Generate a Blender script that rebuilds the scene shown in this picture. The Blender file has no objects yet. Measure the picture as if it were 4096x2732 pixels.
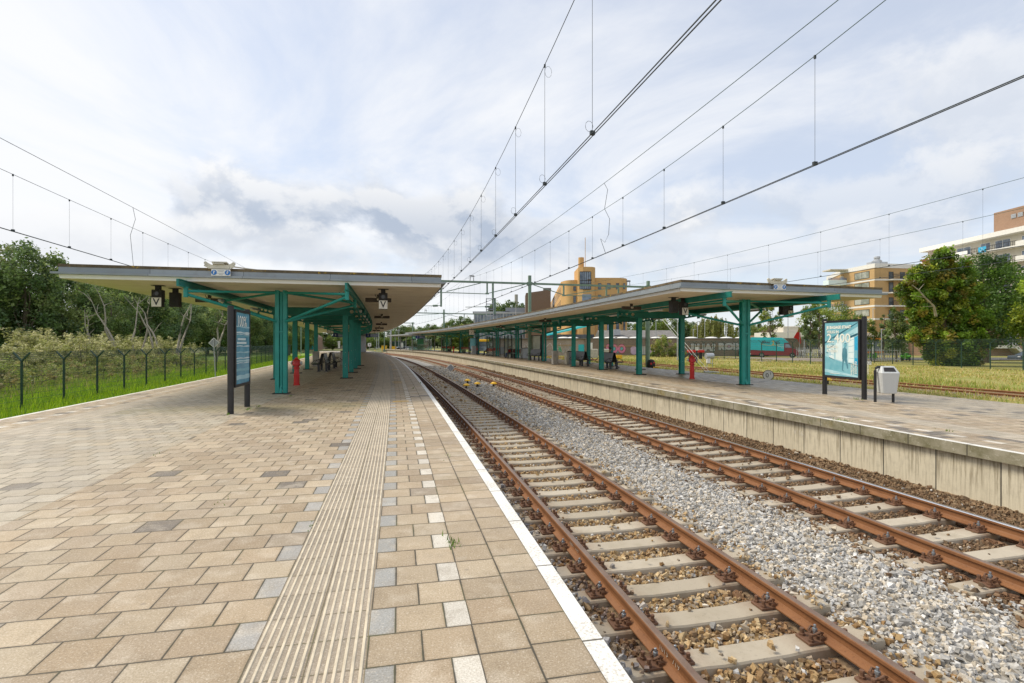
import bpy, bmesh, math, random
import numpy as np
from mathutils import Vector, Matrix
random.seed(7); np.random.seed(7)
S = bpy.context.scene
COL = S.collection
PI = math.pi
# ------------------------------------------------------------------ camera
FP, VH, EYE = 2100.0, 1370.0, 1.655      # focal length (px of a 4096 wide frame), horizon row, eye height above the platform
cam_d = bpy.data.cameras.new('camera'); cam = bpy.data.objects.new('camera', cam_d); COL.objects.link(cam)
cam.location = (0, 0, EYE); cam.rotation_euler = (PI/2, 0, 0)
cam_d.sensor_width = 36; cam_d.lens = FP/4096*36; cam_d.shift_y = 4/4096
cam_d.clip_start = .05; cam_d.clip_end = 3000
S.camera = cam
def at(u, v, z=0.0):
    "ground point under a measured sight line"
    Y = FP*(EYE-z)/(v-VH); return Vector(((u-2048)*Y/FP, Y, z))
def atY(u, v, Y): return Vector(((u-2048)*Y/FP, Y, EYE+(VH-v)*Y/FP))
# ------------------------------------------------------------------ track alignment: platform edge is d = 0, s runs along it, d to the right
_ds = .25
_s = np.arange(-12, 175, _ds); _q = np.clip(_s, 0, 112)
_a, _b, _c = .99761e-3, -6.66872e-6, 13.18192e-8
_th = .20865 + _a*_q + _b*_q**2 + _c*_q**3 + (_a+2*_b*112+3*_c*112**2)*(np.maximum(_s, 112)-112)*.9
_i0 = int(12/_ds)
_x = np.cumsum(-np.sin(_th)*_ds); _y = np.cumsum(np.cos(_th)*_ds)
_x = _x-_x[_i0]+1.13446; _y = _y-_y[_i0]
def head(s): return float(np.interp(s, _s, _th))
def P(s, d, z=0.0):
    t = head(s)
    return Vector((float(np.interp(s, _s, _x))+d*math.cos(t), float(np.interp(s, _s, _y))+d*math.sin(t), z))
def SD(p):
    t = np.abs((p[0]-_x)*-np.sin(_th)+(p[1]-_y)*np.cos(_th)); i = int(t.argmin())
    return float(_s[i]), float((p[0]-_x[i])*np.cos(_th[i])+(p[1]-_y[i])*np.sin(_th[i]))
# ------------------------------------------------------------------ materials
def nn(nt, typ, **kw):
    n = nt.nodes.new(typ)
    for k, v in kw.items():
        if k.startswith('i_'):
            key = k[2:]; key = int(key) if key.isdigit() else key
            n.inputs[key].default_value = v
        else: setattr(n, k, v)
    return n
class NB:
    "small node builder"
    def __init__(s, name):
        s.m = bpy.data.materials.new(name); s.m.use_nodes = True; s.nt = s.m.node_tree; s.nt.nodes.clear()
        s.out = s.nt.nodes.new('ShaderNodeOutputMaterial'); s.bs = s.nt.nodes.new('ShaderNodeBsdfPrincipled')
        s.nt.links.new(s.bs.outputs[0], s.out.inputs[0])
    def L(s, a, b): s.nt.links.new(a, b)
    def val(s, sock, v):
        if hasattr(v, 'is_output') or hasattr(v, 'links'): s.nt.links.new(v, sock)
        elif isinstance(v, (tuple, list)): sock.default_value = (tuple(v)+(1,))[:4] if sock.type == 'RGBA' else tuple(v)
        else: sock.default_value = v
    def math(s, op, a, b=0.0, c=None, clamp=False):
        n = nn(s.nt, 'ShaderNodeMath', operation=op, use_clamp=clamp)
        s.val(n.inputs[0], a); s.val(n.inputs[1], b)
        if c is not None: s.val(n.inputs[2], c)
        return n.outputs[0]
    def mix(s, f, a, b, blend='MIX'):
        n = nn(s.nt, 'ShaderNodeMix', data_type='RGBA', blend_type=blend)
        s.val(n.inputs[0], f); s.val(n.inputs[6], a); s.val(n.inputs[7], b); return n.outputs[2]
    def noise(s, scale, detail=4, vec=None, rough=.55, dim='3D', out=0):
        n = nn(s.nt, 'ShaderNodeTexNoise', noise_dimensions=dim); n.inputs['Scale'].default_value = scale
        n.inputs['Detail'].default_value = detail; n.inputs['Roughness'].default_value = rough
        if vec is not None: s.L(vec, n.inputs['Vector'])
        return n.outputs[out]
    def ramp(s, f, lo, hi, a=0.0, b=1.0):
        n = nn(s.nt, 'ShaderNodeMapRange', clamp=True); s.val(n.inputs[0], f)
        n.inputs[1].default_value = lo; n.inputs[2].default_value = hi; n.inputs[3].default_value = a; n.inputs[4].default_value = b
        return n.outputs[0]
    def obj(s): return nn(s.nt, 'ShaderNodeTexCoord').outputs['Object']
    def geo(s, o='Position'): return nn(s.nt, 'ShaderNodeNewGeometry').outputs[o]
    def uv(s):
        u = nn(s.nt, 'ShaderNodeTexCoord').outputs['UV']; x = nn(s.nt, 'ShaderNodeSeparateXYZ'); s.L(u, x.inputs[0])
        return u, x.outputs[0], x.outputs[1]
    def attr(s, name):
        n = nn(s.nt, 'ShaderNodeAttribute', attribute_name=name); return n.outputs['Color']
    def bump(s, h, strength=.4, dist=.02):
        n = nn(s.nt, 'ShaderNodeBump'); n.inputs['Strength'].default_value = strength; n.inputs['Distance'].default_value = dist
        s.val(n.inputs['Height'], h); s.L(n.outputs[0], s.bs.inputs['Normal'])
    def set(s, col=None, rough=None, metal=None, spec=None):
        if col is not None: s.val(s.bs.inputs['Base Color'], col)
        if rough is not None: s.val(s.bs.inputs['Roughness'], rough)
        if metal is not None: s.val(s.bs.inputs['Metallic'], metal)
        if spec is not None: s.val(s.bs.inputs['Specular IOR Level'], spec)
        return s.m
def plain(name, col, rough=.55, metal=0.0, var=.12, scale=6.0, bump=0.0, spec=.5):
    b = NB(name); v = b.geo()
    n = b.noise(scale, 5, v); f = b.ramp(n, .3, .7)
    c1 = tuple(max(0, x*(1-var)) for x in col); c2 = tuple(min(1, x*(1+var)) for x in col)
    b.set(b.mix(f, c1, c2), rough, metal, spec)
    if bump: b.bump(b.noise(scale*12, 3, v), bump, .01)
    return b.m
def tilemat(name, w, h, cols, joint=(.07, .06, .04), jw=.007, off=.5, stain=.5, even=None, shift=0.0, moss=.5, dark=.96, wet=.6, ribs=False, drip=False):
    """stone tiles on (d,s) metres: running bond, per-tile colour, joints, stains, grain; `even`: [(u0,u1,colour)] colours of half tiles in every other row"""
    b = NB(name); uv, u, v = b.uv()
    row = b.math('FLOOR', b.math('DIVIDE', v, h))
    par = b.math('SUBTRACT', b.math('MULTIPLY', row, .5), b.math('FLOOR', b.math('MULTIPLY', row, .5)))   # 0 or .5
    tx = b.math('DIVIDE', b.math('ADD', b.math('ADD', u, 50*w+shift), b.math('MULTIPLY', par, 2*off*w)), w)
    colu = b.math('FLOOR', tx); fx = b.math('FRACT', tx); fy = b.math('FRACT', b.math('DIVIDE', v, h))
    ex = b.math('MULTIPLY', b.math('MINIMUM', fx, b.math('SUBTRACT', 1.0, fx)), w)
    ey = b.math('MULTIPLY', b.math('MINIMUM', fy, b.math('SUBTRACT', 1.0, fy)), h)
    wob = b.math('MULTIPLY', b.math('SUBTRACT', b.noise(9, 3, uv), .5), .007)
    e = b.math('ADD', b.math('MINIMUM', ex, ey), wob)
    jm = b.ramp(e, jw*.35, jw, 1.0, 0.0)
    cx = nn(b.nt, 'ShaderNodeCombineXYZ'); b.L(colu, cx.inputs[0]); b.L(row, cx.inputs[1])
    wn = nn(b.nt, 'ShaderNodeTexWhiteNoise', noise_dimensions='2D'); b.L(cx.outputs[0], wn.inputs['Vector'])
    rnd = wn.outputs['Value']
    cr = nn(b.nt, 'ShaderNodeValToRGB'); b.L(rnd, cr.inputs[0]); el = cr.color_ramp.elements
    cr.color_ramp.interpolation = 'LINEAR'
    for i, c in enumerate(cols):
        x = i/(len(cols)-1)*dark
        if i < 2: q = el[i]; q.position = x
        else: q = el.new(x)
        q.color = (*c, 1)
    q = el.new(min(.999, dark+.01)); q.color = (.19, .165, .14, 1)
    col = cr.outputs[0]
    if even:
        for (u0, u1, cc) in even:
            m = b.math('MULTIPLY', b.math('MULTIPLY', b.math('GREATER_THAN', u, u0), b.math('LESS_THAN', u, u1)), b.math('GREATER_THAN', par, .25))
            col = b.mix(m, col, cc)
    # pale scuffs, darker dirt, grain
    n3 = nn(b.nt, 'ShaderNodeTexNoise', noise_dimensions='4D'); b.L(uv, n3.inputs['Vector']); b.L(b.math('MULTIPLY', rnd, 40.0), n3.inputs['W']); n3.inputs['Scale'].default_value = 4.5; n3.inputs['Detail'].default_value = 5
    col = b.mix(b.ramp(n3.outputs[0], .52, .66, 0, .75*stain), col, (.72, .64, .52)); n4 = nn(b.nt, 'ShaderNodeTexNoise', noise_dimensions='4D'); b.L(uv, n4.inputs['Vector']); b.L(b.math('MULTIPLY', rnd, 90.0), n4.inputs['W']); n4.inputs['Scale'].default_value = 7.0; n4.inputs['Detail'].default_value = 6; n4.inputs['Roughness'].default_value = .65; col = b.mix(b.ramp(n4.outputs[0], .50, .70, 0, .45), col, (.30, .235, .155))
    sc = b.ramp(b.noise(1.3, 6, uv, .62), .52, .72, 0, .5*stain); col = b.mix(sc, col, (.62, .53, .40))
    wn2 = nn(b.nt, 'ShaderNodeTexWhiteNoise', noise_dimensions='3D'); cx2 = nn(b.nt, 'ShaderNodeCombineXYZ'); b.L(colu, cx2.inputs[0]); b.L(row, cx2.inputs[1]); cx2.inputs[2].default_value = 7.3; b.L(cx2.outputs[0], wn2.inputs['Vector'])
    hv = b.math('MULTIPLY_ADD', wn2.outputs['Value'], .22, .90); hc = nn(b.nt, 'ShaderNodeCombineXYZ'); [b.L(hv, hc.inputs[i]) for i in range(3)]; col = b.mix(1.0, col, hc.outputs[0], 'MULTIPLY')
    di = b.ramp(b.noise(.45, 5, uv, .6), .5, .72, 0, .35*stain); col = b.mix(di, col, (.25, .19, .125))
    g = b.noise(95, 3, uv, .8); col = b.mix(b.ramp(g, .38, .62, 0, .75), col, b.mix(1.0, col, (.56, .52, .46), 'MULTIPLY'))
    g2 = b.noise(70, 2, uv, .7); col = b.mix(b.ramp(g2, .58, .68, 0, .45), col, (.75, .68, .56))
    if drip: bd = b.math('ADD', v, b.math('MULTIPLY', b.math('SUBTRACT', b.noise(1.4, 5, uv, .65), .5), 2.2)); col = b.mix(b.math('MULTIPLY', b.math('MULTIPLY', b.ramp(bd, 13.6, 14.4), b.ramp(bd, 15.6, 15.0)), .42), col, (.17, .155, .06))
    ms = b.mix(b.ramp(b.noise(1.1, 4, uv), .48, .62, 0, moss), joint, (.11, .12, .03))
    vo = nn(b.nt, 'ShaderNodeTexVoronoi'); vo.inputs['Scale'].default_value = 3.1; b.L(uv, vo.inputs['Vector']); col = b.mix(b.ramp(vo.outputs['Distance'], .035, .07, .5, 0), col, (.22, .18, .14))
    edge = b.ramp(e, jw, jw*3.2, .3, 0.0); col = b.mix(edge, col, b.mix(1.0, col, (.5, .46, .38), 'MULTIPLY'))
    col = b.mix(jm, col, ms)
    rg = b.ramp(b.noise(3, 4, uv), .35, .65, wet-.12, wet+.12)
    b.set(col, rg, 0, .4)
    b.bump(b.math('ADD', b.math('ADD', b.math('MULTIPLY', jm, -1.0), b.math('MULTIPLY', g, .2)), b.math('MULTIPLY', wn2.outputs['Value'], .5)), .6, .006)
    return b.m
BEIGE = [(.455, .355, .24), (.50, .40, .275), (.535, .445, .32), (.405, .31, .205), (.48, .39, .285)]
GREYB = [(.47, .41, .315), (.52, .455, .355), (.53, .48, .385), (.50, .42, .30), (.45, .40, .32)]
M = {}
M['pave_main'] = tilemat('paving beige', .30, .30, BEIGE, even=[(-1.88-.15, -1.88, (.42, .41, .39))], shift=1.88, drip=True)
M['pave_left'] = tilemat('paving grey', .30, .30, GREYB, drip=True, shift=4.62, stain=.35, dark=.985, wet=.5)
M['pave_guide'] = tilemat('paving with white dashes', .29, .30, BEIGE, even=[(-1.29, -1.135, (.39, .39, .375)), (-.845, -.69, (.74, .70, .62))], shift=1.28, dark=.985)
M['pave_edge_a'] = tilemat('edge paving', .29, .30, BEIGE, off=0, shift=.70, dark=.975)
M['pave_edge_b'] = tilemat('edge paving outer', .29, .303, BEIGE, off=0, shift=.41, dark=.975)
M['pave_leftdash'] = tilemat('left paving with dashes', .29, .30, BEIGE, even=[(-8.80, -8.62, (.74, .70, .62))], shift=8.30)
M['pave_right_edge'] = tilemat('right platform edge paving', .29, .30, BEIGE, even=[(8.50, 8.66, (.80, .75, .66))], shift=-7.92, dark=.86)
M['pave_right'] = tilemat('right platform paving', .30, .30, BEIGE, shift=.1, dark=.93, stain=.6)
M['pave_right_grey'] = tilemat('right platform grey paving', .30, .30, [(.43, .37, .285), (.48, .42, .32), (.44, .375, .28), (.50, .42, .30)], shift=.2, dark=.9, wet=.42)
M['ribtile'] = tilemat('ribbed guide tile', .30, .30, [(.37, .315, .245), (.41, .35, .275), (.35, .295, .23)], off=0, shift=1.88, dark=.999, jw=.005, joint=(.2, .16, .11), stain=.3)
M['ribtile2'] = tilemat('ribbed guide tile right', .30, .30, [(.50, .44, .34), (.54, .475, .38), (.47, .41, .32)], off=0, shift=.0, dark=.999, jw=.005, joint=(.2, .16, .11), stain=.5)
M['rib'] = plain('worn pale rib', (.60, .52, .39), .7, 0, .18, 9)
def kerbmat(name, moss):
    b = NB(name); uv, u, v = b.uv()
    fy = b.math('FRACT', v); e = b.math('MINIMUM', fy, b.math('SUBTRACT', 1.0, fy))
    jm = b.ramp(e, .004, .010, 1.0, 0.0)
    g = b.noise(48, 5, uv, .75); w = b.ramp(b.math('ADD', g, b.math('MULTIPLY', b.math('SUBTRACT', b.noise(2.5, 4, uv), .5), .35)), .48, .66, 0, .85)
    col = b.mix(w, (.80, .79, .75), (.42, .37, .29))
    if moss: col = b.mix(b.ramp(b.noise(2.2, 5, uv, .65), .5, .7, 0, .5), col, (.38, .34, .22))
    col = b.mix(jm, col, (.10, .085, .06))
    b.set(col, .7); b.bump(b.math('SUBTRACT', b.math('MULTIPLY', g, .3), jm), .4, .005)
    return b.m
M['kerb_white'] = kerbmat('white painted kerb', False)
M['kerb_white2'] = kerbmat('white painted kerb far', True)
def kerbface():
    b = NB('mossy kerb face'); uv, u, v = b.uv(); p = b.geo()
    fy = b.math('FRACT', v); e = b.math('MINIMUM', fy, b.math('SUBTRACT', 1.0, fy))
    jm = b.ramp(e, .004, .011, 1.0, 0.0)
    col = b.mix(b.ramp(b.noise(3.0, 6, p, .65), .35, .65), (.34, .31, .23), (.17, .155, .085))
    col = b.mix(b.ramp(b.noise(1.1, 5, p, .6), .56, .68, 0, .7), col, (.30, .22, .05))
    col = b.mix(b.ramp(b.noise(14, 5, p, .7), .58, .7, 0, .7), col, (.55, .52, .43))
    col = b.mix(jm, col, (.03, .026, .02)); b.set(col, .85)
    b.bump(b.noise(30, 4, p), .4, .01); return b.m
M['kerb_face'] = kerbface()
def wallmat():
    b = NB('streaked concrete wall'); uv, u, v = b.uv(); p = b.geo()
    fy = b.math('FRACT', b.math('ADD', v, .42)); e = b.math('MINIMUM', fy, b.math('SUBTRACT', 1.0, fy))
    jm = b.ramp(e, .006, .014, 1.0, 0.0)
    cx = nn(b.nt, 'ShaderNodeCombineXYZ'); b.L(b.math('MULTIPLY', v, 22.0), cx.inputs[0]); b.L(b.math('MULTIPLY', u, 1.3), cx.inputs[1])
    st = b.noise(1.0, 5, cx.outputs[0], .65)
    fl = b.math('FLOOR', b.math('ADD', v, .42)); wn = nn(b.nt, 'ShaderNodeTexWhiteNoise', noise_dimensions='1D'); b.L(fl, wn.inputs['W'])
    col = b.mix(wn.outputs['Value'], (.58, .52, .385), (.66, .60, .46))
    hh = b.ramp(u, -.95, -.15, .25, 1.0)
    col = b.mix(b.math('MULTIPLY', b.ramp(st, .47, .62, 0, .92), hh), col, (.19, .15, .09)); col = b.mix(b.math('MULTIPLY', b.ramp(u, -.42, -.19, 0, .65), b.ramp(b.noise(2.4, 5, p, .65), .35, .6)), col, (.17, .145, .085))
    col = b.mix(b.ramp(b.noise(7, 6, p, .65), .5, .75, 0, .4), col, (.36, .32, .24))
    col = b.mix(jm, col, (.05, .045, .035)); b.set(col, .85); b.bump(b.noise(45, 4, p), .25, .008); return b.m
M['wall'] = wallmat()
M['concrete'] = plain('pale concrete', (.46, .43, .37), .85, 0, .15, 4, .3)
M['concrete_grey'] = plain('grey concrete', (.36, .345, .31), .85, 0, .2, 5, .3)
def sleepermat():
    b = NB('weathered concrete sleeper'); p = b.geo(); o = b.obj(); x = nn(b.nt, 'ShaderNodeSeparateXYZ'); b.L(o, x.inputs[0])
    ri = nn(b.nt, 'ShaderNodeObjectInfo').outputs['Random']
    col = b.mix(ri, (.40, .345, .26), (.50, .44, .345))
    ax = b.math('ABSOLUTE', x.outputs[0])
    rust = b.math('MULTIPLY', b.ramp(b.math('ABSOLUTE', b.math('SUBTRACT', ax, .753)), .12, .42, 1, 0), b.ramp(b.noise(5, 5, p), .3, .65, .1, .75))
    col = b.mix(rust, col, (.23, .13, .07))
    col = b.mix(b.ramp(b.noise(3, 6, p, .65), .5, .7, 0, .4), col, (.27, .22, .14))
    col = b.mix(b.ramp(b.noise(40, 3, p, .7), .62, .7, 0, .5), col, (.2, .17, .13))
    b.set(col, .85); b.bump(b.noise(60, 3, p), .25, .006); return b.m
M['sleeper'] = sleepermat()
def rustmat(name, c1, c2, c3, rough=.7, metal=.0):
    b = NB(name); p = b.geo()
    f = b.ramp(b.noise(4, 7, p, .65), .35, .65); col = b.mix(f, c1, c2)
    col = b.mix(b.ramp(b.noise(38, 5, p, .7), .55, .72, 0, .7), col, c3)
    b.set(col, rough, metal); b.bump(b.noise(80, 4, p), .25, .004); return b.m
M['rust'] = rustmat('rusty rail side', (.215, .09, .034), (.275, .122, .048), (.125, .052, .023))
M['rust_dark'] = rustmat('dark rusty fastening', (.13, .065, .036), (.18, .09, .05), (.075, .04, .025))
M['rail_top_a'] = rustmat('worn rail head', (.20, .125, .085), (.25, .175, .13), (.34, .18, .07), .42, .35)
M['rail_top_b'] = rustmat('polished rail head', (.62, .63, .66), (.72, .72, .74), (.5, .45, .4), .2, .95)
M['bolt'] = plain('steel bolt', (.33, .36, .39), .45, .6, .1)
def stonemat():
    b = NB('ballast stone'); c = b.attr('col'); p = b.geo()
    f = b.ramp(b.noise(35, 4, p, .7), .3, .7, .7, 1.3)
    n = nn(b.nt, 'ShaderNodeMix', data_type='RGBA', blend_type='MULTIPLY'); n.inputs[0].default_value = 1
    b.L(c, n.inputs[6]); b.L(f, n.inputs[7]); b.set(n.outputs[2], .85, 0, .25); b.bump(b.noise(120, 3, p), .3, .004); return b.m
M['stone'] = stonemat()
def ballastbase():
    b = NB('ballast bed'); uv, u, v = b.uv(); p = b.geo()
    vo = nn(b.nt, 'ShaderNodeTexVoronoi'); vo.inputs['Scale'].default_value = 19; b.L(p, vo.inputs['Vector'])
    r = nn(b.nt, 'ShaderNodeSeparateColor'); b.L(vo.outputs['Color'], r.inputs[0])
    grey = b.mix(r.outputs[0], (.30, .28, .25), (.52, .50, .46)); brown = b.mix(r.outputs[1], (.16, .10, .06), (.34, .24, .14))
    m = b.math('MULTIPLY', b.ramp(b.math('ADD', u, b.math('MULTIPLY', b.noise(.8, 3, uv), .6)), 3.1, 3.5), b.ramp(u, 4.7, 4.3))
    col = b.mix(m, brown, grey)
    col = b.mix(b.ramp(vo.outputs['Distance'], .0, .03), (.06, .045, .03), col) if False else col
    b.set(col, .9); b.bump(vo.outputs['Distance'], .9, .03); return b.m
M['ballast'] = ballastbase()
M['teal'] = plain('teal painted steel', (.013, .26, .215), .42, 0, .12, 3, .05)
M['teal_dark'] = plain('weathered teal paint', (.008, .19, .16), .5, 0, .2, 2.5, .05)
M['black'] = plain('black painted metal', (.018, .018, .02), .4, 0, .2, 6)
M['blackmatt'] = plain('matt black', (.022, .02, .02), .7, 0, .3, 6)
M['white'] = plain('white paint', (.78, .77, .73), .5, 0, .06, 3)
M['offwhite'] = plain('off white board', (.76, .73, .66), .55, 0, .1, 3)
M['cream'] = plain('cream metal', (.62, .58, .47), .5, 0, .1, 4)
M['red'] = plain('red paint', (.58, .016, .012), .38, 0, .15, 5)
M['blue'] = plain('blue enamel', (.02, .17, .50), .4, 0, .1, 4)
M['darkblue'] = plain('dark blue panel', (.012, .025, .16), .4, 0, .1, 4)
M['yellow'] = plain('yellow plastic', (.80, .46, .015), .45, 0, .1, 4)
M['grey'] = plain('grey steel', (.30, .31, .32), .45, .2, .12, 4)
M['galv'] = plain('galvanised steel', (.45, .47, .49), .45, .4, .15, 6)
M['mast'] = plain('sage green steel', (.17, .245, .175), .6, 0, .18, 3)
M['fence'] = plain('dark green fence steel', (.016, .055, .035), .45, 0, .2, 4)
M['fencewire'] = plain('green wire', (.04, .075, .06), .5, .1, .2, 4)
M['wire'] = plain('dark overhead wire', (.03, .04, .045), .6, .1, .2, 4)
M['wiregreen'] = plain('verdigris wire', (.045, .10, .085), .6, .1, .2, 4)
M['brownboard'] = plain('dark brown casing', (.055, .04, .03), .6, 0, .2, 6)
M['binwhite'] = plain('pale speckled plastic', (.55, .57, .57), .5, 0, .05, 60)
M['tyre'] = plain('tyre rubber', (.02, .02, .02), .8)
M['skin'] = plain('skin', (.42, .24, .17), .6, 0, .05)
def soffitmat():
    b = NB('beige slatted soffit'); uv, u, v = b.uv()
    t = b.math('DIVIDE', v, .26); fy = b.math('FRACT', t); e = b.math('MINIMUM', fy, b.math('SUBTRACT', 1.0, fy))
    j = b.ramp(e, .05, .12, 1.0, 0.0)
    wn = nn(b.nt, 'ShaderNodeTexWhiteNoise', noise_dimensions='1D'); b.L(b.math('FLOOR', t), wn.inputs['W'])
    col = b.mix(wn.outputs['Value'], (.84, .72, .54), (.89, .78, .60))
    col = b.mix(b.ramp(b.noise(1.2, 5, uv, .6), .5, .75, 0, .35), col, (.42, .32, .21))
    col = b.mix(b.math('MULTIPLY', j, .6), col, (.16, .12, .08)); b.set(col, .6); b.bump(b.math('MULTIPLY', j, -1.0), .5, .02); return b.m
M['soffit'] = soffitmat()
def zincmat():
    b = NB('grey zinc fascia'); uv, u, v = b.uv(); p = b.geo()
    t = b.math('DIVIDE', v, 2.4); wn = nn(b.nt, 'ShaderNodeTexWhiteNoise', noise_dimensions='1D'); b.L(b.math('FLOOR', t), wn.inputs['W'])
    fy = b.math('FRACT', t); e = b.math('MINIMUM', fy, b.math('SUBTRACT', 1.0, fy)); j = b.ramp(e, .001, .004, 1.0, 0.0)
    col = b.mix(wn.outputs['Value'], (.25, .28, .30), (.33, .36, .385))
    col = b.mix(b.ramp(b.noise(2.5, 6, p, .65), .5, .75, 0, .5), col, (.20, .19, .17))
    col = b.mix(j, col, (.08, .085, .09)); b.set(col, .5, .25); return b.m
M['zinc'] = zincmat()
def roofedge():
    b = NB('mossy roof edge'); p = b.geo()
    col = b.mix(b.ramp(b.noise(3, 6, p, .65), .4, .6), (.10, .075, .045), (.17, .13, .075))
    col = b.mix(b.ramp(b.noise(7, 6, p, .7), .58, .66, 0, .9), col, (.45, .28, .03)); b.set(col, .9); b.bump(b.noise(30, 4, p), .5, .02); return b.m
M['roofedge'] = roofedge()
M['roofgrey'] = plain('grey roofing', (.20, .19, .18), .9, 0, .25, 2, .3)
def glassmat(name, tint=(.75, .85, .82), alpha=.22):
    b = NB(name); tr = nn(b.nt, 'ShaderNodeBsdfTransparent'); tr.inputs[0].default_value = (*tint, 1)
    gl = nn(b.nt, 'ShaderNodeBsdfGlossy'); gl.inputs['Roughness'].default_value = .05; gl.inputs[0].default_value = (.8, .85, .85, 1)
    mx = nn(b.nt, 'ShaderNodeMixShader'); mx.inputs[0].default_value = alpha
    b.L(tr.outputs[0], mx.inputs[1]); b.L(gl.outputs[0], mx.inputs[2]); b.L(mx.outputs[0], b.out.inputs[0]); return b.m
M['glass'] = glassmat('shelter glass')
def winmat(name, c1, c2, rough=.12):
    b = NB(name); p = b.geo(); col = b.mix(b.ramp(b.noise(.6, 3, p), .4, .6), c1, c2); b.set(col, rough, 0, .8); return b.m
M['window'] = winmat('window glass', (.03, .045, .06), (.10, .13, .16))
M['window_blue'] = winmat('bluish window glass', (.06, .09, .14), (.22, .27, .34))
M['window_curtain'] = winmat('curtained window', (.20, .22, .17), (.42, .43, .36))
def brickmat(name, c1, c2, mortar, bw=.22, bh=.07, dirt=(.1, .08, .06), da=.4):
    b = NB(name); o = b.geo(); x = nn(b.nt, 'ShaderNodeSeparateXYZ'); b.L(o, x.inputs[0])
    cx = nn(b.nt, 'ShaderNodeCombineXYZ'); b.L(b.math('ADD', x.outputs[0], b.math('MULTIPLY', x.outputs[1], .83)), cx.inputs[0]); b.L(x.outputs[2], cx.inputs[1])
    br = nn(b.nt, 'ShaderNodeTexBrick'); b.L(cx.outputs[0], br.inputs['Vector'])
    br.inputs['Color1'].default_value = (*c1, 1); br.inputs['Color2'].default_value = (*c2, 1); br.inputs['Mortar'].default_value = (*mortar, 1)
    br.inputs['Scale'].default_value = 1; br.inputs['Brick Width'].default_value = bw; br.inputs['Row Height'].default_value = bh; br.inputs['Mortar Size'].default_value = .008
    col = b.mix(b.ramp(b.noise(.35, 6, o, .65), .45, .75, 0, da), br.outputs[0], dirt)
    col = b.mix(b.ramp(b.noise(2.0, 5, o, .65), .5, .75, 0, da*.6), col, mortar)
    b.set(col, .85); return b.m
M['brick_brown'] = brickmat('dark brown brick', (.17, .12, .085), (.25, .18, .125), (.27, .235, .20))
M['brick_dark'] = brickmat('dark brick block', (.135, .085, .058), (.165, .105, .072), (.15, .12, .10))
M['brick_pale'] = brickmat('pale washed brick', (.30, .22, .17), (.44, .36, .29), (.40, .36, .32), da=.5, dirt=(.5, .46, .42))
M['brick_orange'] = brickmat('orange brick', (.59, .34, .12), (.65, .39, .15), (.55, .35, .17), da=.12)
M['brick_yellow'] = brickmat('yellow brick', (.52, .33, .135), (.58, .38, .165), (.48, .34, .19), da=.2)
M['brick_red'] = brickmat('red brown brick', (.31, .18, .11), (.38, .23, .145), (.33, .24, .18), da=.25)
M['stucco'] = plain('cream render', (.62, .58, .49), .8, 0, .06, .4)
M['redpanel'] = plain('red cladding', (.28, .035, .03), .6, 0, .1, 1)
def groundmat(name, c1, c2, c3, sc=1.0):
    b = NB(name); p = b.geo()
    col = b.mix(b.ramp(b.noise(.22*sc, 6, p, .65), .4, .62), c1, c2)
    col = b.mix(b.ramp(b.noise(1.1*sc, 6, p, .65), .5, .68, 0, .8), col, c3)
    col = b.mix(b.ramp(b.noise(9*sc, 4, p, .7), .4, .7, 0, .5), col, tuple(x*.55 for x in c1)); b.set(col, .95); b.bump(b.noise(14, 4, p), .5, .04); return b.m
M['drygrass'] = groundmat('dry grass field', (.36, .31, .085), (.26, .28, .045), (.43, .34, .14))
M['lushgrass'] = groundmat('lush verge grass', (.22, .34, .03), (.15, .25, .03), (.28, .31, .07))
M['farfield'] = groundmat('far field', (.16, .17, .05), (.10, .13, .035), (.27, .22, .09), .2)
M['asphalt'] = groundmat('grey road', (.13, .125, .12), (.16, .155, .15), (.11, .10, .095), .5)
M['paleroad'] = groundmat('pale brick street', (.33, .27, .22), (.38, .32, .27), (.26, .21, .17), .5)
def leafmat(name, hue=(1, 1, 1), trans=.45):
    b = NB(name); c = b.attr('col')
    n = nn(b.nt, 'ShaderNodeMix', data_type='RGBA', blend_type='MULTIPLY'); n.inputs[0].default_value = 1; b.L(c, n.inputs[6]); n.inputs[7].default_value = (*hue, 1)
    df = nn(b.nt, 'ShaderNodeBsdfDiffuse'); tl = nn(b.nt, 'ShaderNodeBsdfTranslucent'); gl = nn(b.nt, 'ShaderNodeBsdfGlossy'); gl.inputs['Roughness'].default_value = .45
    b.L(n.outputs[2], df.inputs[0]); b.L(n.outputs[2], tl.inputs[0]); gl.inputs[0].default_value = (.5, .5, .5, 1)
    m1 = nn(b.nt, 'ShaderNodeMixShader'); m1.inputs[0].default_value = trans; b.L(df.outputs[0], m1.inputs[1]); b.L(tl.outputs[0], m1.inputs[2])
    m2 = nn(b.nt, 'ShaderNodeMixShader'); m2.inputs[0].default_value = .06; b.L(m1.outputs[0], m2.inputs[1]); b.L(gl.outputs[0], m2.inputs[2])
    b.L(m2.outputs[0], b.out.inputs[0]); return b.m
M['leaf'] = leafmat('foliage')
M['bark'] = plain('grey brown bark', (.17, .13, .095), .9, 0, .35, 5, .4)
M['palebark'] = plain('pale bare bark', (.34, .30, .24), .9, 0, .3, 3, .3)
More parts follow.
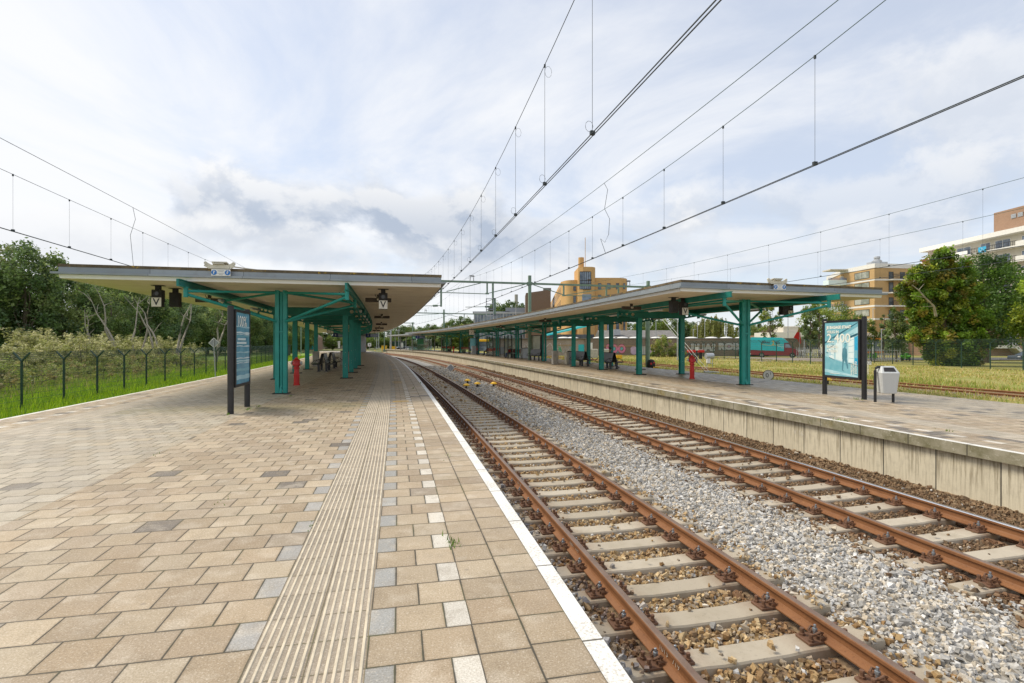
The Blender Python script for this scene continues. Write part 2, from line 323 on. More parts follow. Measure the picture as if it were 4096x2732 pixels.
# ------------------------------------------------------------------ mesh builder and tagging
class MB:
    def __init__(s): s.v = []; s.f = []; s.mi = []; s.uv = []
    def add(s, vs, fs, m=0, uvs=None):
        o = len(s.v); s.v += [tuple(p) for p in vs]
        for i, f in enumerate(fs):
            s.f.append([o+k for k in f]); s.mi.append(m if isinstance(m, int) else m[i])
            s.uv.append(uvs[i] if uvs else None)
        return s
    def box(s, c, size, rz=0, m=0, R=None, taper=None, bev=0):
        hx, hy, hz = size[0]/2, size[1]/2, size[2]/2; t = taper or (1, 1)
        if bev:
            b = bev; vs = []
            for z, k in ((-hz, 1), (-hz+b, 0), (hz-b, 0), (hz, 1)):
                tx, ty = (t if z > 0 else (1, 1))
                a, bb = hx*tx-(b if k else 0), hy*ty-(b if k else 0)
                cc = 0 if k else b
                vs += [(-a+cc, -bb, z), (a-cc, -bb, z), (a, -bb+cc, z), (a, bb-cc, z), (a-cc, bb, z), (-a+cc, bb, z), (-a, bb-cc, z), (-a, -bb+cc, z)]
            fs = [[7, 6, 5, 4, 3, 2, 1, 0], [24+i for i in range(8)]]
            for r in range(3):
                for i in range(8): fs.append([r*8+i, r*8+(i+1) % 8, r*8+8+(i+1) % 8, r*8+8+i])
        else:
            vs = [(-hx, -hy, -hz), (hx, -hy, -hz), (hx, hy, -hz), (-hx, hy, -hz), (-hx*t[0], -hy*t[1], hz), (hx*t[0], -hy*t[1], hz), (hx*t[0], hy*t[1], hz), (-hx*t[0], hy*t[1], hz)]
            fs = [(3, 2, 1, 0), (4, 5, 6, 7), (0, 1, 5, 4), (1, 2, 6, 5), (2, 3, 7, 6), (3, 0, 4, 7)]
        RR = R if R is not None else Matrix.Rotation(rz, 3, 'Z'); c = Vector(c)
        return s.add([c+RR @ Vector(p) for p in vs], fs, m)
    def ring(s, p, d, r, n, up=None, r2=None):
        d = Vector(d).normalized(); a = Vector(up) if up is not None else (Vector((0, 0, 1)) if abs(d.z) < .95 else Vector((1, 0, 0)))
        x = d.cross(a).normalized(); y = x.cross(d).normalized(); p = Vector(p); r2 = r if r2 is None else r2
        return [p+x*(r*math.cos(2*PI*k/n))+y*(r2*math.sin(2*PI*k/n)) for k in range(n)]
    def tube(s, pts, r, n=8, m=0, cap=True):
        pts = [Vector(p) for p in pts]; rs = r if isinstance(r, (list, tuple)) else [r]*len(pts); vs = []; fs = []
        for i, p in enumerate(pts):
            d = (pts[min(i+1, len(pts)-1)]-pts[max(i-1, 0)])
            if d.length < 1e-9: d = Vector((0, 0, 1))
            vs += s.ring(p, d, rs[i], n)
        for i in range(len(pts)-1):
            for k in range(n): fs.append((i*n+k, i*n+(k+1) % n, (i+1)*n+(k+1) % n, (i+1)*n+k))
        if cap: fs += [tuple(range(n))[::-1], tuple((len(pts)-1)*n+k for k in range(n))]
        return s.add(vs, fs, m)
    def bar(s, a, b, w, h, m=0):
        a = Vector(a); b = Vector(b); d = (b-a).normalized(); up = Vector((0, 0, 1)) if abs(d.z) < .95 else Vector((1, 0, 0))
        x = d.cross(up).normalized()*(w/2); y = x.cross(d).normalized()*(h/2)
        vs = [a-x-y, a+x-y, a+x+y, a-x+y, b-x-y, b+x-y, b+x+y, b-x+y]
        return s.add(vs, [(3, 2, 1, 0), (4, 5, 6, 7), (0, 1, 5, 4), (1, 2, 6, 5), (2, 3, 7, 6), (3, 0, 4, 7)], m)
    def lathe(s, prof, n=16, c=(0, 0, 0), m=0, R=None):
        c = Vector(c); vs = []; fs = []; R = R if R is not None else Matrix.Identity(3)
        for r, z in prof: vs += [c+R @ Vector((r*math.cos(2*PI*k/n), r*math.sin(2*PI*k/n), z)) for k in range(n)]
        for i in range(len(prof)-1):
            for k in range(n): fs.append((i*n+k, i*n+(k+1) % n, (i+1)*n+(k+1) % n, (i+1)*n+k))
        fs += [tuple(range(n))[::-1], tuple((len(prof)-1)*n+k for k in range(n))]
        return s.add(vs, fs, m)
    def prism(s, poly, a, b, m=0):
        "poly: list of 3d points (planar); extruded by vector b-a"
        n = len(poly); off = Vector(b)-Vector(a); p0 = [Vector(p) for p in poly]; vs = p0+[p+off for p in p0]
        fs = [tuple(range(n))[::-1], tuple(range(n, 2*n))]+[(i, (i+1) % n, n+(i+1) % n, n+i) for i in range(n)]
        return s.add(vs, fs, m)
    def sweep(s, prof, ss, mats=0, closed=False, cap=False, pos=P, s_first=None):
        "profile [(d,z)] carried along the alignment; uv = (profile coordinate, s)"
        n = len(prof); vs = []; fs = []; uvs = []; ms = []
        for j, q in enumerate(ss):
            for (d, z) in prof:
                qq = q
                if s_first is not None and j == 0: qq = s_first(d)
                vs.append(pos(qq, d, z))
        L = n if closed else n-1
        horiz = [abs(prof[(i+1) % n][0]-prof[i][0]) >= abs(prof[(i+1) % n][1]-prof[i][1]) for i in range(L)]
        for j in range(len(ss)-1):
            for i in range(L):
                k = (i+1) % n
                fs.append((j*n+i, j*n+k, (j+1)*n+k, (j+1)*n+i))
                c = 0 if horiz[i] else 1
                uvs.append([(prof[i][c], ss[j]), (prof[k][c], ss[j]), (prof[k][c], ss[j+1]), (prof[i][c], ss[j+1])])
                ms.append(mats if isinstance(mats, int) else mats[i])
        if cap and closed:
            fs += [tuple(range(n))[::-1], tuple((len(ss)-1)*n+k for k in range(n))]
            uvs += [[(p[0], ss[0]) for p in prof][::-1], [(p[0], ss[-1]) for p in prof]]; ms += [mats if isinstance(mats, int) else mats[0]]*2
        return s.add(vs, fs, ms, uvs)
    def build(s, name, mats, parent=None, smooth=False, loc=None, rz=0, fix=True):
        me = bpy.data.meshes.new(name); me.from_pydata(s.v, [], s.f)
        mats = mats if isinstance(mats, (list, tuple)) else [mats]
        for m in mats: me.materials.append(M[m] if isinstance(m, str) else m)
        if len(mats) > 1: me.polygons.foreach_set('material_index', s.mi)
        if any(u is not None for u in s.uv):
            ul = me.uv_layers.new(name='UVMap'); flat = []
            for f, u in zip(s.f, s.uv): flat += (u if u is not None else [(0, 0)]*len(f))
            ul.data.foreach_set('uv', np.array(flat, 'f').ravel())
        if fix:
            bm = bmesh.new(); bm.from_mesh(me); bmesh.ops.recalc_face_normals(bm, faces=bm.faces); bm.to_mesh(me); bm.free()
        if smooth:
            me.polygons.foreach_set('use_smooth', [True]*len(me.polygons))
            try: me.set_sharp_from_angle(angle=math.radians(38))
            except Exception: pass
        me.update(); o = bpy.data.objects.new(name, me); COL.objects.link(o)
        if parent: o.parent = parent
        if loc is not None: o.location = loc
        o.rotation_euler.z = rz
        return o
def tag(o, label=None, cat=None, group=None, kind=None):
    if label: o['label'] = label
    if cat: o['category'] = cat
    if group: o['group'] = group
    if kind: o['kind'] = kind
    return o
def struct(o): o['kind'] = 'structure'; return o
def thing(name, label, cat, loc=(0, 0, 0), rz=0, group=None):
    o = bpy.data.objects.new(name, None); COL.objects.link(o); o.location = loc; o.rotation_euler.z = rz; o.empty_display_size = .2
    return tag(o, label, cat, group)
def copy_tree(o, loc=None, rz=None, parent=None, label=None, group=None):
    c = o.copy(); COL.objects.link(c)
    if parent: c.parent = parent
    if loc is not None: c.location = loc
    if rz is not None: c.rotation_euler.z = rz
    if label: c['label'] = label
    if group: c['group'] = group
    for ch in list(o.children): copy_tree(ch, parent=c)
    return c
def npmesh(name, V, Fq, mat, col=None, parent=None, smooth=False):
    "fast mesh of equal-sized polygons with an optional per-vertex colour"
    me = bpy.data.meshes.new(name); k = Fq.shape[1]
    me.vertices.add(len(V)); me.vertices.foreach_set('co', V.astype('f').ravel())
    me.loops.add(Fq.size); me.loops.foreach_set('vertex_index', Fq.astype('i').ravel())
    me.polygons.add(len(Fq)); me.polygons.foreach_set('loop_start', np.arange(0, Fq.size, k, dtype='i'))
    try: me.polygons.foreach_set('loop_total', np.full(len(Fq), k, dtype='i'))
    except Exception: pass
    if col is not None:
        a = me.attributes.new('col', 'FLOAT_COLOR', 'POINT'); a.data.foreach_set('color', np.concatenate([col, np.ones((len(col), 1))], 1).astype('f').ravel())
    me.materials.append(M[mat]); me.polygons.foreach_set('use_smooth', [smooth]*len(Fq))
    me.update(); me.validate(); o = bpy.data.objects.new(name, me); COL.objects.link(o)
    if parent: o.parent = parent
    return o
def text_mesh(txt, size, mat, name, parent=None, loc=(0, 0, 0), R=None, ext=.002, align='CENTER', bold=0.0, sx=1.0):
    c = bpy.data.curves.new('t', 'FONT'); c.body = txt; c.size = size; c.align_x = align; c.align_y = 'CENTER'; c.extrude = ext; c.offset = bold; c.resolution_u = 3
    to = bpy.data.objects.new('t', c); COL.objects.link(to)
    dg = bpy.context.evaluated_depsgraph_get(); me = bpy.data.meshes.new_from_object(to.evaluated_get(dg)); bpy.data.objects.remove(to); bpy.data.curves.remove(c)
    RR = (R if R is not None else Matrix.Identity(3)).to_4x4() @ Matrix.Diagonal((sx, 1, 1, 1)); me.transform(Matrix.Translation(Vector(loc)) @ RR)
    me.materials.clear(); me.materials.append(M[mat]); me.name = name
    o = bpy.data.objects.new(name, me); COL.objects.link(o)
    if parent: o.parent = parent
    return o
def frange(a, b, st):
    n = max(1, int(round((b-a)/st))); return [a+(b-a)*i/n for i in range(n+1)]
RX90 = Matrix.Rotation(PI/2, 3, 'X')           # text upright, facing -Y
def skin_mesh(name, nodes, edges, mats, parent=None, sub=1, matfun=None):
    "continuous body grown from a skeleton"
    me = bpy.data.meshes.new(name); me.from_pydata([n[0] for n in nodes], edges, [])
    o = bpy.data.objects.new(name, me); COL.objects.link(o)
    bm = bmesh.new(); bm.from_mesh(me); sl = bm.verts.layers.skin.verify(); bm.verts.ensure_lookup_table()
    for i, v in enumerate(bm.verts):
        r = nodes[i][1]; v[sl].radius = r if isinstance(r, tuple) else (r, r); v[sl].use_root = (i == 0)
    bm.to_mesh(me); bm.free()
    o.modifiers.new('sk', 'SKIN'); sd = o.modifiers.new('ss', 'SUBSURF'); sd.levels = sub; sd.render_levels = sub
    dg = bpy.context.evaluated_depsgraph_get(); m2 = bpy.data.meshes.new_from_object(o.evaluated_get(dg)); bpy.data.objects.remove(o)
    m2.materials.clear()
    for m in mats: m2.materials.append(M[m])
    for p in m2.polygons:
        p.use_smooth = True
        if matfun: p.material_index = matfun(p.center)
    o = bpy.data.objects.new(name, m2); COL.objects.link(o)
    if parent: o.parent = parent
    return o
# ------------------------------------------------------------------ ground, platforms
gm = MB(); gm.add([(-900, -60, -1.2), (900, -60, -1.2), (900, 1400, -1.2), (-900, 1400, -1.2)], [(0, 1, 2, 3)]); struct(gm.build('ground', 'farfield'))
SS = frange(-6, 160, 2)
b = MB(); b.sweep([(15.32, -.40), (21, -.40), (30, -.41), (38, -.42), (44, -.43), (52, -.5), (75, -.55), (130, -.6), (420, -.6)], frange(-60, 160, 4) if False else frange(-11, 160, 3)); struct(b.build('grass_field', 'drygrass', smooth=True))
b = MB(); b.sweep([(-9.5, -.82), (-14, -.84), (-30, -.86), (-80, -.9), (-260, -.9)], frange(-11, 150, 3)); struct(b.build('verge', 'lushgrass', smooth=True))
def platform():
    s1, s2 = -4, 108; q = frange(s1, s2, 1.0); b = MB()
    names = ['kerb_white', 'pave_edge_b', 'pave_edge_a', 'pave_guide', 'ribtile', 'pave_main', 'pave_left', 'pave_leftdash', 'concrete', 'ribtile2']
    b.sweep([(0, 0), (-.12, 0)], q, 0); b.sweep([(-.12, 0), (-.41, 0)], q, 1); b.sweep([(-.41, 0), (-.70, 0)], q, 2); b.sweep([(-.70, 0), (-1.28, 0)], q, 3)
    b.sweep([(-1.88, 0), (-4.62, 0)], q, 5); b.sweep([(-4.62, 0), (-7.65, 0)], q, 6); b.sweep([(-8.30, 0), (-9.36, 0)], q, 7)
    b.sweep([(-7.65, 0), (-8.30, 0)], q, 9); b.sweep([(-9.36, 0), (-9.48, 0)], q, 0)
    b.sweep([(-1.28, 0), (-1.88, 0)], q, 4)
    b.sweep([(0, 0), (0, -.19), (-.10, -.19), (-.10, -1.1)], q, 8); b.sweep([(-9.48, 0), (-9.48, -1.0)], q, 8)
    e = [P(s2, d, 0) for d in (0, -9.48)]; b.add([e[0], e[1], e[1]-Vector((0, 0, 1.1)), e[0]-Vector((0, 0, 1.1))], [(0, 1, 2, 3)], 8)
    struct(b.build('platform', names, fix=False))
    # raised ribs of the guide tiles
    r = MB(); qq = frange(0, 60, .6)
    for t in range(2):
        for k in range(7):
            d0 = -1.28-.30*t-.022-.0427*k; w = .0095
            r.sweep([(d0+w, .0005), (d0+w*.55, .006), (d0-w*.55, .006), (d0-w, .0005)], qq)
    struct(r.build('guide_ribs', 'rib', fix=False))
    b = MB(); b.sweep([(-1.20, .004), (-1.285, .004)], [17.42, 17.58]); 
    return None
platform()
def platform2():
    s1, s2 = -4, 131; q = frange(s1, s2, 1.0); b = MB()
    names = ['kerb_white2', 'pave_right_edge', 'ribtile2', 'pave_right', 'pave_right_grey', 'kerb_face', 'wall', 'concrete']
    b.sweep([(7.92, 0), (8.05, 0)], q, 0); b.sweep([(8.05, 0), (9.12, 0)], q, 1); b.sweep([(9.12, 0), (9.80, 0)], q, 2)
    b.sweep([(9.80, 0), (12.0, 0)], q, 3); b.sweep([(12.0, 0), (15.3, 0)], q, 4)
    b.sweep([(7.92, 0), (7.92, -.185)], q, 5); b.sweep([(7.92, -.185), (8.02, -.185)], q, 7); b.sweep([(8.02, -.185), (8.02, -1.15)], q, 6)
    b.sweep([(15.3, 0), (15.3, -.6)], q, 7)
    e = [P(s2, d, 0) for d in (7.92, 15.3)]; b.add([e[0], e[1], e[1]-Vector((0, 0, 1.1)), e[0]-Vector((0, 0, 1.1))], [(0, 1, 2, 3)], 7)
    struct(b.build('platform', names, fix=False))
platform2()
# yellow paint marks by the guide strip
b = MB()
for (s, d, w, l) in ((15.3, -1.0, .44, .12), (22.2, -1.02, .42, .13), (22.9, -1.02, .42, .13), (33.0, -1.0, .4, .2), (40.0, -1.0, .4, .25), (48, -1.0, .4, .3)):
    b.sweep([(d-w/2, .004), (d+w/2, .004)], [s, s+l])
struct(b.build('yellow_paint_marks', 'yellow', fix=False))
# ------------------------------------------------------------------ railway bed, rails, sleepers
b = MB(); b.sweep([(-.1, -.98), (.5, -1.0), (2.95, -1.0), (3.3, -.96), (3.8, -.92), (4.3, -.95), (4.65, -1.0), (6.9, -1.0), (7.5, -.97), (8.02, -.90)], frange(-6, 160, 1.0))
struct(b.build('ballast_bed', 'ballast', smooth=True))
RAIL = [(-.070, 0), (.070, 0), (.070, .012), (.018, .032), (.009, .050), (.009, .110), (.034, .122), (.036, .148), (.032, .1565), (.022, .160), (-.022, .160), (-.032, .1565), (-.036, .148), (-.034, .122), (-.009, .110), (-.009, .050), (-.018, .032), (-.070, .012)]
T1, T2 = 1.745, 5.95
def rail(d, z0, label, top, s1=-4, s2=158, pos=P, name='rail', lean=0.0):
    b = MB(); n = len(RAIL); mats = [0]*n
    for i in (range(7, 12) if top == 'rail_top_b' else (8, 9, 10)): mats[i] = 1
    q = frange(s1, min(s2, 60), .5)+(frange(60, s2, 1.0)[1:] if s2 > 60 else [])
    b.sweep([(d+x, z0+z) for x, z in RAIL], q, mats, closed=True, cap=True, pos=pos)
    o = b.build(name, ['rust', top], smooth=False); return tag(o, label, 'rail', 'running rails beside the platforms')
rail(T1-.753, -.92, 'rusty rail nearest the white platform edge with chalked numbers', 'rail_top_a')
rail(T1+.753, -.905, 'rusty rail beside the pale grey middle ballast ridge', 'rail_top_a')
rail(T2-.753, -.92, 'rusty brown rail on far side of the grey ballast ridge', 'rail_top_a')
rail(T2+.753, -.89, 'rail with bright polished top below the opposite platform wall', 'rail_top_b')
# one concrete sleeper with its four fastenings, then copies
def sleeper_mesh():
    b = MB(); pr = []
    for x, zt, wt in ((-1.26, .0, .115), (-.45, .0, .120), (-.3, -.010, .118), (.3, -.010, .118), (.45, .0, .120), (1.26, .0, .115)):
        pr.append([(x, -wt-.03, -.2), (x, -wt-.012, zt-.016), (x, -wt, zt), (x, wt, zt), (x, wt+.012, zt-.016), (x, wt+.03, -.2)])
    vs = [p for r in pr for p in r]; fs = []
    for i in range(5):
        for k in range(5): fs.append((i*6+k, i*6+k+1, i*6+7+k, i*6+6+k))
    fs += [tuple(range(6))[::-1], tuple(30+k for k in range(6))]
    b.add(vs, fs)
    for y in (-.055, .055):    # cast recess at the end of the sleeper
        for (x0, x1) in ((.98, 1.2),): pass
    return b.build('sleeper', 'sleeper')
sl0 = sleeper_mesh()
def fastening_mesh():
    b = MB(); b.box((0, 0, .012), (.20, .17, .024), bev=.004); b.box((.045, 0, .036), (.05, .15, .03)); 
    for y in (-.052, .052):
        b.lathe([(.026, .02), (.026, .042), (.017, .044), (.017, .07), (.010, .072)], 6, (-.058, y, 0))
        b.lathe([(.020, .07), (.018, .085)], 6, (-.058, y, 0))
    for y in (-.035, .035):
        b.tube([(.055, y, .045), (.065, y*1.3, .075), (.03, y*1.5, .088), (.0, y*1.2, .07), (.0, y*.6, .05)], .0105, 6)
    return b.build('rail_fastening', 'rust_dark')
fm = fastening_mesh()
bb = MB(); bb.lathe([(.014, .04), (.014, .075), (.021, .075), (.021, .098), (.012, .1), (.012, .128), (.008, .13)], 6, (.028, 0, 0)); bolt = bb.build('clip_bolt', 'bolt', parent=fm)
fm.parent = sl0
def fasten(par, x, flip, z=0.0, first=False):
    o = fm if first else fm.copy()
    if not first: COL.objects.link(o); c = bolt.copy(); COL.objects.link(c); c.parent = o
    o.parent = par; o.location = (x, 0, z); o.rotation_euler.z = PI if flip else 0
used = False
def sleepers(Tc, s0, n, label, group, zc=-.925, tilt=0.0):
    global used
    for k in range(n):
        s = s0+.6*k; p = P(s, Tc, zc-.002*random.random())
        o = sl0 if not used else sl0.copy()
        if used: COL.objects.link(o)
        o.location = p; o.rotation_euler = (0, -tilt, head(s)+random.uniform(-.008, .008)); tag(o, label, 'sleeper', group)
        if k < 70:
            for j, (x, fl) in enumerate(((-.753-.115, 0), (-.753+.115, 1), (.753-.115, 0), (.753+.115, 1))): fasten(o, x, fl, .001, first=(not used and j == 0))
        used = True
sleepers(T1, .53, 160, 'pale concrete sleeper under the rusty track along the near platform', 'sleepers of the near track', tilt=.010)
sleepers(T2, 2.28, 140, 'brownish concrete sleeper under the track along the opposite platform', 'sleepers of the far track', tilt=.020)
# ------------------------------------------------------------------ ballast stones
def stones():
    rng = np.random.default_rng(3); Vs = []; Cs = []
    cube = np.array([(-1, -1, -1), (1, -1, -1), (1, 1, -1), (-1, 1, -1), (-1, -1, 1), (1, -1, 1), (1, 1, 1), (-1, 1, 1)], float)
    zones = ((1.0, 9, 880, .85), (9, 17, 560, .98), (17, 30, 220, 1.4), (30, 58, 85, 2.1))
    for (a, bq, dens, k) in zones:
        n = int((bq-a)*7.9*dens); s = rng.uniform(a, bq, n); d = rng.uniform(.02, 7.98, n)
        z = np.interp(d, [0, .5, 2.95, 3.3, 3.8, 4.3, 4.65, 6.9, 7.5, 8], [-.955, -.985, -.985, -.955, -.915, -.945, -.985, -.985, -.965, -.895])
        # keep sleepers mostly clear
        def clear(Tc, s0, half):
            ph = np.abs((s-s0+.3) % .6-.3); return (np.abs(d-Tc) < half) & (ph < .15)
        m1 = clear(T1, .53, 1.24); m2 = clear(T2, 2.28, 1.24)
        ridge = (d > 2.86) & (d < 4.75)
        keep = ~((m1 | m2) & (rng.random(n) > np.where(ridge, .35, np.where(d < .75, .16, .016))))
        railc = np.zeros(n, bool)
        for r in (T1-.753, T1+.753, T2-.753, T2+.753): railc |= np.abs(d-r) < .085
        keep &= ~railc
        s, d, z = s[keep], d[keep], z[keep]; m = (m1 | m2)[keep]; n = len(s)
        z = z+np.where(m, .075, 0)+rng.uniform(-.012, .028, n)*k**.5
        th = np.interp(s, _s, _th); X = np.interp(s, _s, _x)+d*np.cos(th); Y = np.interp(s, _s, _y)+d*np.sin(th)
        sz = rng.lognormal(0, .28, n)*.0235*k
        sc = np.stack([sz*rng.uniform(.8, 1.5, n), sz*rng.uniform(.7, 1.15, n), sz*rng.uniform(.5, .95, n)], 1)
        V = cube[None]*(1+rng.uniform(-.55, .2, (n, 8, 3)))*np.where(cube[None, :, 2:3] > 0, rng.uniform(.45, .95, (n, 1, 1)), rng.uniform(.7, 1.1, (n, 1, 1)))**np.array([1, 1, 0])*sc[:, None, :]
        a1 = rng.uniform(0, 6.28, n); a2 = rng.normal(0, .5, n)
        c, sn = np.cos(a2)[:, None], np.sin(a2)[:, None]
        V = np.stack([V[..., 0]*c-V[..., 2]*sn, V[..., 1], V[..., 0]*sn+V[..., 2]*c], -1)
        c, sn = np.cos(a1)[:, None], np.sin(a1)[:, None]
        V = np.stack([V[..., 0]*c-V[..., 1]*sn, V[..., 0]*sn+V[..., 1]*c, V[..., 2]], -1)
        V += np.stack([X, Y, z], 1)[:, None, :]
        # colour by where the stone lies
        r = rng.random(n); wob = rng.normal(0, .2, n)
        grey = np.array([(.54, .525, .50), (.42, .41, .39), (.61, .595, .565), (.50, .43, .33), (.33, .32, .30), (.60, .54, .45)])
        brown = np.array([(.37, .25, .12), (.30, .185, .085), (.45, .315, .165), (.22, .145, .08), (.50, .38, .22), (.33, .27, .20)])
        dkbr = np.array([(.20, .125, .07), (.16, .10, .058), (.25, .165, .095), (.135, .095, .06), (.29, .205, .125)])
        blue = np.array([(.30, .30, .31), (.38, .38, .385), (.24, .245, .255), (.44, .43, .42), (.31, .25, .18)])
        gi = rng.integers(0, 6, n); di = rng.integers(0, 5, n)
        dd = d+wob*1.1
        col = brown[gi].copy()
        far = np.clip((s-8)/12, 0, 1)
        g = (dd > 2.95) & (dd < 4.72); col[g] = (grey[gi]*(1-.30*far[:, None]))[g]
        q = dd >= 4.72; col[q] = dkbr[di][q]
        q = (dd < .85) & (rng.random(n) < np.where(s < 12, .85, .4)); col[q] = blue[di][q]
        q = (~g) & (rng.random(n) < np.where(dd < 3, .10, .015)); col[q] = grey[gi][q]
        nr = np.minimum.reduce([np.abs(d-x) for x in (T1-.753, T1+.753, T2-.753, T2+.753)])
        rs = np.clip((.34-nr)/.25, 0, .65)[:, None]*np.where(g, .3, 1)[:, None]; col = col*(1-rs)+np.array((.155, .075, .04))*rs
        col *= rng.uniform(.78, 1.18, n)[:, None]
        Vs.append(V.reshape(-1, 3)); Cs.append(np.repeat(col, 8, 0))
    V = np.concatenate(Vs); C = np.concatenate(Cs); n = len(V)//8
    q = np.array([(3, 2, 1, 0), (4, 5, 6, 7), (0, 1, 5, 4), (1, 2, 6, 5), (2, 3, 7, 6), (3, 0, 4, 7)])
    Fq = (q[None]+8*np.arange(n)[:, None, None]).reshape(-1, 4)
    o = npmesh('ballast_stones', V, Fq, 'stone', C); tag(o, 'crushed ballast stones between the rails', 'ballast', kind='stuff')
    print('stones', n)
stones()

def weeds():
    rng = np.random.default_rng(9); Vs = []; Cs = []
    for (s, d, n, h) in ((4.6, -.69, 26, .05), (7.9, -.42, 8, .03), (19.5, -.5, 14, .05), (9.6, 8.06, 30, .07), (11.2, 8.05, 20, .06), (8.1, 8.9, 14, .06), (12.9, 11.9, 24, .09), (14.3, -4.7, 40, .05), (13.4, -4.9, 34, .05), (14.9, -4.6, 24, .04), (9.0, -4.6, 8, .03), (6.2, -2.9, 8, .02), (3.0, -3.4, 6, .02), (17.6, -4.3, 20, .04), (5.2, -1.88, 8, .02), (22, -.12, 20, .05)):
        for k in range(n):
            p = np.array(P(s+rng.normal(0, .10), d+rng.normal(0, .025), .0)); a = rng.uniform(0, 6.28); w = .006; hh = h*rng.uniform(.4, 1.2); l = hh*rng.uniform(.2, .9)
            sd_ = np.array((math.cos(a)*w, math.sin(a)*w, 0)); Vs += [p-sd_, p+sd_, p+np.array((math.sin(a)*l, -math.cos(a)*l, hh))]; c = np.array((.14, .24, .03))*rng.uniform(.6, 1.3); Cs += [c]*3
    o = npmesh('joint_weeds', np.array(Vs), np.arange(len(Vs)).reshape(-1, 3), 'leaf', np.array(Cs)); tag(o, 'tiny weeds growing in the paving joints', 'weeds', kind='stuff')
weeds()
# ------------------------------------------------------------------ platform canopies
def wchild(o, parent):
    "parent a part modelled in world coordinates"
    o.parent = parent; o.matrix_parent_inverse = Matrix.Translation(-Vector(parent.location)); return o
def hsection(b, s, d, z0, z1, w=.22, dep=.22, t=.022, m=0):
    "steel H column: flanges face along the platform"
    c = P(s, d); R = Matrix.Rotation(head(s), 3, 'Z'); zc = (z0+z1)/2; h = z1-z0
    for sy in (-1, 1): b.box(c+R @ Vector((0, sy*(dep/2-t/2), zc)), (w, t, h), m=m, R=R)
    b.box(c+Vector((0, 0, zc)), (t, dep-2*t, h), m=m, R=R)
def plate(b, poly, holes, T, thick=.014, m=0):
    "plate with round holes; T maps (x, y, n) to world"
    bm = bmesh.new(); loops = [poly]+[[(x+r*math.cos(2*PI*k/14), y+r*math.sin(2*PI*k/14)) for k in range(14)] for x, y, r in holes]
    for lp in loops:
        vs = [bm.verts.new((x, y, 0)) for x, y in lp]
        for i in range(len(vs)): bm.edges.new((vs[i], vs[(i+1) % len(vs)]))
    bmesh.ops.triangle_fill(bm, edges=bm.edges[:], use_beauty=True)
    bm.verts.ensure_lookup_table(); bm.verts.index_update()
    vs = [v.co.copy() for v in bm.verts]; fs = [[v.index for v in f.verts] for f in bm.faces]; bm.free()
    for n in (-thick/2, thick/2): b.add([T(v.x, v.y, n) for v in vs], fs, m)
    o = 0
    for lp in loops:
        k = len(lp); b.add([T(x, y, -thick/2) for x, y in lp]+[T(x, y, thick/2) for x, y in lp], [(i, (i+1) % k, k+(i+1) % k, k+i) for i in range(k)], m)
ZS = 3.40
M['fascia_white'] = plain('white fascia board', (.90, .89, .86), .5, 0, .03, 3)
EDGE = [(0, 0), (.02, .105), (.15, .108), (.15, .165), (.02, .178), (.02, .31), (.03, .312), (.03, .392), (-.22, .392), (-.25, .36)]
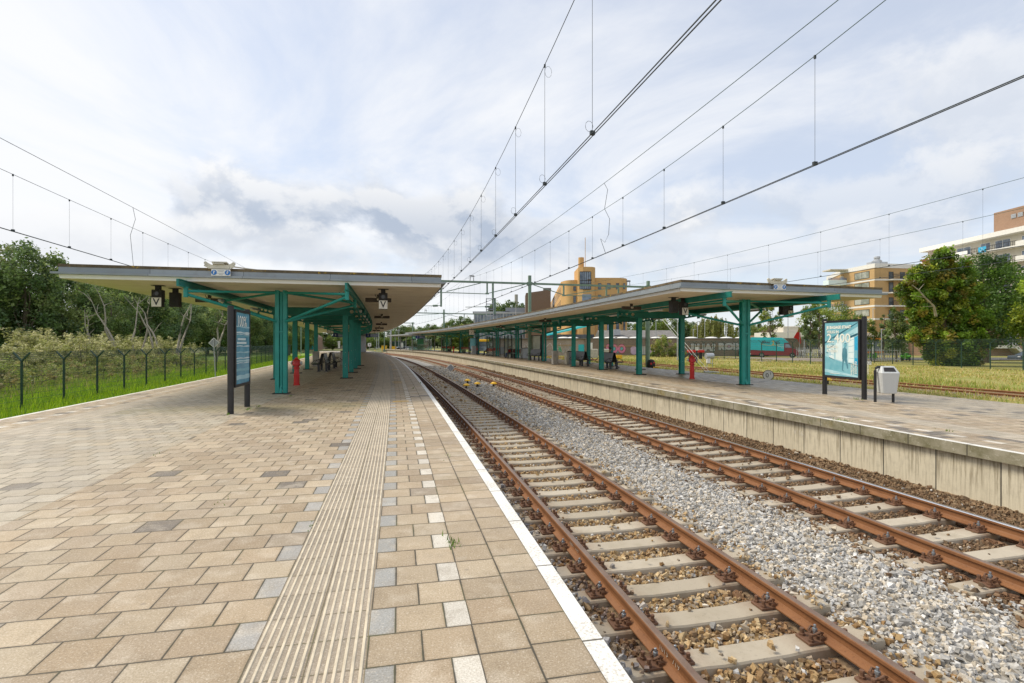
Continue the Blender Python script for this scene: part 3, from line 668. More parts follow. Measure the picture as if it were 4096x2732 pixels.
def canopy(label, axis, dL, dR, s0L, s0R, s1, cols, portals, xcols, name='platform_canopy', clip=None):
    base = P(cols[0], axis, 0); t = thing(name, label, 'canopy', base)
    q = [None]+[x for x in frange(math.ceil(max(s0L, s0R))+1, s1, 1.0)]
    sf = lambda d: s0L+(s0R-s0L)*(d-dL)/(dR-dL)
    q[0] = (s0L+s0R)/2
    n = 12; ds = [dL+(dR-dL)*k/n for k in range(n+1)]
    b = MB(); b.sweep([(d, ZS) for d in ds], q, 0, s_first=sf); b.sweep([(d, ZS+.36) for d in ds], q, 1, s_first=sf)
    wchild(b.build('roof_deck', ['soffit', 'roofgrey'], fix=False), t)
    # fascia ring: list of (s, d, outward s, outward d)
    ring = [(q[k] if k else s0R, dR, 0, 1) for k in range(1, len(q))][::-1]
    ring += [(s0R, dR, -1, 1)]+[(sf(dR+(dL-dR)*k/10), dR+(dL-dR)*k/10, -1, 0) for k in range(1, 10)]+[(s0L, dL, -1, -1)]
    ring += [(q[k], dL, 0, -1) for k in range(1, len(q))]
    ln = [0.0]
    for a, c in zip(ring, ring[1:]): ln.append(ln[-1]+(P(a[0], a[1])-P(c[0], c[1])).length)
    b = MB(); N = len(ring)
    for j in range(len(EDGE)-1):
        vs = []; fs = []; uv = []
        for (o, z) in (EDGE[j], EDGE[j+1]): vs += [P(r[0]+r[2]*o, r[1]+r[3]*o, ZS+z) for r in ring]
        for i in range(N-1):
            fs.append((i, i+1, N+i+1, N+i)); uv.append([(EDGE[j][1], ln[i]), (EDGE[j][1], ln[i+1]), (EDGE[j+1][1], ln[i+1]), (EDGE[j+1][1], ln[i])])
        b.add(vs, fs, 0 if j < 1 else (1 if j < 5 else 2), uv)
    e0 = [P(s1, dR, ZS), P(s1, dL, ZS), P(s1, dL, ZS+.36), P(s1, dR, ZS+.36)]; b.add(e0, [(0, 1, 2, 3)], 1)
    wchild(b.build('fascia', ['fascia_white', 'zinc', 'roofedge'], fix=False), t)
    # long beams, cable tray
    for sg in (-1, 1):
        d = axis+sg*2.2; qq = frange(cols[0]-2.25, s1-.5, 1.0); b = MB()
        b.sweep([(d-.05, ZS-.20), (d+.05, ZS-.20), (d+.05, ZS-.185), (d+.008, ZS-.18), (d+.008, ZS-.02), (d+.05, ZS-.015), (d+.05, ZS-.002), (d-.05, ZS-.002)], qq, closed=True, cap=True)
        wchild(b.build('long_beam', 'teal_dark'), t)
        d2 = axis+sg*1.98; b = MB(); qq = frange(cols[0]-1.6, s1-1, 1.0)
        b.sweep([(d2-.06, ZS-.27), (d2+.06, ZS-.27), (d2+.06, ZS-.21), (d2+.05, ZS-.21), (d2+.05, ZS-.26), (d2-.05, ZS-.26), (d2-.05, ZS-.21), (d2-.06, ZS-.21)], qq, closed=True, cap=True)
        wchild(b.build('cable_tray', 'teal'), t)
    def xarms(s, reach=1.8, lo=2.34, hi=3.27, r=.045):
        for sa in (-1, 1):
            for sg in (-1, 1):
                e = P(s+sa*reach, axis+sg*2.17, ZS-.33); b = MB()
                c1 = P(s+sa*.08, axis+sg*.14, hi); c2 = P(s+sa*.08, axis+sg*.14, lo)
                b.tube([c1, e+Vector((0, 0, .03))], r*.9, 10); b.tube([c2, e-Vector((0, 0, .05))], r, 10)
                wchild(b.build('brace', 'teal', smooth=True), t)
                b = MB(); b.tube([e-Vector((0, 0, .14)), e+Vector((0, 0, .14))], .062, 12); b.tube([e+Vector((0, 0, .13)), e+Vector((0, 0, .15))], .085, 12)
                wchild(b.build('brace_socket', 'teal', smooth=True), t)
    def post(s, fine=True):
        b = MB(); R = Matrix.Rotation(head(s), 3, 'Z')
        for sg in (-1, 1): hsection(b, s, axis+sg*.115, .02, ZS-.06, .125, .20, .018)
        for z in (lo_ for lo_ in (2.26, 2.42, 2.85, 3.05, 3.22)):
            for sg in (-1, 1):
                for k in (-1, 1): b.lathe([(.012, 0), (.012, .012)], 6, P(s, axis+sg*.115+k*.035, z)+R @ Vector((0, -.101, 0)), R=R @ Matrix.Rotation(PI/2, 3, 'X'))
        for z in (2.0, 1.42, .95) if False else ():
            pass
        b.box(P(s, axis, 2.34), (.37, .22, .02), m=0, R=R); b.box(P(s, axis, 3.27), (.37, .22, .02), R=R)
        col = wchild(b.build('column', 'teal'), t)
        if fine:
            b = MB(); c = P(s, axis)+R @ Vector((0, -.04, 0)); o = R @ Vector((0, -.10, 0))
            b.tube([c+Vector((0, 0, ZS-.1)), c+Vector((0, 0, .30)), c+Vector((0, 0, .14))+o*.4, c+o+Vector((0, 0, .02))], .048, 10)
            for z in (1.95, .95): b.tube([c+Vector((0, 0, z)), c+Vector((0, 0, z+.05))], .056, 10)
            b.box(P(s, axis, 2.0)+R @ Vector((0, -.105, 0)), (.40, .012, .035), R=R)
            o2 = b.build('drainpipe', 'teal', smooth=True); wchild(o2, t)
        b = MB(); b.box(P(s, axis, .012), (.52, .34, .024), R=R); wchild(b.build('base_plate', 'blackmatt'), t)
    for s in cols: xarms(s); post(s)
    for i, (s, da, db, conc) in enumerate(portals):
        R = Matrix.Rotation(head(s), 3, 'Z')
        for j, d in enumerate((da, db)):
            b = MB(); z0 = .03; hsection(b, s, d, z0, ZS-.50, .235, .21, .02)
            for z in (.55, .66, 1.2) if not conc else ():
                b.lathe([(.011, 0), (.011, .006)], 6, P(s, d, z)+R @ Vector((.0, -.107, 0)), m=1, R=R @ Matrix.Rotation(PI/2, 3, 'X'))
            b.box(P(s, d, 2.05), (.245, .22, .012), R=R)
            wchild(b.build('column', ['teal', 'white']), t)
            b = MB(); b.box(P(s, d+.06, .018), (.56, .34, .036), R=R); wchild(b.build('base_plate', 'blackmatt'), t)
            if conc and j == 0:
                b = MB(); b.box(P(s, d, .52), (.42, .36, 1.04), R=R, bev=.02); wchild(b.build('concrete_plinth', 'concrete_grey'), t)
        b = MB(); zt, zb = ZS-.15, ZS-.50
        b.box(P(s, (da+db)/2, (zt+zb)/2), (db-da+.23, .018, zt-zb), R=R)
        for z in (zt-.008, zb+.008): b.box(P(s, (da+db)/2, z), (db-da+.23, .2, .016), R=R)
        for sg, d in ((-1, da), (1, db)):
            x0 = sg*.115; x1 = (axis+sg*2.28)-d
            T = lambda x, y, nn_, d=d: P(s, d+x, y)+R @ Vector((0, nn_, 0))
            L = x1-x0; poly = [(x0, zb), (x1, zb+.14), (x1, zt), (x0, zt)]
            plate(b, poly, [(x0+L*.22, zb+.18, .085), (x0+L*.53, zb+.205, .068), (x0+L*.79, zb+.225, .045)], T, .02)
            b.box(P(s, d+(x0+x1)/2, zt-.006), (abs(L), .16, .012), R=R)
            b.bar(P(s, d+x0, zb), P(s, d+x1, zb+.14), .16, .012)
            b.box(P(s, axis+sg*2.28, (zt+zb)/2+.02), (.03, .22, .36), R=R)
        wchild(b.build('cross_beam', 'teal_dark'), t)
    for s in xcols: xarms(s, 1.75, 2.45, 3.2); post(s, False)
    return t
canopy('left platform canopy with beige soffit, grey zinc edge and teal steel columns', -4.73, -10.02, .26, 16.85, 16.95, 100, [18.5],
       [(25.65, -6.27, -3.31, 0), (30.4, -6.24, -3.34, 0), (34.7, -6.2, -3.34, 0), (39.2, -6.2, -3.3, 1)], [47, 55.5, 64, 72.5, 81, 89.5])
canopy('right platform canopy with beige soffit, its corner pointing over the opposite tracks', 12.22, 8.35, 17.35, 16.4, 17.0, 112, [18.25],
       [(24.9, 11.1, 13.52, 0), (29.7, 11.1, 13.6, 0), (34.1, 10.98, 13.75, 0), (37.8, 10.9, 13.6, 1)], [44.5, 53.4, 62.0, 72.4, 83.2, 93.5])
# ------------------------------------------------------------------ things under the canopies
def F3(s, d, z=0.0): return P(s, d, z), head(s)
def strip_light(s, d, label, group, first=[None]):
    if first[0] is None:
        t = thing('strip_light', label, 'light', *[P(s, d, ZS-.30)], rz=head(s), group=group)
        b = MB(); b.box((0, 0, 0), (.11, 1.25, .05), bev=.01); b.build('housing', 'galv', parent=t)
        b = MB(); b.box((0, 0, -.045), (.085, 1.2, .04), bev=.012); b.build('diffuser', 'offwhite', parent=t); first[0] = t
    else: copy_tree(first[0], P(s, d, ZS-.30), head(s), label=label, group=group)
for k in range(10): strip_light(21.2+4.25*k, -2.62, 'slim strip light below the track side beam of the left canopy', 'strip lights along the track side of the left canopy')
for k in range(5): strip_light(20.5+4.25*k, -6.95, 'slim strip light under the fence side of the left canopy', 'strip lights along the fence side of the left canopy')
for k in range(8): strip_light(21.5+4.25*k, 10.15, 'slim strip light under the right canopy beside its track side beam', 'strip lights along the track side of the right canopy')
for k in range(3): strip_light(20.6+4.25*k, 14.5, 'slim strip light under the grass side of the right canopy', 'strip lights along the grass side of the right canopy')
def crossboard(s, d, label, first=[None]):
    if first[0] is None:
        t = thing('hanging_casing', label, 'casing', P(s, d, ZS-.2), head(s))
        b = MB(); b.box((0, 0, 0), (.92, .12, .15), bev=.012); b.build('casing', 'brownboard', parent=t)
        b = MB(); b.box((0, 0, .13), (.10, .10, .12)); b.build('bracket', 'brownboard', parent=t)
        b = MB(); b.box((.0, -.07, .03), (.11, .05, .09), bev=.01); b.build('socket_box', 'cream', parent=t)
        b = MB(); b.tube([(.02, -.09, .03), (-.04, -.12, .06), (-.09, -.1, .13), (-.12, -.08, .195)], .011, 6); b.build('cable', 'black', parent=t); first[0] = t
    else: copy_tree(first[0], P(s, d, ZS-.2), head(s), label=label)
for s, w in ((20.0, 'first'), (33.2, 'second'), (46.0, 'third'), (58.5, 'fourth'), (70, 'fifth')): crossboard(s, -1.72, f'dark brown casing hung under the left canopy on the track side, {w} from the front')
crossboard(21.5, -7.75, 'dark brown casing under the left canopy behind the fence side signal lamps')
for s, d, w in ((22.0, 9.25, 'nearest'), (36.0, 9.55, 'middle'), (50.5, 9.7, 'clock side')): crossboard(s, d, f'dark brown casing under the track side of the right canopy, {w} one')
M['lens_dark'] = plain('dark lens', (.07, .075, .08), .25)
def repeater(s, d, label, V=True, back=False):
    t = thing('signal_lamp', label, 'signal lamp', P(s, d, ZS), head(s)+(PI if back else 0))
    b = MB(); b.box((0, 0, -.008), (.34, .2, .012)); b.box((0, 0, -.075), (.14, .12, .13)); b.build('hanger', 'blackmatt', parent=t)
    b = MB(); h = .36 if V else .46; b.box((0, 0, -.14-h/2), (.28, .26, h), bev=.012)
    for x in (-.1, .1): b.lathe([(.012, 0), (.012, .012)], 6, (x, -.13, -.2), R=Matrix.Rotation(PI/2, 3, 'X'))
    b.build('lamp_box', 'blackmatt', parent=t)
    if V:
        b = MB(); b.lathe([(.06, -.02), (.075, .03), (.066, .032), (.06, .0)], 16, (0, -.135, -.26), R=Matrix.Rotation(PI/2, 3, 'X')); b.build('lens', 'lens_dark', parent=t, smooth=True)
        b = MB(); b.box((0, -.142, -.52), (.27, .014, .275), bev=.006); pl = b.build('letter_plate', 'offwhite', parent=t)
        o = text_mesh('V', .29, 'black', 'letter', pl, (0, -.151, -.522), RX90, .002, bold=.004)
        b = MB(); b.box((0, .02, -.57), (.25, .2, .18)); b.build('lower_box', 'blackmatt', parent=t)
    else:
        b = MB(); b.lathe([(.035, -.01), (.035, .015)], 12, (0, -.13, -.42), R=Matrix.Rotation(PI/2, 3, 'X')); b.build('lens', 'black', parent=t)
repeater(18.3, -8.2, 'lettered black signal lamp left of a plain black box under the left canopy')
repeater(19.2, -8.05, 'plain black signal box beside the lettered lamp under the left canopy', V=False)
repeater(17.9, -1.52, 'black signal lamp with white letter plate on the track side of the left canopy')
repeater(18.6, 9.35, 'plain black signal box under the track side of the right canopy', V=False)
repeater(18.9, 9.95, 'lettered black signal lamp under the track side of the right canopy')
repeater(18.9, 14.55, 'plain black signal box behind the right canopy brace', V=False)
repeater(19.6, 15.4, 'lettered signal lamp half hidden behind the right canopy brace above the poster')
# safety boards and cable brackets on the roof edge
def roof_board(s, d, side):
    c = P(s-.165, d, ZS+.25); R = head(s)
    t = thing('safety_board', f'small white board with two blue discs on the {side} canopy edge', 'sign', c, R)
    b = MB(); b.box((0, 0, 0), (.50, .012, .19), bev=.003); b.build('board', 'white', parent=t)
    for x in (-.175, .175):
        b = MB(); b.lathe([(.073, 0), (.073, .004)], 20, (x, -.007, 0), R=Matrix.Rotation(PI/2, 3, 'X')); e = b.build('disc', 'blue', parent=t)
        b = MB(); b.box((x-.01, -.013, -.005), (.022, .003, .07)); b.box((x+.012, -.013, .02), (.03, .003, .02)); b.lathe([(.012, 0), (.012, .003)], 8, (x, -.0115, .045), R=Matrix.Rotation(PI/2, 3, 'X')); b.build('pictogram', 'white', parent=e)
    b = MB()
    for z, w in ((.055, .17), (.025, .12), (-.03, .18), (-.06, .1)): b.box((0, -.008, z), (w, .003, .009))
    b.build('small_print', 'grey', parent=t)
    t = thing('anchor_bracket', f'cream steel anchor bracket on the {side} canopy roof edge', 'bracket', P(s-.12, d-.05, ZS+.36), R)
    b = MB(); b.box((-.02, .02, .06), (.56, .05, .11)); b.box((-.02, .12, .10), (.30, .36, .02), R=Matrix.Rotation(-.25, 3, 'X'))
    b.box((0, .12, .17), (.40, .30, .03), R=Matrix.Rotation(-.15, 3, 'X'))
    for x, a in ((-.32, .5), (.32, -.5)): b.box((x, .02, .10), (.14, .03, .13), R=Matrix.Rotation(a, 3, 'Y')); b.tube([(x*1.14, 0, .16), (x*1.14, .05, .16)], .045, 10)
    b.build('bracket', 'cream', parent=t)
    b = MB(); b.tube([(.2, .1, .1), (.9, .5, .06)], .02, 6); b.build('stay', 'cream', parent=t)
roof_board(16.87, -6.0, 'left'); roof_board(16.68, 12.35, 'right')
def station_clock(s, d, side, rz=0):
    t = thing('station_clock', f'square white station clock hanging under the {side} canopy', 'clock', P(s, d, ZS), head(s)+rz)
    b = MB(); b.box((0, 0, -.1), (.06, .06, .2)); b.build('hanger', 'black', parent=t)
    b = MB(); b.box((0, 0, -.48), (.66, .20, .66), bev=.04); b.build('case', 'blackmatt', parent=t)
    for sg in (-1, 1):
        b = MB(); b.box((0, sg*.102, -.48), (.60, .012, .60), bev=.004); f = b.build('face', 'offwhite', parent=t)
        b = MB(); y = sg*.112
        for k in range(12):
            a = k*PI/6; b.box((.235*math.sin(a), y, -.48+.235*math.cos(a)), (.03, .006, .055), R=Matrix.Rotation(a, 3, 'Y'))
        b.build('hour_marks', 'black', parent=f)
        b = MB()
        for a, L in ((math.radians(52), .15), (math.radians(174), .22)):
            a2 = a if sg < 0 else -a
            b.box((L/2*math.sin(a2), y+sg*.006, -.48+L/2*math.cos(a2)), (.03, .006, L), R=Matrix.Rotation(a2, 3, 'Y'))
        b.build('hands', 'black', parent=f)
station_clock(58.5, -6.7, 'left'); station_clock(64.0, 9.45, 'right')
def info_screen(s, d, side):
    t = thing('departure_screen', f'blue departure screen hanging under the {side} canopy', 'screen', P(s, d, ZS), head(s))
    b = MB(); b.tube([(-.4, 0, 0), (-.4, 0, -.45)], .03, 6); b.tube([(.4, 0, 0), (.4, 0, -.45)], .03, 6); b.build('hangers', 'black', parent=t)
    b = MB(); b.box((0, 0, -.72), (1.75, .22, .55), bev=.03); b.build('case', 'darkblue', parent=t)
    b = MB(); b.box((.30, -.115, -.72), (1.0, .02, .40)); b.build('display', 'window_blue', parent=t)
    text_mesh('4' if side == 'left' else '3', .34, 'white', 'platform_number', t, (-.55, -.118, -.72), RX90, .002)
info_screen(76, -6.3, 'left'); info_screen(79, -1.9, 'track side of the left'); info_screen(101, 8.9, 'far end of the right')
# ------------------------------------------------------------------ hydrants
def hydrant(p, label):
    t = thing('fire_hydrant', label, 'hydrant', p, random.uniform(-.1, .1))
    b = MB(); b.lathe([(.13, 0), (.13, .03), (.105, .035), (.105, .36), (.118, .37), (.118, .40), (.098, .41), (.088, .62), (.118, .64), (.118, .68), (.095, .69), (.092, .74)], 18); b.build('post', 'red', parent=t, smooth=True)
    b = MB(); b.lathe([(.10, .74), (.145, .76), (.15, .80), (.135, .86), (.125, .93), (.135, .94), (.135, .965), (.10, 1.0), (.055, 1.03), (.05, 1.07), (.045, 1.08)], 18); b.build('head', 'red', parent=t, smooth=True)
    for x in (-1, 1):
        b = MB(); R = Matrix.Rotation(x*PI/2, 3, 'Y'); b.lathe([(.05, .08), (.052, .16)], 14, (0, 0, .86), R=R); b.build('outlet', 'red', parent=t, smooth=True)
        b = MB(); b.lathe([(.062, .155), (.068, .165), (.068, .20), (.05, .21), (.03, .225)], 12, (0, 0, .86), R=R); b.build('outlet_cap', 'galv', parent=t)
hydrant(P(22.0, -4.84), 'red fire hydrant standing behind the front column of the left platform')
hydrant(P(21.75, 12.13), 'red fire hydrant on the right platform between the front columns')
b = MB(); b.lathe([(.13, 0), (.13, .03), (.10, .04), (.09, .65), (.13, .7), (.14, .85), (.08, 1.0)], 10); b.tube([(-.2, 0, .82), (.2, 0, .82)], .05, 8); o = b.build('fire_hydrant', 'red', loc=P(86, 11.6)); tag(o, 'tiny red fire hydrant at the far end of the right platform', 'hydrant')
# ------------------------------------------------------------------ benches
def bench(p, rz, label, first=[None]):
    if first[0] is not None: return copy_tree(first[0], p, rz, label=label)
    t = thing('platform_bench', label, 'bench', p, rz); L = 1.7
    for sg in (-1, 1):
        b = MB(); n = 10
        prof = [(.10, .46), (.16, .435), (.38, .425), (.60, .45), (.63, .435), (.60, .42), (.38, .395), (.15, .405)]
        pts = [(sg*x, y) for x, y in prof]; k = len(pts)
        b.add([(x, -L/2, z) for x, z in pts]+[(x, L/2, z) for x, z in pts], [(i, (i+1) % k, k+(i+1) % k, k+i) for i in range(k)]+[tuple(range(k)), tuple(range(k, 2*k))])
        b.build('seat', 'benchblack', parent=t)
        b = MB(); prof = [(.17, .45), (.20, .46), (.07, 1.0), (.055, 1.03), (.03, 1.03), (.045, .99)]; pts = [(sg*x, y) for x, y in prof]; k = len(pts)
        b.add([(x, -L/2, z) for x, z in pts]+[(x, L/2, z) for x, z in pts], [(i, (i+1) % k, k+(i+1) % k, k+i) for i in range(k)]+[tuple(range(k)), tuple(range(k, 2*k))])
        b.build('backrest', 'benchblack', parent=t)
        for y in (-L/2+.05, L/2-.05):
            b = MB(); b.tube([(sg*.16, y, .66), (sg*.30, y, .68), (sg*.45, y, .62), (sg*.60, y, .47)], .017, 6); b.tube([(sg*.2, y, .46), (sg*.24, y, .58), (sg*.34, y, .66)], .013, 6); b.build('armrest', 'benchblack', parent=t, smooth=True)
    for y in (-L/2+.12, L/2-.12):
        for sg in (-1, 1):
            b = MB(); b.box((sg*.21, y, .22), (.11, .06, .44), taper=(1.3, 1)); b.box((sg*.21, y, .012), (.2, .12, .024)); b.bar((sg*.2, y, .40), (sg*.55, y, .41), .04, .05)
            b.build('leg', 'benchblack', parent=t)
    first[0] = t; return t
def benchmat():
    b = NB('black perforated bench metal'); p = b.obj(); vo = nn(b.nt, 'ShaderNodeTexVoronoi'); vo.inputs['Scale'].default_value = 60; vo.inputs['Randomness'].default_value = 0.0; b.L(p, vo.inputs['Vector'])
    col = b.mix(b.ramp(vo.outputs['Distance'], .25, .35), (.004, .004, .004), (.022, .022, .025)); b.set(col, .33, 0, .6); return b.m
M['benchblack'] = benchmat()
bench(P(32.6, -5.0), head(32.6), 'black back to back bench behind the hydrant on the left platform')
bench(P(36.3, -4.9), head(36.3), 'black bench next to the concrete based column on the left platform')
bench(P(31.2, 12.25), head(31.2), 'black bench with a seated person, nearest on the right platform')
bench(P(35.3, 12.0), head(35.3), 'black bench beside the pale cabinet on the right platform')
bench(P(47.0, 12.3), head(47)+.25, 'black bench below the pale poster on the right platform')
# ------------------------------------------------------------------ advertising panels
def paintmat(name, c1, c2, sc=3.0):
    b = NB(name); o = b.obj(); col = b.mix(b.ramp(b.noise(sc, 5, o, .6), .35, .65), c1, c2); b.set(col, .25, 0, .6); return b.m
M['post_base'] = paintmat('poster pale cyan', (.33, .60, .68), (.48, .72, .78), 2)
M['post_mid'] = paintmat('poster mid cyan', (.13, .40, .50), (.24, .52, .60), 3)
M['post_dark'] = paintmat('poster dark teal', (.02, .10, .15), (.05, .17, .23), 4)
M['post_pale'] = paintmat('poster white blue', (.66, .82, .84), (.76, .88, .89), 3)
M['post_bright'] = paintmat('poster bright blue', (.02, .36, .62), (.05, .42, .68), 4)
M['post_blue'] = paintmat('poster lake blue', (.06, .25, .38), (.15, .42, .55), 2.5)
M['post_green'] = paintmat('faded poster', (.42, .47, .38), (.60, .62, .52), 1.2)
M['lettering'] = plain('pale lettering', (.82, .84, .76), .5, 0, .03)
def panel(name, label, p, rz, W, z0, z1):
    t = thing(name, label, 'advertising panel', p, rz)
    for i, x in enumerate((-W/2-.05, W/2+.06)):
        b = MB(); b.tube([(x, .05, 0), (x, .05, z1+.05)], .07, 12); b.tube([(x, .05, z1+.05), (x, .05, z1+.07)], .06, 12); b.build('post', 'black', parent=t, smooth=True)
    b = MB(); zc = (z0+z1)/2; b.box((0, .06, zc), (W, .16, z1-z0), bev=.02); b.build('case', 'black', parent=t)
    b = MB(); f = .065
    for (x, z, w, h) in ((0, z1-f/2, W, f), (0, z0+f/2, W, f), (-W/2+f/2, zc, f, z1-z0-2*f), (W/2-f/2, zc, f, z1-z0-2*f)): b.box((x, -.03, z), (w, .03, h))
    b.build('frame', 'black', parent=t)
    return t
def flat(b, pts, y, m): b.prism([(x, y, z) for x, z in pts], (0, 0, 0), (0, -.0015, 0), m)
s_, d_ = 13.7, 12.18
t = panel('advertising_panel', 'black framed light blue luggage locker poster standing beside the white bin', P(s_, d_), head(s_)-PI/2-.10, 1.50, .56, 2.34)
W2, zb, zt = .685, .625, 2.275
b = MB(); b.box((0, -.026, (zb+zt)/2), (2*W2, .012, zt-zb)); po = b.build('poster', 'post_base', parent=t)
b = MB(); L, R_ = -W2, W2
flat(b, [(L, zt), (R_, zt), (R_, zt-.14), (L, zt-.72)], -.033, 0)               # ceiling
flat(b, [(R_-.02, zt-.02), (R_-.02, zt-.05), (L, zt-.66), (L, zt-.60)], -.0355, 1)  # coving line
flat(b, [(L, zb), (R_, zb), (R_, zb+.33), (.10, zb+.42), (L, zb+.60)], -.033, 0)    # floor
flat(b, [(L, zb+.10), (R_, zb+.0), (R_, zb+.05), (L, zb+.20)], -.0355, 3)
flat(b, [(-.22, zt-.66), (.06, zt-.48), (.06, zb+.46), (-.22, zb+.52)], -.0345, 2)  # pale wall
flat(b, [(-.50, zt-.78), (-.28, zt-.70), (-.28, zb+.49), (-.50, zb+.56)], -.0345, 2); flat(b, [(-.48, zt-.76), (-.30, zt-.69), (-.30, zt-.74), (-.48, zt-.81)], -.036, 1)
flat(b, [(-.47, zb+.62), (-.445, zb+.615), (-.445, zt-.86), (-.47, zt-.87)], -.036, 4)
for k in range(4): flat(b, [(-.43, zb+.66+.16*k), (-.31, zb+.63+.17*k), (-.31, zb+.645+.17*k), (-.43, zb+.675+.16*k)], -.036, 0)
flat(b, [(-.50, zb+.575), (-.26, zb+.50), (-.26, zb+.485), (-.50, zb+.555)], -.036, 1)
flat(b, [(-.64, zb+.72), (-.56, zb+.69), (-.56, zt-.93), (-.64, zt-.95)], -.0345, 5)
flat(b, [(.30, zt-.52), (.52, zt-.43), (.52, zb+.42), (.30, zb+.44)], -.0345, 2)
for k in range(5): flat(b, [(.31, zb+.56+.17*k), (.51, zb+.55+.19*k), (.51, zb+.56+.19*k), (.31, zb+.57+.17*k)], -.036, 0)
flat(b, [(.32, zt-.44), (R_-.02, zt-.34), (R_-.02, zt-.40), (.32, zt-.51)], -.036, 1)
flat(b, [(.54, zt-.47), (.665, zt-.42), (.665, zb+.37), (.54, zb+.40)], -.0345, 4); flat(b, [(.55, zb+.80), (.655, zb+.80), (.655, zb+.56), (.55, zb+.58)], -.036, 0)
flat(b, [(.30, zb+.42), (R_-.02, zb+.36), (R_-.02, zb+.33), (.30, zb+.40)], -.036, 1)
b.build('poster_picture', ['post_mid', 'post_dark', 'post_pale', 'post_base', 'post_bright', 'post_blue'], parent=po)
# blurred figure walking through the pictured hall
b = MB()
flat(b, [(.075, zb+.52), (.055, zb+.30), (.05, zb+.18), (.13, zb+.155), (.13, zb+.17), (.08, zb+.20), (.115, zb+.40), (.15, zb+.52)], -.0375, 0)
flat(b, [(.14, zb+.52), (.24, zb+.30), (.25, zb+.245), (.30, zb+.245), (.29, zb+.33), (.25, zb+.52)], -.0375, 0)
flat(b, [(.06, zb+.52), (.05, zb+.66), (.075, zb+.84), (.16, zb+.885), (.235, zb+.84), (.255, zb+.66), (.24, zb+.52)], -.038, 0)
flat(b, [(.13, zb+.88), (.115, zb+.95), (.14, zb+1.01), (.20, zb+1.02), (.23, zb+.97), (.215, zb+.88)], -.038, 1)
flat(b, [(.14, zb+1.0), (.20, zb+1.03), (.24, zb+1.0), (.20, zb+.985)], -.0385, 0)
M['post_fig'] = paintmat('poster figure teal', (.07, .22, .29), (.12, .30, .38), 6)
b.build('poster_figure', ['post_fig', 'post_mid'], parent=po)
for tx, sz, x, z, bo, sx in (('JE BAGAGE STAAT', .118, -.60, zt-.155, .006, 1.05), ('VEILIG IN', .118, -.585, zt-.295, .0035, 1.03), ('2.400', .375, -.60, zt-.50, .003, 1.2), ('BAGAGE-', .112, -.585, zt-.755, .0035, 1.03), ('KLUIZEN', .112, -.585, zt-.885, .0035, 1.03)):
    text_mesh(tx, sz, 'lettering', 'poster_text', po, (x, -.041, z), RX90, .0008, 'LEFT', bo, sx)
RV = RX90 @ Matrix.Rotation(PI/2, 3, 'Z')
for i, tx in enumerate(('WEETJES', 'OVER HET', 'STATION!')): text_mesh(tx, .085, 'lettering', 'poster_text', po, (.44+.085*i, -.041, zb+.06+.02*i), RV, .0008, 'LEFT', .0015)
b = MB(); b.box((-.25, -.041, zb+.07), (.42, .001, .012)); b.build('poster_small_print', 'lettering', parent=po)
b = MB(); b.box((-.66, -.046, 2.315), (.1, .003, .016)); b.build('maker_strip', 'offwhite', parent=t)
# the panel on the near platform, seen edge on
s_, d_ = 14.25, -4.83
t = panel('advertising_panel', 'tall black panel with blue water poster seen nearly edge on, on the left platform', P(s_, d_), head(s_)+PI/2+.0, 1.30, .60, 2.44)
W2, zb, zt = .585, .665, 2.375
b = MB(); b.box((0, -.026, (zb+zt)/2), (2*W2, .012, zt-zb)); po = b.build('poster', 'post_blue', parent=t)
b = MB(); rnd = random.Random(5)
for (z, h, m) in ((zt-.47, .03, 0), (zt-.52, .014, 0), (zt-.56, .02, 1), (zt-.80, .018, 0), (zb+.62, .02, 0), (zb+.56, .035, 2), (zb+.50, .012, 0), (zb+.36, .06, 1), (zb+.20, .10, 2), (zt-.95, .02, 2), (zt-.33, .03, 2)):
    pts = [(-W2, z), (-W2*.4, z+.012), (W2*.1, z-.008), (W2*.6, z+.01), (W2, z), (W2, z-h), (W2*.5, z-h-.008), (0, z-h), (-W2*.5, z-h+.008), (-W2, z-h)]
    flat(b, pts, -.034-.0004*m, m)
b.build('poster_picture', ['post_pale', 'post_mid', 'post_base'], parent=po)
text_mesh('100%', .36, 'lettering', 'poster_text', po, (-.52, -.04, zt-.22), RX90, .0008, 'LEFT', .003, 1.05)
b = MB(); 
for z, w in ((zt-.64, .7), (zt-.73, .82)): b.box((-.12, -.0385, z), (w, .001, .05))
b.build('poster_small_print', 'post_pale', parent=po)
# faded poster panel far along the right platform
p = at(2146, 1441); s_, d_ = SD(p)
t = panel('advertising_panel', 'black framed panel with a faded pale poster above the right platform bench', P(s_+1.2, d_+.2), head(s_)-PI/2+.75, 1.3, .65, 2.35)
b = MB(); b.box((0, -.026, 1.5), (1.16, .012, 1.56)); b.build('poster', 'post_green', parent=t)
def dark_panel(u, v, label):
    p = at(u, v); s_, d_ = SD(p); t = panel('advertising_panel', label, p, head(s_)-PI/2+.6, 1.2, .7, 2.35)
    b = MB(); b.box((0, -.026, 1.5), (1.06, .012, 1.5)); b.build('poster', 'post_mid', parent=t)
dark_panel(1892, 1417, 'dim blue timetable panel among the shelter posts on the right platform')
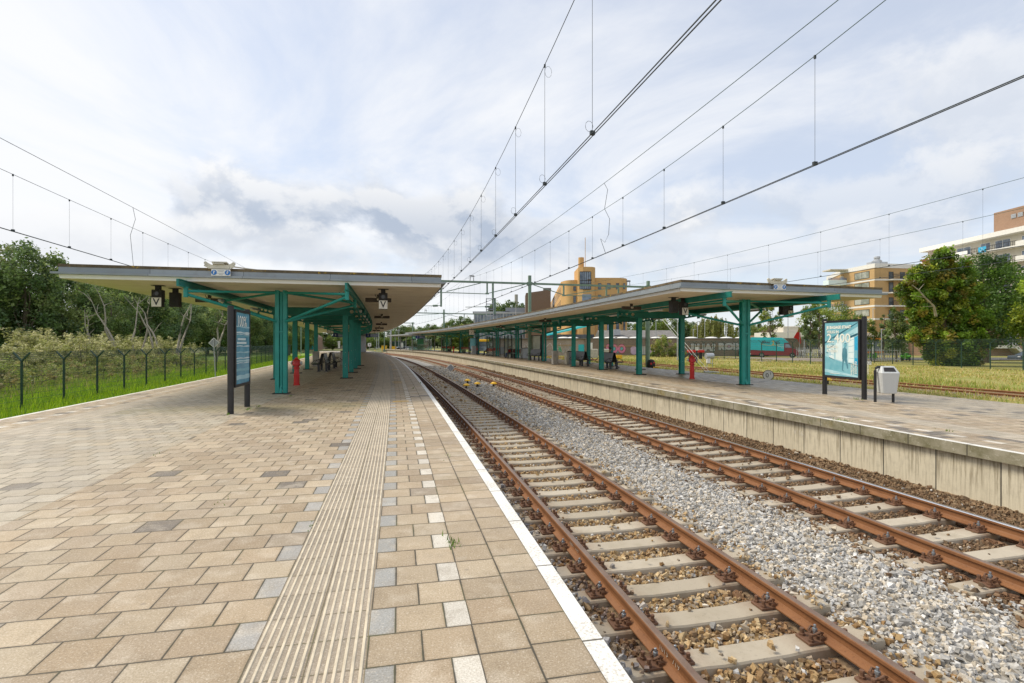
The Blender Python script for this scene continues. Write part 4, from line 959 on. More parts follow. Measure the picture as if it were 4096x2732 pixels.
# ------------------------------------------------------------------ bins and cabinets
def frame_bin(p, rz, label):
    t = thing('litter_bin', label, 'litter bin', p, rz)
    b = MB(); x = .235
    b.tube([(-x-.03, 0, 0), (-x-.03, 0, .88), (-x-.015, 0, .94), (-x+.04, 0, .975), (-.05, 0, .98)], .036, 10); b.tube([(x-.04, .02, 0), (x-.04, .02, .30)], .034, 10); b.build('stand', 'black', parent=t, smooth=True)
    vs = []; lv = [(.25, .17, .14), (.27, .185, .15), (.80, .235, .20), (.815, .24, .205), (1.0, .17, .11)]
    b = MB()
    for z, hx, hy in lv:
        c = .03; cy = .06 if z > .9 else 0.0
        vs += [(-hx+c, -hy+cy, z), (hx-c, -hy+cy, z), (hx, -hy+c+cy, z), (hx, hy-c, z), (hx-c, hy, z), (-hx+c, hy, z), (-hx, hy-c, z), (-hx, -hy+c+cy, z)]
    fs = [tuple(range(8))[::-1], tuple(32+k for k in range(8))]+[(r*8+k, r*8+(k+1) % 8, r*8+8+(k+1) % 8, r*8+8+k) for r in range(4) for k in range(8)]
    b.add([(x_+.03, y, z) for x_, y, z in vs], fs); b.build('body', 'binwhite', parent=t)
    # slot in the sloping lid front
    b = MB(); a = Vector((0, -.205, .815)); c = Vector((0, -.05, 1.0)); n = Vector((0, -.76, .65)); 
    def q(x, f): return a.lerp(c, f)+Vector((x+.03, 0, 0))+n*.004
    b.prism([q(-.15, .22), q(.15, .22), q(.125, .80), q(-.125, .80)], (0, 0, 0), n*.004); b.build('opening', 'blackmatt', parent=t)
    return t
frame_bin(at(3543, 1609), -.18, 'white speckled litter bin on black tube legs, on the right platform beside the poster')
def cabinet(p, rz, size, mat, label, name='cabinet', cat='cabinet', lid=None, legs=False):
    t = thing(name, label, cat, p, rz); w, d, h = size
    b = MB(); b.box((0, 0, h/2+.02), (w, d, h-.04), bev=.02); b.build('body', mat, parent=t)
    b = MB(); b.box((0, 0, h+.02), (w+.05, d+.05, .05), bev=.015); b.build('lid', lid or mat, parent=t)
    if legs:
        b = MB(); b.tube([(-w/2-.06, -d/2, 0), (-w/2-.06, -d/2, h+.03), (w/2, -d/2, h+.06)], .025, 8); b.build('stand', 'black', parent=t)
    return t
cabinet(at(2268, 1459), .2, (.26, .45, .92), 'cream', 'pale narrow cabinet beside the concrete based column of the right platform')
cabinet(at(2283, 1459), .2, (.42, .36, .98), 'grey', 'grey litter bin on a black frame next to the pale narrow cabinet', 'litter_bin', 'litter bin', 'black', True)
cabinet(at(2101, 1434), .25, (.72, .55, 1.05), 'galv', 'grey steel bin with black frame behind the shelter end', 'litter_bin', 'litter bin', 'grey', True)
cabinet(at(1895, 1418), .3, (.58, .5, 1.15), 'galv', 'grey dome topped waste bin in front of the glass shelters', 'litter_bin', 'litter bin')
cabinet(at(2009, 1417.5), .3, (.7, .5, 1.0), 'grey', 'grey box standing behind the shelter glass')
frame_bin(at(1962, 1424), .5, 'small white slanted litter bin between the shelter posts')
cabinet(at(1381, 1463), .25, (.62, .50, 1.02), 'concrete_grey', 'concrete litter bin with black top behind the left platform benches', 'litter_bin', 'litter bin', 'black')
# ------------------------------------------------------------------ glass shelters with red rails
def shelter(posts, label, rails, depth=1.2):
    pts = [at(u, v) for u, v in posts]; t = thing('glass_shelter', label, 'shelter', pts[0])
    for p in pts:
        b = MB(); b.box(p+Vector((0, 0, 1.22)), (.09, .09, 2.44), rz=.3); b.box(p+Vector((0, 0, .012)), (.2, .2, .024), rz=.3); wchild(b.build('post', 'black'), t)
    for i in range(len(pts)-1):
        a, c = pts[i], pts[i+1]; dr = (c-a).normalized()*.05
        b = MB(); b.add([a+dr+Vector((0, 0, .18)), c-dr+Vector((0, 0, .18)), c-dr+Vector((0, 0, 2.35)), a+dr+Vector((0, 0, 2.35))], [(0, 1, 2, 3)]); wchild(b.build('glass_pane', 'glass'), t)
        if i in rails:
            b = MB(); n = Vector((-dr.y, dr.x, 0)).normalized()*-.06
            for z in (.62, .90): b.bar(a+n+Vector((0, 0, z)), c+n+Vector((0, 0, z)), .035, .06)
            L = (c-a).length; m = max(3, int(L/.22))
            for k in range(1, m): q = a.lerp(c, k/m)+n; b.bar(q+Vector((0, 0, .62)), q+Vector((0, 0, .90)), .03, .06)
            wchild(b.build('red_rail', 'red'), t)
    return t
shelter([(2086, 1433.5), (2047, 1431), (2032, 1433), (2017, 1427)], 'nearest glass shelter on the right platform with red rails and black posts', (0, 1))
shelter([(1971.5, 1426), (1947.5, 1423.5), (1958, 1419), (2000, 1421)], 'glass shelter with red rails behind the white slanted bin', (0, 2, 3))
shelter([(1911.5, 1419.5), (1875, 1413), (1838, 1411), (1852, 1407)], 'glass shelter with red rails beyond the grey waste bin', (0, 1))
shelter([(1805, 1409), (1768, 1404.5), (1772, 1402.5), (1800, 1403)], 'farthest glass shelter on the right platform, partly hidden by columns', (0, 1))
# ------------------------------------------------------------------ people on the right platform (all seated)
def seated(name_loc, rz, top, legs, label, cap=None, hair='black', sc=1.0, arms='lap'):
    t = thing('person', label, 'person', name_loc, rz); t.scale = (sc, sc, sc)
    N = []; E = []
    def nd(p, r, par=None):
        N.append((Vector(p), r)); i = len(N)-1
        if par is not None: E.append((par, i))
        return i
    pel = nd((0, 0, .50), (.135, .115)); ch = nd((0, .03, .70), (.125, .10), pel); sh = nd((0, .01, .90), (.15, .095), ch); nk = nd((0, -.015, 1.02), .055, sh); hd0 = nd((0, -.03, 1.10), (.062, .075), nk); hd = nd((0, -.035, 1.19), (.078, .095), hd0); nd((0, -.02, 1.27), (.055, .07), hd)
    nd((0, -.145, 1.165), .014, hd)
    for sg in (-1, 1):
        hip = nd((sg*.10, -.06, .50), .09, pel); kn = nd((sg*.11, -.44, .52), .062, hip); an = nd((sg*.105, -.47, .10), .042, kn); nd((sg*.105, -.53, .045), .04, an); nd((sg*.11, -.64, .035), .03, len(N)-1)
        s0 = nd((sg*.185, .01, .90), .058, sh); el = nd((sg*.23, -.08, .66), .045, s0); wr = nd((sg*.12, -.29, .60), .032, el); nd((sg*.08, -.36, .59), .028, wr)
    def mf(c):
        if c.z > 1.035 or (c.y < -.27 and .55 < c.z < .66 and abs(c.x) < .17): return 2
        if c.z < .075: return 3
        if c.z < .56 and not (c.y > .05 and c.z > .5): return 1
        return 0
    skin_mesh('body', N, E, [top, legs, 'skin', 'blackmatt'], t, 2, mf)
    if cap:
        b = MB(); b.lathe([(.088, 1.205), (.092, 1.23), (.084, 1.275), (.06, 1.305), (.02, 1.318)], 14, (0, -.03, 0)); b.box((0, -.155, 1.218), (.13, .12, .014), bev=.006); b.build('cap', cap, parent=t, smooth=True)
    else:
        b = MB(); b.lathe([(.075, 1.10), (.092, 1.15), (.096, 1.21), (.085, 1.27), (.05, 1.30), (.015, 1.31)], 14, (0, .005, 0)); b.build('hair', hair, parent=t, smooth=True)
    return t
M['cloth_dark'] = plain('dark clothing', (.022, .022, .028), .85, 0, .3, 8); M['cloth_navy'] = plain('navy clothing', (.02, .035, .09), .85, 0, .3, 8)
M['cloth_grey'] = plain('grey clothing', (.10, .09, .09), .85, 0, .3, 8); M['jeans'] = plain('blue jeans', (.05, .09, .17), .85, 0, .3, 8); M['blond'] = plain('light brown hair', (.30, .19, .09), .6, 0, .3, 20)
M['cloth_red'] = plain('dark red clothing', (.16, .02, .03), .85, 0, .3, 8); M['darkhair'] = plain('dark hair', (.03, .02, .015), .6)
seated(P(31.9, 12.25+.38, .02), head(31.2)+PI/2, 'cloth_dark', 'cloth_dark', 'person in dark clothes and a black cap seated on the nearest bench, back turned', cap='blackmatt')
# behind bench backrest the seated person faces the grass side
p = at(2040, 1431); seated(p, head(50)-PI/2+.25, 'cloth_grey', 'jeans', 'person with light hair in jeans seated behind the nearest shelter glass', hair='blond')
p = at(1950, 1421.5); seated(p, head(60)-PI/2+.15, 'cloth_dark', 'cloth_dark', 'person with fair hair and crossed dark legs seated in the middle shelter', hair='blond')
p = at(1848, 1411); seated(p, head(80)-PI/2, 'cloth_navy', 'cloth_dark', 'dark haired person in navy seated beyond the grey waste bin', hair='darkhair')
p = at(1790, 1405.5); seated(p, head(95)-PI/2+.6, 'cloth_red', 'cloth_dark', 'farthest seated person in dark red on the right platform', hair='darkhair')
for k, (u, v) in enumerate(((2055, 1431), (1958, 1421.5), (1855, 1411), (1797, 1405.5))):
    p = at(u, v); s_, d_ = SD(p); t = thing('shelter_bench', ('dark bench with the fair haired person in jeans', 'dark bench inside the middle glass shelter', 'dark bench beyond the grey waste bin', 'dark bench inside the farthest shelter')[k], 'bench', p, head(s_))
    b = MB(); b.box((-.05, 0, .43), (.42, 1.7, .04)); b.build('seat', 'black', parent=t); b = MB(); b.box((.20, 0, .72), (.04, 1.7, .42)); b.build('backrest', 'black', parent=t)
    for y in (-.7, .7):
        b = MB(); b.box((0, y, .21), (.36, .05, .42)); b.build('leg', 'black', parent=t)
# ------------------------------------------------------------------ trackside things
def dome(p, label):
    t = thing('marker_dome', label, 'track marker', p)
    b = MB(); b.lathe([(.05, 0), (.05, .20)], 10); b.build('stem', 'black', parent=t)
    b = MB(); b.lathe([(.19, .18), (.20, .20), (.20, .225), (.15, .245), (.13, .27), (.09, .30), (.03, .31)], 18); b.build('cap', 'yellow', parent=t, smooth=True)
dome(P(32.7, 3.45, -.92), 'yellow capped marker dome, farthest left of the three between the tracks'); dome(P(30.1, 3.62, -.92), 'yellow capped marker dome between the tracks, middle one of three')
dome(P(30.3, 4.62, -.95), 'yellow capped marker dome right beside the brown far track rail'); dome(P(29.8, 2.93, -.97), 'yellow marker dome mostly hidden by the near track rail')
dome(at(3311, 1536, -.4), 'yellow marker dome on the grass behind the blue poster panel')
for u, v, w in ((1500, 1405.5, 'leftmost'), (1532, 1411, 'middle'), (1554, 1411, 'rightmost')): dome(at(u, v, -.85), f'tiny far yellow marker beside the curving track end, {w}')
def diamond(p, zc, half, rz, label, lean=0.0, pole=True):
    t = thing('diamond_sign', label, 'sign', p, rz); t.rotation_euler = (0, lean, rz)
    b = MB(); R = Matrix.Rotation(PI/4, 3, 'Y'); w = half*math.sqrt(2); b.box((0, 0, zc), (w, .02, w), R=R, bev=.004); b.build('edge', 'white', parent=t)
    b = MB(); b.box((0, -.012, zc), (w*.86, .012, w*.86), R=R); b.build('back', 'grey', parent=t)
    b = MB(); b.tube([(0, -.03, 0), (0, -.03, zc+half*.8)], .03, 8); b.build('pole', 'galv', parent=t)
diamond(P(46.6, 4.22, -.95), .36, .37, .1, 'grey backed diamond sign low between the two tracks')
diamond(P(33.7, -11.0, -.82), 2.46, .30, .15, 'white edged diamond sign on a leaning pole beside the left fence', lean=-.045)
# ------------------------------------------------------------------ overhead line
def zsag(s, z0, ps, c1, c2): return z0+(c1 if s < ps else c2)*(s-ps)**2
def catenary(name, label, d, zc, zm, s1, s2, drops, feeder=None, r=(.007, .008, .008), double=True, loops=True, cat='overhead wire', mats=('wire', 'wire', 'wire')):
    t = thing(name, label, cat, P(20, d, 0)); q = frange(s1, s2, 1.5)
    dd = (-.022, .022) if double else (0,)
    for x in dd:
        b = MB(); b.tube([P(s, d+x, zc) for s in q], r[1], 5); wchild(b.build('contact_wire', mats[1]), t)
    b = MB(); b.tube([P(s, d, zm(s)) for s in q], r[0], 5); wchild(b.build('carrier_wire', mats[0]), t)
    if feeder:
        fd, fz = feeder; b = MB(); b.tube([P(s, fd, fz(s)) for s in q], r[2], 5); wchild(b.build('feeder_wire', mats[2]), t)
    for s in drops:
        b = MB(); b.tube([P(s, d, zm(s)), P(s, d, zc+.02)], .0035, 4); b.box(P(s, d, zc+.025), (.07, .05, .06), rz=head(s)); b.box(P(s, d, zm(s)-.02), (.03, .03, .06), rz=head(s))
        if loops:
            c = P(s, d+.07, zm(s)-.13); R = Matrix.Rotation(head(s), 3, 'Z'); b.tube([c+R @ Vector((.07*math.cos(a), 0, .11*math.sin(a))) for a in [k*PI/5 for k in range(11)]], .003, 4)
            c = P(s, d-.05, zc+.12); b.tube([c+R @ Vector((.06*math.cos(a), 0, .08*math.sin(a))) for a in [k*PI/5 for k in range(11)]], .003, 4)
        wchild(b.build('dropper', 'wire'), t)
    return t
zm1 = lambda s: 6.55+(.0033*(s-23)**2 if s < 23 else .0016*(s-23)**2) if s < 48.5 else 7.6-.9*(1-((s-73)/24.5)**2)
zm2 = lambda s: (6.28+.0042*max(0, 17-s)**2+.00133*max(0, s-17)**2) if s < 48.5 else 7.6-.9*(1-((s-73)/24.5)**2)
catenary('overhead_line', 'overhead line above the near track, steepest pair of wires in the sky', 1.70, 4.74, zm1, 2, 100, [7.6+2.55*k for k in range(16)]+[50+3*k for k in range(15)])
tw = catenary('overhead_line', 'overhead line above the far track with an upper feeder wire', 5.94, 4.73, zm2, 2, 100, [8.0+2.6*k for k in range(16)]+[50+3*k for k in range(15)], feeder=(5.9, lambda s: 7.15+.0006*(s-20)**2 if s < 48.5 else 7.6), mats=('wiregreen', 'wire', 'wiregreen'), loops=False)
b = MB(); s_ = 17.2; b.tube([P(s_, 5.9, 7.15), P(s_-.1, 5.98, 6.9), P(s_+.1, 5.95, 6.3), P(s_-.1, 6.05, 5.9), P(s_+.05, 6.08, 5.4), P(s_-.05, 5.9, 5.1), P(s_+.1, 5.8, 5.25), P(s_, 5.94, 4.75)], .008, 5); wchild(b.build('jumper_cable', 'wire'), tw)
lm = lambda s: 6.31+.0006*(s-22)**2
tl = catenary('overhead_line', 'overhead line left of the platforms above the overgrown verge', -11.5, 4.74, lm, 2, 100, [9.6+2.65*k for k in range(24)], feeder=(-11.5, lambda s: 7.15), loops=False)
b = MB(); b.tube([P(24.6, -11.5, 7.15), P(24.7, -11.45, 6.7), P(24.5, -11.55, 6.0), P(24.65, -11.5, 4.75)], .008, 5); wchild(b.build('jumper_cable', 'wire'), tl)
catenary('overhead_line', 'green overhead line above the grass siding, upper pair at right', 21.3, 5.2, lambda s: 7.62+.0008*(s-24)**2, 4, 60, [8.4+3.9*k for k in range(12)], r=(.009, .013, .01), double=False, loops=False, mats=('wiregreen', 'wire', 'wire'))
catenary('overhead_line', 'green overhead line behind the siding one, lower pair at right', 25.0, 5.2, lambda s: 7.35+.0008*(s-24)**2, 4, 60, [7.0+4.2*k for k in range(12)], r=(.009, .013, .01), double=False, loops=False, mats=('wiregreen', 'wire', 'wire'))
# green portals: mast, beam, struts, insulators
def portal(s, dmasts, zb, dL, dR, label, mast_labels, ground, wires):
    t = thing('catenary_portal', label, 'portal', P(s, dmasts[0], 0))
    b = MB(); b.bar(P(s, dL, zb), P(s, dR, zb), .16, .18); wchild(b.build('beam', 'mast'), t)
    for dm, zg, zt in zip(dmasts, ground, mast_labels):
        b = MB(); b.box(P(s, dm, (zg+zt)/2), (.26, .26, zt-zg), rz=head(s)); b.box(P(s, dm, zb), (.5, .3, .30), rz=head(s)); wchild(b.build('mast', 'mast'), t)
    for d, kind in wires:
        b = MB()
        if kind == 'ins':
            for x in (-.17, .17):
                b.tube([P(s, d+x, zb+.1), P(s, d+x*.8, zb+.45)], .03, 6)
            c = P(s, d, zb+.55); R = Matrix.Rotation(head(s), 3, 'Z')
            for k in range(6): b.lathe([(.04, 0), (.085, .02), (.085, .04), (.04, .055)], 8, c+R @ Vector((-.22+.075*k, 0, 0)), R=R @ Matrix.Rotation(PI/2, 3, 'Y'))
            o = b.build('insulator', 'brownboard')
        elif kind == 'drop':
            b.box(P(s, d, zb-.55), (.13, .13, 1.0), rz=head(s)); b.box(P(s, d, zb-1.05), (.3, .16, .14), rz=head(s)); o = b.build('drop_post', 'mast')
        elif kind == 'reg':
            b.box(P(s, d, zb-1.2), (.16, .16, 2.3), rz=head(s)); b.bar(P(s, d, zb-2.25), P(s, d-2.6, zb-2.35), .05, .05); b.tube([P(s, d-.3, zb-2.26), P(s, d-.75, zb-2.28)], .09, 8); o = b.build('register_arm', 'mast')
        elif kind[0] == 'strut':
            b.bar(P(s, d, zb+kind[1]), P(s, kind[2], zb+kind[3]), .06, .07); o = b.build('strut', 'mast')
        wchild(o, t)
    return t
portal(48.4, [12.05, 24.6], 7.28, -.5, 25.0, 'green portal carrying the wires across all tracks between the two canopies', [8.05, 7.9], [0, -.4],
       [(6.45, 'ins'), (18.2, 'ins'), (22.4, 'ins'), (3.6, 'reg'), (8.45, 'reg'), (7.9, 'drop'), (15.5, 'drop'), (20.0, 'drop'), (21.3, 'drop'),
        (.5, ('strut', -1.02, 7.9, -1.08)), (4.1, ('strut', -.95, 7.3, -.08)), (7.9, ('strut', -1.05, 11.6, -.08)), (12.4, ('strut', -.1, 15.5, -1.0)), (15.5, ('strut', -1.05, 21.0, -.1)), (15.5, ('strut', -1.05, 20.0, -1.05)), (.5, ('strut', -1.0, 4.1, -.1))])
t = thing('signal_cage', 'grey mesh signal cage hung from the green portal over the tracks', 'signal', P(48.3, 8.15, 4.95))
b = MB()
for x in (-.34, .34):
    for y in (-.4, .4): b.bar((x, y, -.8), (x, y, .8), .04, .04)
for z in (-.8, -.2, .3, .8):
    for y in (-.4, .4): b.bar((-.34, y, z), (.34, y, z), .04, .04)
    for x in (-.34, .34): b.bar((x, -.4, z), (x, .4, z), .04, .04)
b.build('cage', 'galv', parent=t); b = MB(); b.box((.42, 0, .1), (.26, .4, 1.5)); b.build('case', 'mast', parent=t); b = MB(); b.box((.1, 0, -.2), (.5, .4, .25)); b.build('lamp', 'black', parent=t)
portal(99, [13.0], 7.2, -6, 22.0, 'distant green portal beyond the far end of the canopies', [7.95], [0],
       [(2.0, 'reg'), (9.5, 'ins'), (17.0, 'drop'), (4.0, ('strut', -.9, 12, -.1)), (13.4, ('strut', -.1, 17, -.9))])
portal(128, [-11, 14.5], 6.4, -14, 15.0, 'farthest grey portal over the curving tracks', [6.6, 6.6], [-1, -1], [(-6, 'ins'), (0, 'ins'), (6, 'ins'), (9, 'drop')])
# far masts and poles near the curve
def pole(u, v0, v1, Y, r, mat, label, cat='mast', name='catenary_mast'):
    b = MB(); a = atY(u, v0, Y); c = atY(u, v1, Y); c.x = a.x; b.tube([a, c], [r, r*.8], 8); b.box(a+Vector((0, 0, .15)), (r*4, r*4, .3)); b.box(c, (r*2.4, r*2.4, .1))
    return tag(b.build(name, mat), label, cat)
for u, v0, v1, Y, r, mat, w in ((1538, 1407, 1318, 125, .17, 'mast', 'sage green mast left of the grey far mast'), (1563, 1405, 1316, 128, .24, 'galv', 'thick grey mast beside the yellow box at the track end'), (1581, 1398, 1310, 150, .15, 'mast', 'sage green far mast right of the thick grey mast'),
        (1507, 1395, 1330, 190, .14, 'galv', 'slim grey pole at the far curve nearest the left canopy'), (1515, 1392, 1328, 200, .13, 'galv', 'slim grey pole, second from the left canopy at the far curve'), (1499, 1391, 1325, 215, .12, 'galv', 'very thin far pole against the wood'), (1595, 1390, 1318, 180, .13, 'grey', 'thin far pole right of the masts'), (1617, 1396, 1354, 120, .09, 'black', 'short black post near the end of the right platform'), (1705, 1390, 1350, 180, .10, 'grey', 'thin far pole behind the exit sign')):
    pole(u, v0, v1, Y, r, mat, w)
# ------------------------------------------------------------------ vegetation
def leaves(rng, centers, rad, counts, size, cols, tint=.22, flat=.35, droop=0.0):
    Vs = []; Cs = []
    for c, r, n in zip(centers, rad, counts):
        p = rng.normal(0, 1, (n, 3)); p /= np.linalg.norm(p, axis=1)[:, None]+1e-9; p *= (rng.random(n)**.45)[:, None]*r
        if droop: p[:, 2] = -np.abs(p[:, 2])*droop
        p += c
        nrm = rng.normal(0, 1, (n, 3)); nrm[:, 2] = np.abs(nrm[:, 2])+flat; nrm /= np.linalg.norm(nrm, axis=1)[:, None]
        a = np.cross(nrm, rng.normal(0, 1, (n, 3))); a /= np.linalg.norm(a, axis=1)[:, None]+1e-9; b_ = np.cross(nrm, a)
        s = size*rng.uniform(.6, 1.35, n)[:, None]
        q = np.stack([p-a*s*.5, p+b_*s*.32, p+a*s*.5+nrm*s*.12, p-b_*s*.32], 1)
        col = cols[rng.integers(0, len(cols))]*(1+rng.normal(0, tint))
        cc = np.clip(col[None]*(1+rng.normal(0, .16, (n, 1))), .003, .9)
        Vs.append(q.reshape(-1, 3)); Cs.append(np.repeat(cc, 4, 0))
    V = np.concatenate(Vs); C = np.concatenate(Cs); return V, C
def crown_mesh(name, V, C, parent):
    n = len(V)//4; return npmesh(name, V, np.arange(4*n).reshape(-1, 4), 'leaf', C, parent)
def limbs(b, rng, h, r0, base, tips, kinks=3, r1=.02):
    for tip in tips:
        tip = Vector(tip); st = Vector((0, 0, base+(h-base)*rng.uniform(0, .55))); pts = [st]
        for k in range(1, kinks+1):
            f = k/kinks; q = st.lerp(tip, f); j = (1-f)*.12*(tip-st).length
            pts.append(q+Vector((rng.normal(0, j), rng.normal(0, j), (1-f)*.15*(tip-st).length*0)))
        ra = r0*.42*(1-.5*(st.z/h)); b.tube(pts, [ra*(1-k/kinks)+r1 for k in range(kinks+1)], 5)
def tree(name, label, cat, p, h, cr, cz0, seed, cols, leaf=.26, clumps=70, per=70, rz=0.0, bark='bark', r0=.22, squash=1.0, group=None, nl=9, shape='round', taper=0.0):
    rng = np.random.default_rng(seed); t = thing(name, label, cat, p, rz, group)
    H = h-cz0; cen = []; rad = []
    lob = [(rng.uniform(0, 6.28), rng.uniform(.15, .95), rng.uniform(.62, 1.08)) for _ in range(9)]
    while len(cen) < clumps:
        x, y, z = rng.uniform(-1, 1, 3); rr = math.sqrt(x*x+y*y)
        zz = (z+1)/2
        if shape == 'round': lim = math.sqrt(max(0, 1-abs(z)**2.2))
        elif shape == 'cone': lim = max(.08, (1-zz)**.75*(.45+.55*min(1, zz*4)))
        else: lim = .55+.45*math.sin(PI*zz)
        a = math.atan2(y, x); w = 1.0
        for (la, lz, lr) in lob:
            da = abs((a-la+PI) % (2*PI)-PI)
            if da < .7 and abs(zz-lz) < .22: w = min(w, lr)
        if rr > lim*w or (rr < lim*.45 and rng.random() < .75): continue
        cen.append((x*cr, y*cr*squash, cz0+H*zz)); rad.append(cr*rng.uniform(.14, .27))
    cen = np.array(cen); V, C = leaves(rng, cen, rad, [int(per*rng.uniform(.6, 1.4)) for _ in cen], leaf, np.array(cols))
    b = MB(); wob = [Vector((rng.normal(0, .12), rng.normal(0, .12), 0))*k for k in (0, .5, 1, 1.4)]
    b.tube([Vector((0, 0, -.1)), Vector((0, 0, h*.25))+wob[1], Vector((0, 0, h*.55))+wob[2], Vector((0, 0, h*.86))+wob[3]], [r0*1.25, r0, r0*.62, .03], 8)
    tips = [tuple(c) for c in cen[rng.permutation(len(cen))[:nl]]]; limbs(b, rng, h*.7, r0, max(.3, cz0*.8), tips)
    b.build('trunk', bark, parent=t, smooth=True); crown_mesh('crown', V, C, t); return t
DARK = [(0.150, 0.231, 0.081), (0.194, 0.275, 0.094), (0.237, 0.325, 0.106), (0.163, 0.237, 0.112), (0.300, 0.356, 0.119)]
MID = [(.13, .20, .035), (.17, .235, .045), (.11, .17, .035), (.21, .26, .05)]
LIGHT = [(.22, .31, .045), (.28, .35, .05), (.19, .27, .045), (.33, .37, .075)]
MAPLE = [(0.149, 0.265, 0.029), (0.218, 0.345, 0.034), (0.115, 0.207, 0.029), (0.299, 0.402, 0.040), (0.380, 0.425, 0.046), (0.380, 0.310, 0.057), (0.115, 0.184, 0.032), (0.184, 0.299, 0.034)]
PALE = [(.46, .46, .17), (.56, .54, .24), (.36, .38, .13), (.66, .63, .34), (.32, .33, .10)]
rng = np.random.default_rng(11)
# the wood left of the station: every tree its own thing
woodp = [tree('broadleaf_tree', 'tall dark green tree in the dense wood left of the station', 'tree', (0, 0, -300), 13.2, 4.6, 1.0, 1, DARK, .32, 170, 85, group='trees of the dark wood on the left'),
         tree('broadleaf_tree', 'tall dark green tree in the dense wood left of the station', 'tree', (0, 0, -300), 12.2, 4.2, .6, 2, DARK+MID[:1], .32, 160, 85, group='trees of the dark wood on the left'),
         tree('broadleaf_tree', 'tall dark green tree in the dense wood left of the station', 'tree', (0, 0, -300), 14.0, 4.8, 2.2, 3, DARK, .34, 170, 80, group='trees of the dark wood on the left')]
spots = []
def row(x0, y0, x1, y1, n, hs=1.0, jit=1.6):
    for k in range(n): f = k/(n-1); spots.append((x0+(x1-x0)*f+rng.normal(0, jit), y0+(y1-y0)*f+rng.normal(0, jit), hs*rng.uniform(.88, 1.08)))
row(-64, 56, -56, 66, 4, .95, 1.0); row(-56, 72, -60, 118, 10, .92); row(-64, 62, -67, 120, 10, 1.02); row(-61, 122, -72, 190, 11, .85); row(-68, 52, -80, 66, 3, .86); row(-72, 128, -90, 200, 7, .95)
used_p = set()
for i, (x, y, sc) in enumerate(spots):
    o = woodp[i % 3]
    if i % 3 in used_p: o = copy_tree(o)
    used_p.add(i % 3); o.location = (x, y, -.9); o.rotation_euler.z = rng.uniform(0, 6.28); o.scale = (sc*rng.uniform(.95, 1.1),)*2+(sc,)
# half dead pale trees in front of the wood
def bare_tree(p, h, seed, label):
    r = np.random.default_rng(seed); t = thing('bare_tree', label, 'tree', p, 0, None)
    b = MB(); tips = []
    for stem in range(2):
        q = Vector((r.normal(0, .15), r.normal(0, .15), -.1)); d = Vector((r.normal(0, .18), r.normal(0, .15), 1)).normalized(); pts = [q.copy()]; rs = [.13]
        n = 8
        for k in range(n):
            d = (d+Vector((r.normal(0, .26), r.normal(0, .2), .22))).normalized(); q = q+d*(h/n)*r.uniform(.8, 1.1); pts.append(q.copy()); rs.append(.13*(1-(k+1)/n)+.015)
            if k > 2 and r.random() < .45:
                for _ in range(1):
                    e = q+Vector((r.normal(0, .9), r.normal(0, .7), r.uniform(.3, 1.3))); m = q.lerp(e, .5)+Vector((r.normal(0, .15), 0, r.normal(0, .12))); b.tube([q, m, e], [.04, .025, .008], 4); tips.append(e)
        tips.append(q); b.tube(pts, rs, 6)
    b.build('trunk', 'palebark', parent=t, smooth=True)
    tp = np.array([tuple(x) for x in tips if x.z > h*.6]) if len(tips) else np.zeros((0, 3))
    tp = tp[r.random(len(tp)) < .55]
    V, C = leaves(r, tp, [.45]*len(tp), [16]*len(tp), .22, np.array(MID+DARK)); crown_mesh('crown', V, C, t); return t
for k, (u, Y, h, w) in enumerate(((395, 50, 6.0, 'short leaning bare trunk at the gap in the wood, leftmost'), (500, 52, 9.0, 'pale forked bare tree, left pair before the wood'), (563, 54, 8.4, 'pale twisted bare tree below the plain signal boxes, second pair'), (643, 53, 8.6, 'whitish bare tree under the lettered signal lamp'), (692, 52, 9.0, 'bright whitish bare tree right of the plain signal box'), (868, 58, 8.4, 'wide branching bare tree left of the blue water poster'))):
    bare_tree((((u-2048)/2100)*Y, Y, -.9), h, 40+k, w)
# pale shrubs behind the left fence
def shrub(label, seed, cols, h, r, group, leaf=.15, n=42, per=60):
    rr = np.random.default_rng(seed); t = thing('shrub', label, 'shrub', (0, 0, -300), 0, group)
    cen = []; rad = []
    for k in range(n):
        a = rr.uniform(0, 6.28); q = r*math.sqrt(rr.random()); z = h*rr.uniform(.12, 1)*(1-.42*(q/r)**2); cen.append((q*math.cos(a), q*math.sin(a), z)); rad.append(rr.uniform(.18, .40)*(.6+.4*h/3))
    V, C = leaves(rr, np.array(cen), rad, [per]*n, leaf, np.array(cols), .18, .6)
    b = MB()
    for c in cen[::4]: b.tube([(0, 0, -.1), Vector(c)*.5+Vector((0, 0, .2)), c], [.04, .025, .01], 4)
    for k in range(10):    # upright shoots
        a = rr.uniform(0, 6.28); q = r*rr.uniform(.1, .8); e = Vector((q*math.cos(a), q*math.sin(a), h*rr.uniform(.9, 1.18))); b.tube([e*.6, e], [.012, .005], 3)
        V2, C2 = leaves(rr, np.array([tuple(e*(1-.09*j)) for j in range(4)]), [.16, .2, .22, .25], [14]*4, leaf, np.array(cols[-3:]), .1, .8); V = np.concatenate([V, V2]); C = np.concatenate([C, C2])
    b.build('stems', 'bark', parent=t); crown_mesh('foliage', V, C, t); return t
sh = [shrub('pale yellow green willow shrub in the thicket behind the left fence', 60+k, PALE, 3.1+.25*k, 1.9, 'pale shrubs behind the left fence') for k in range(3)]
k = 0
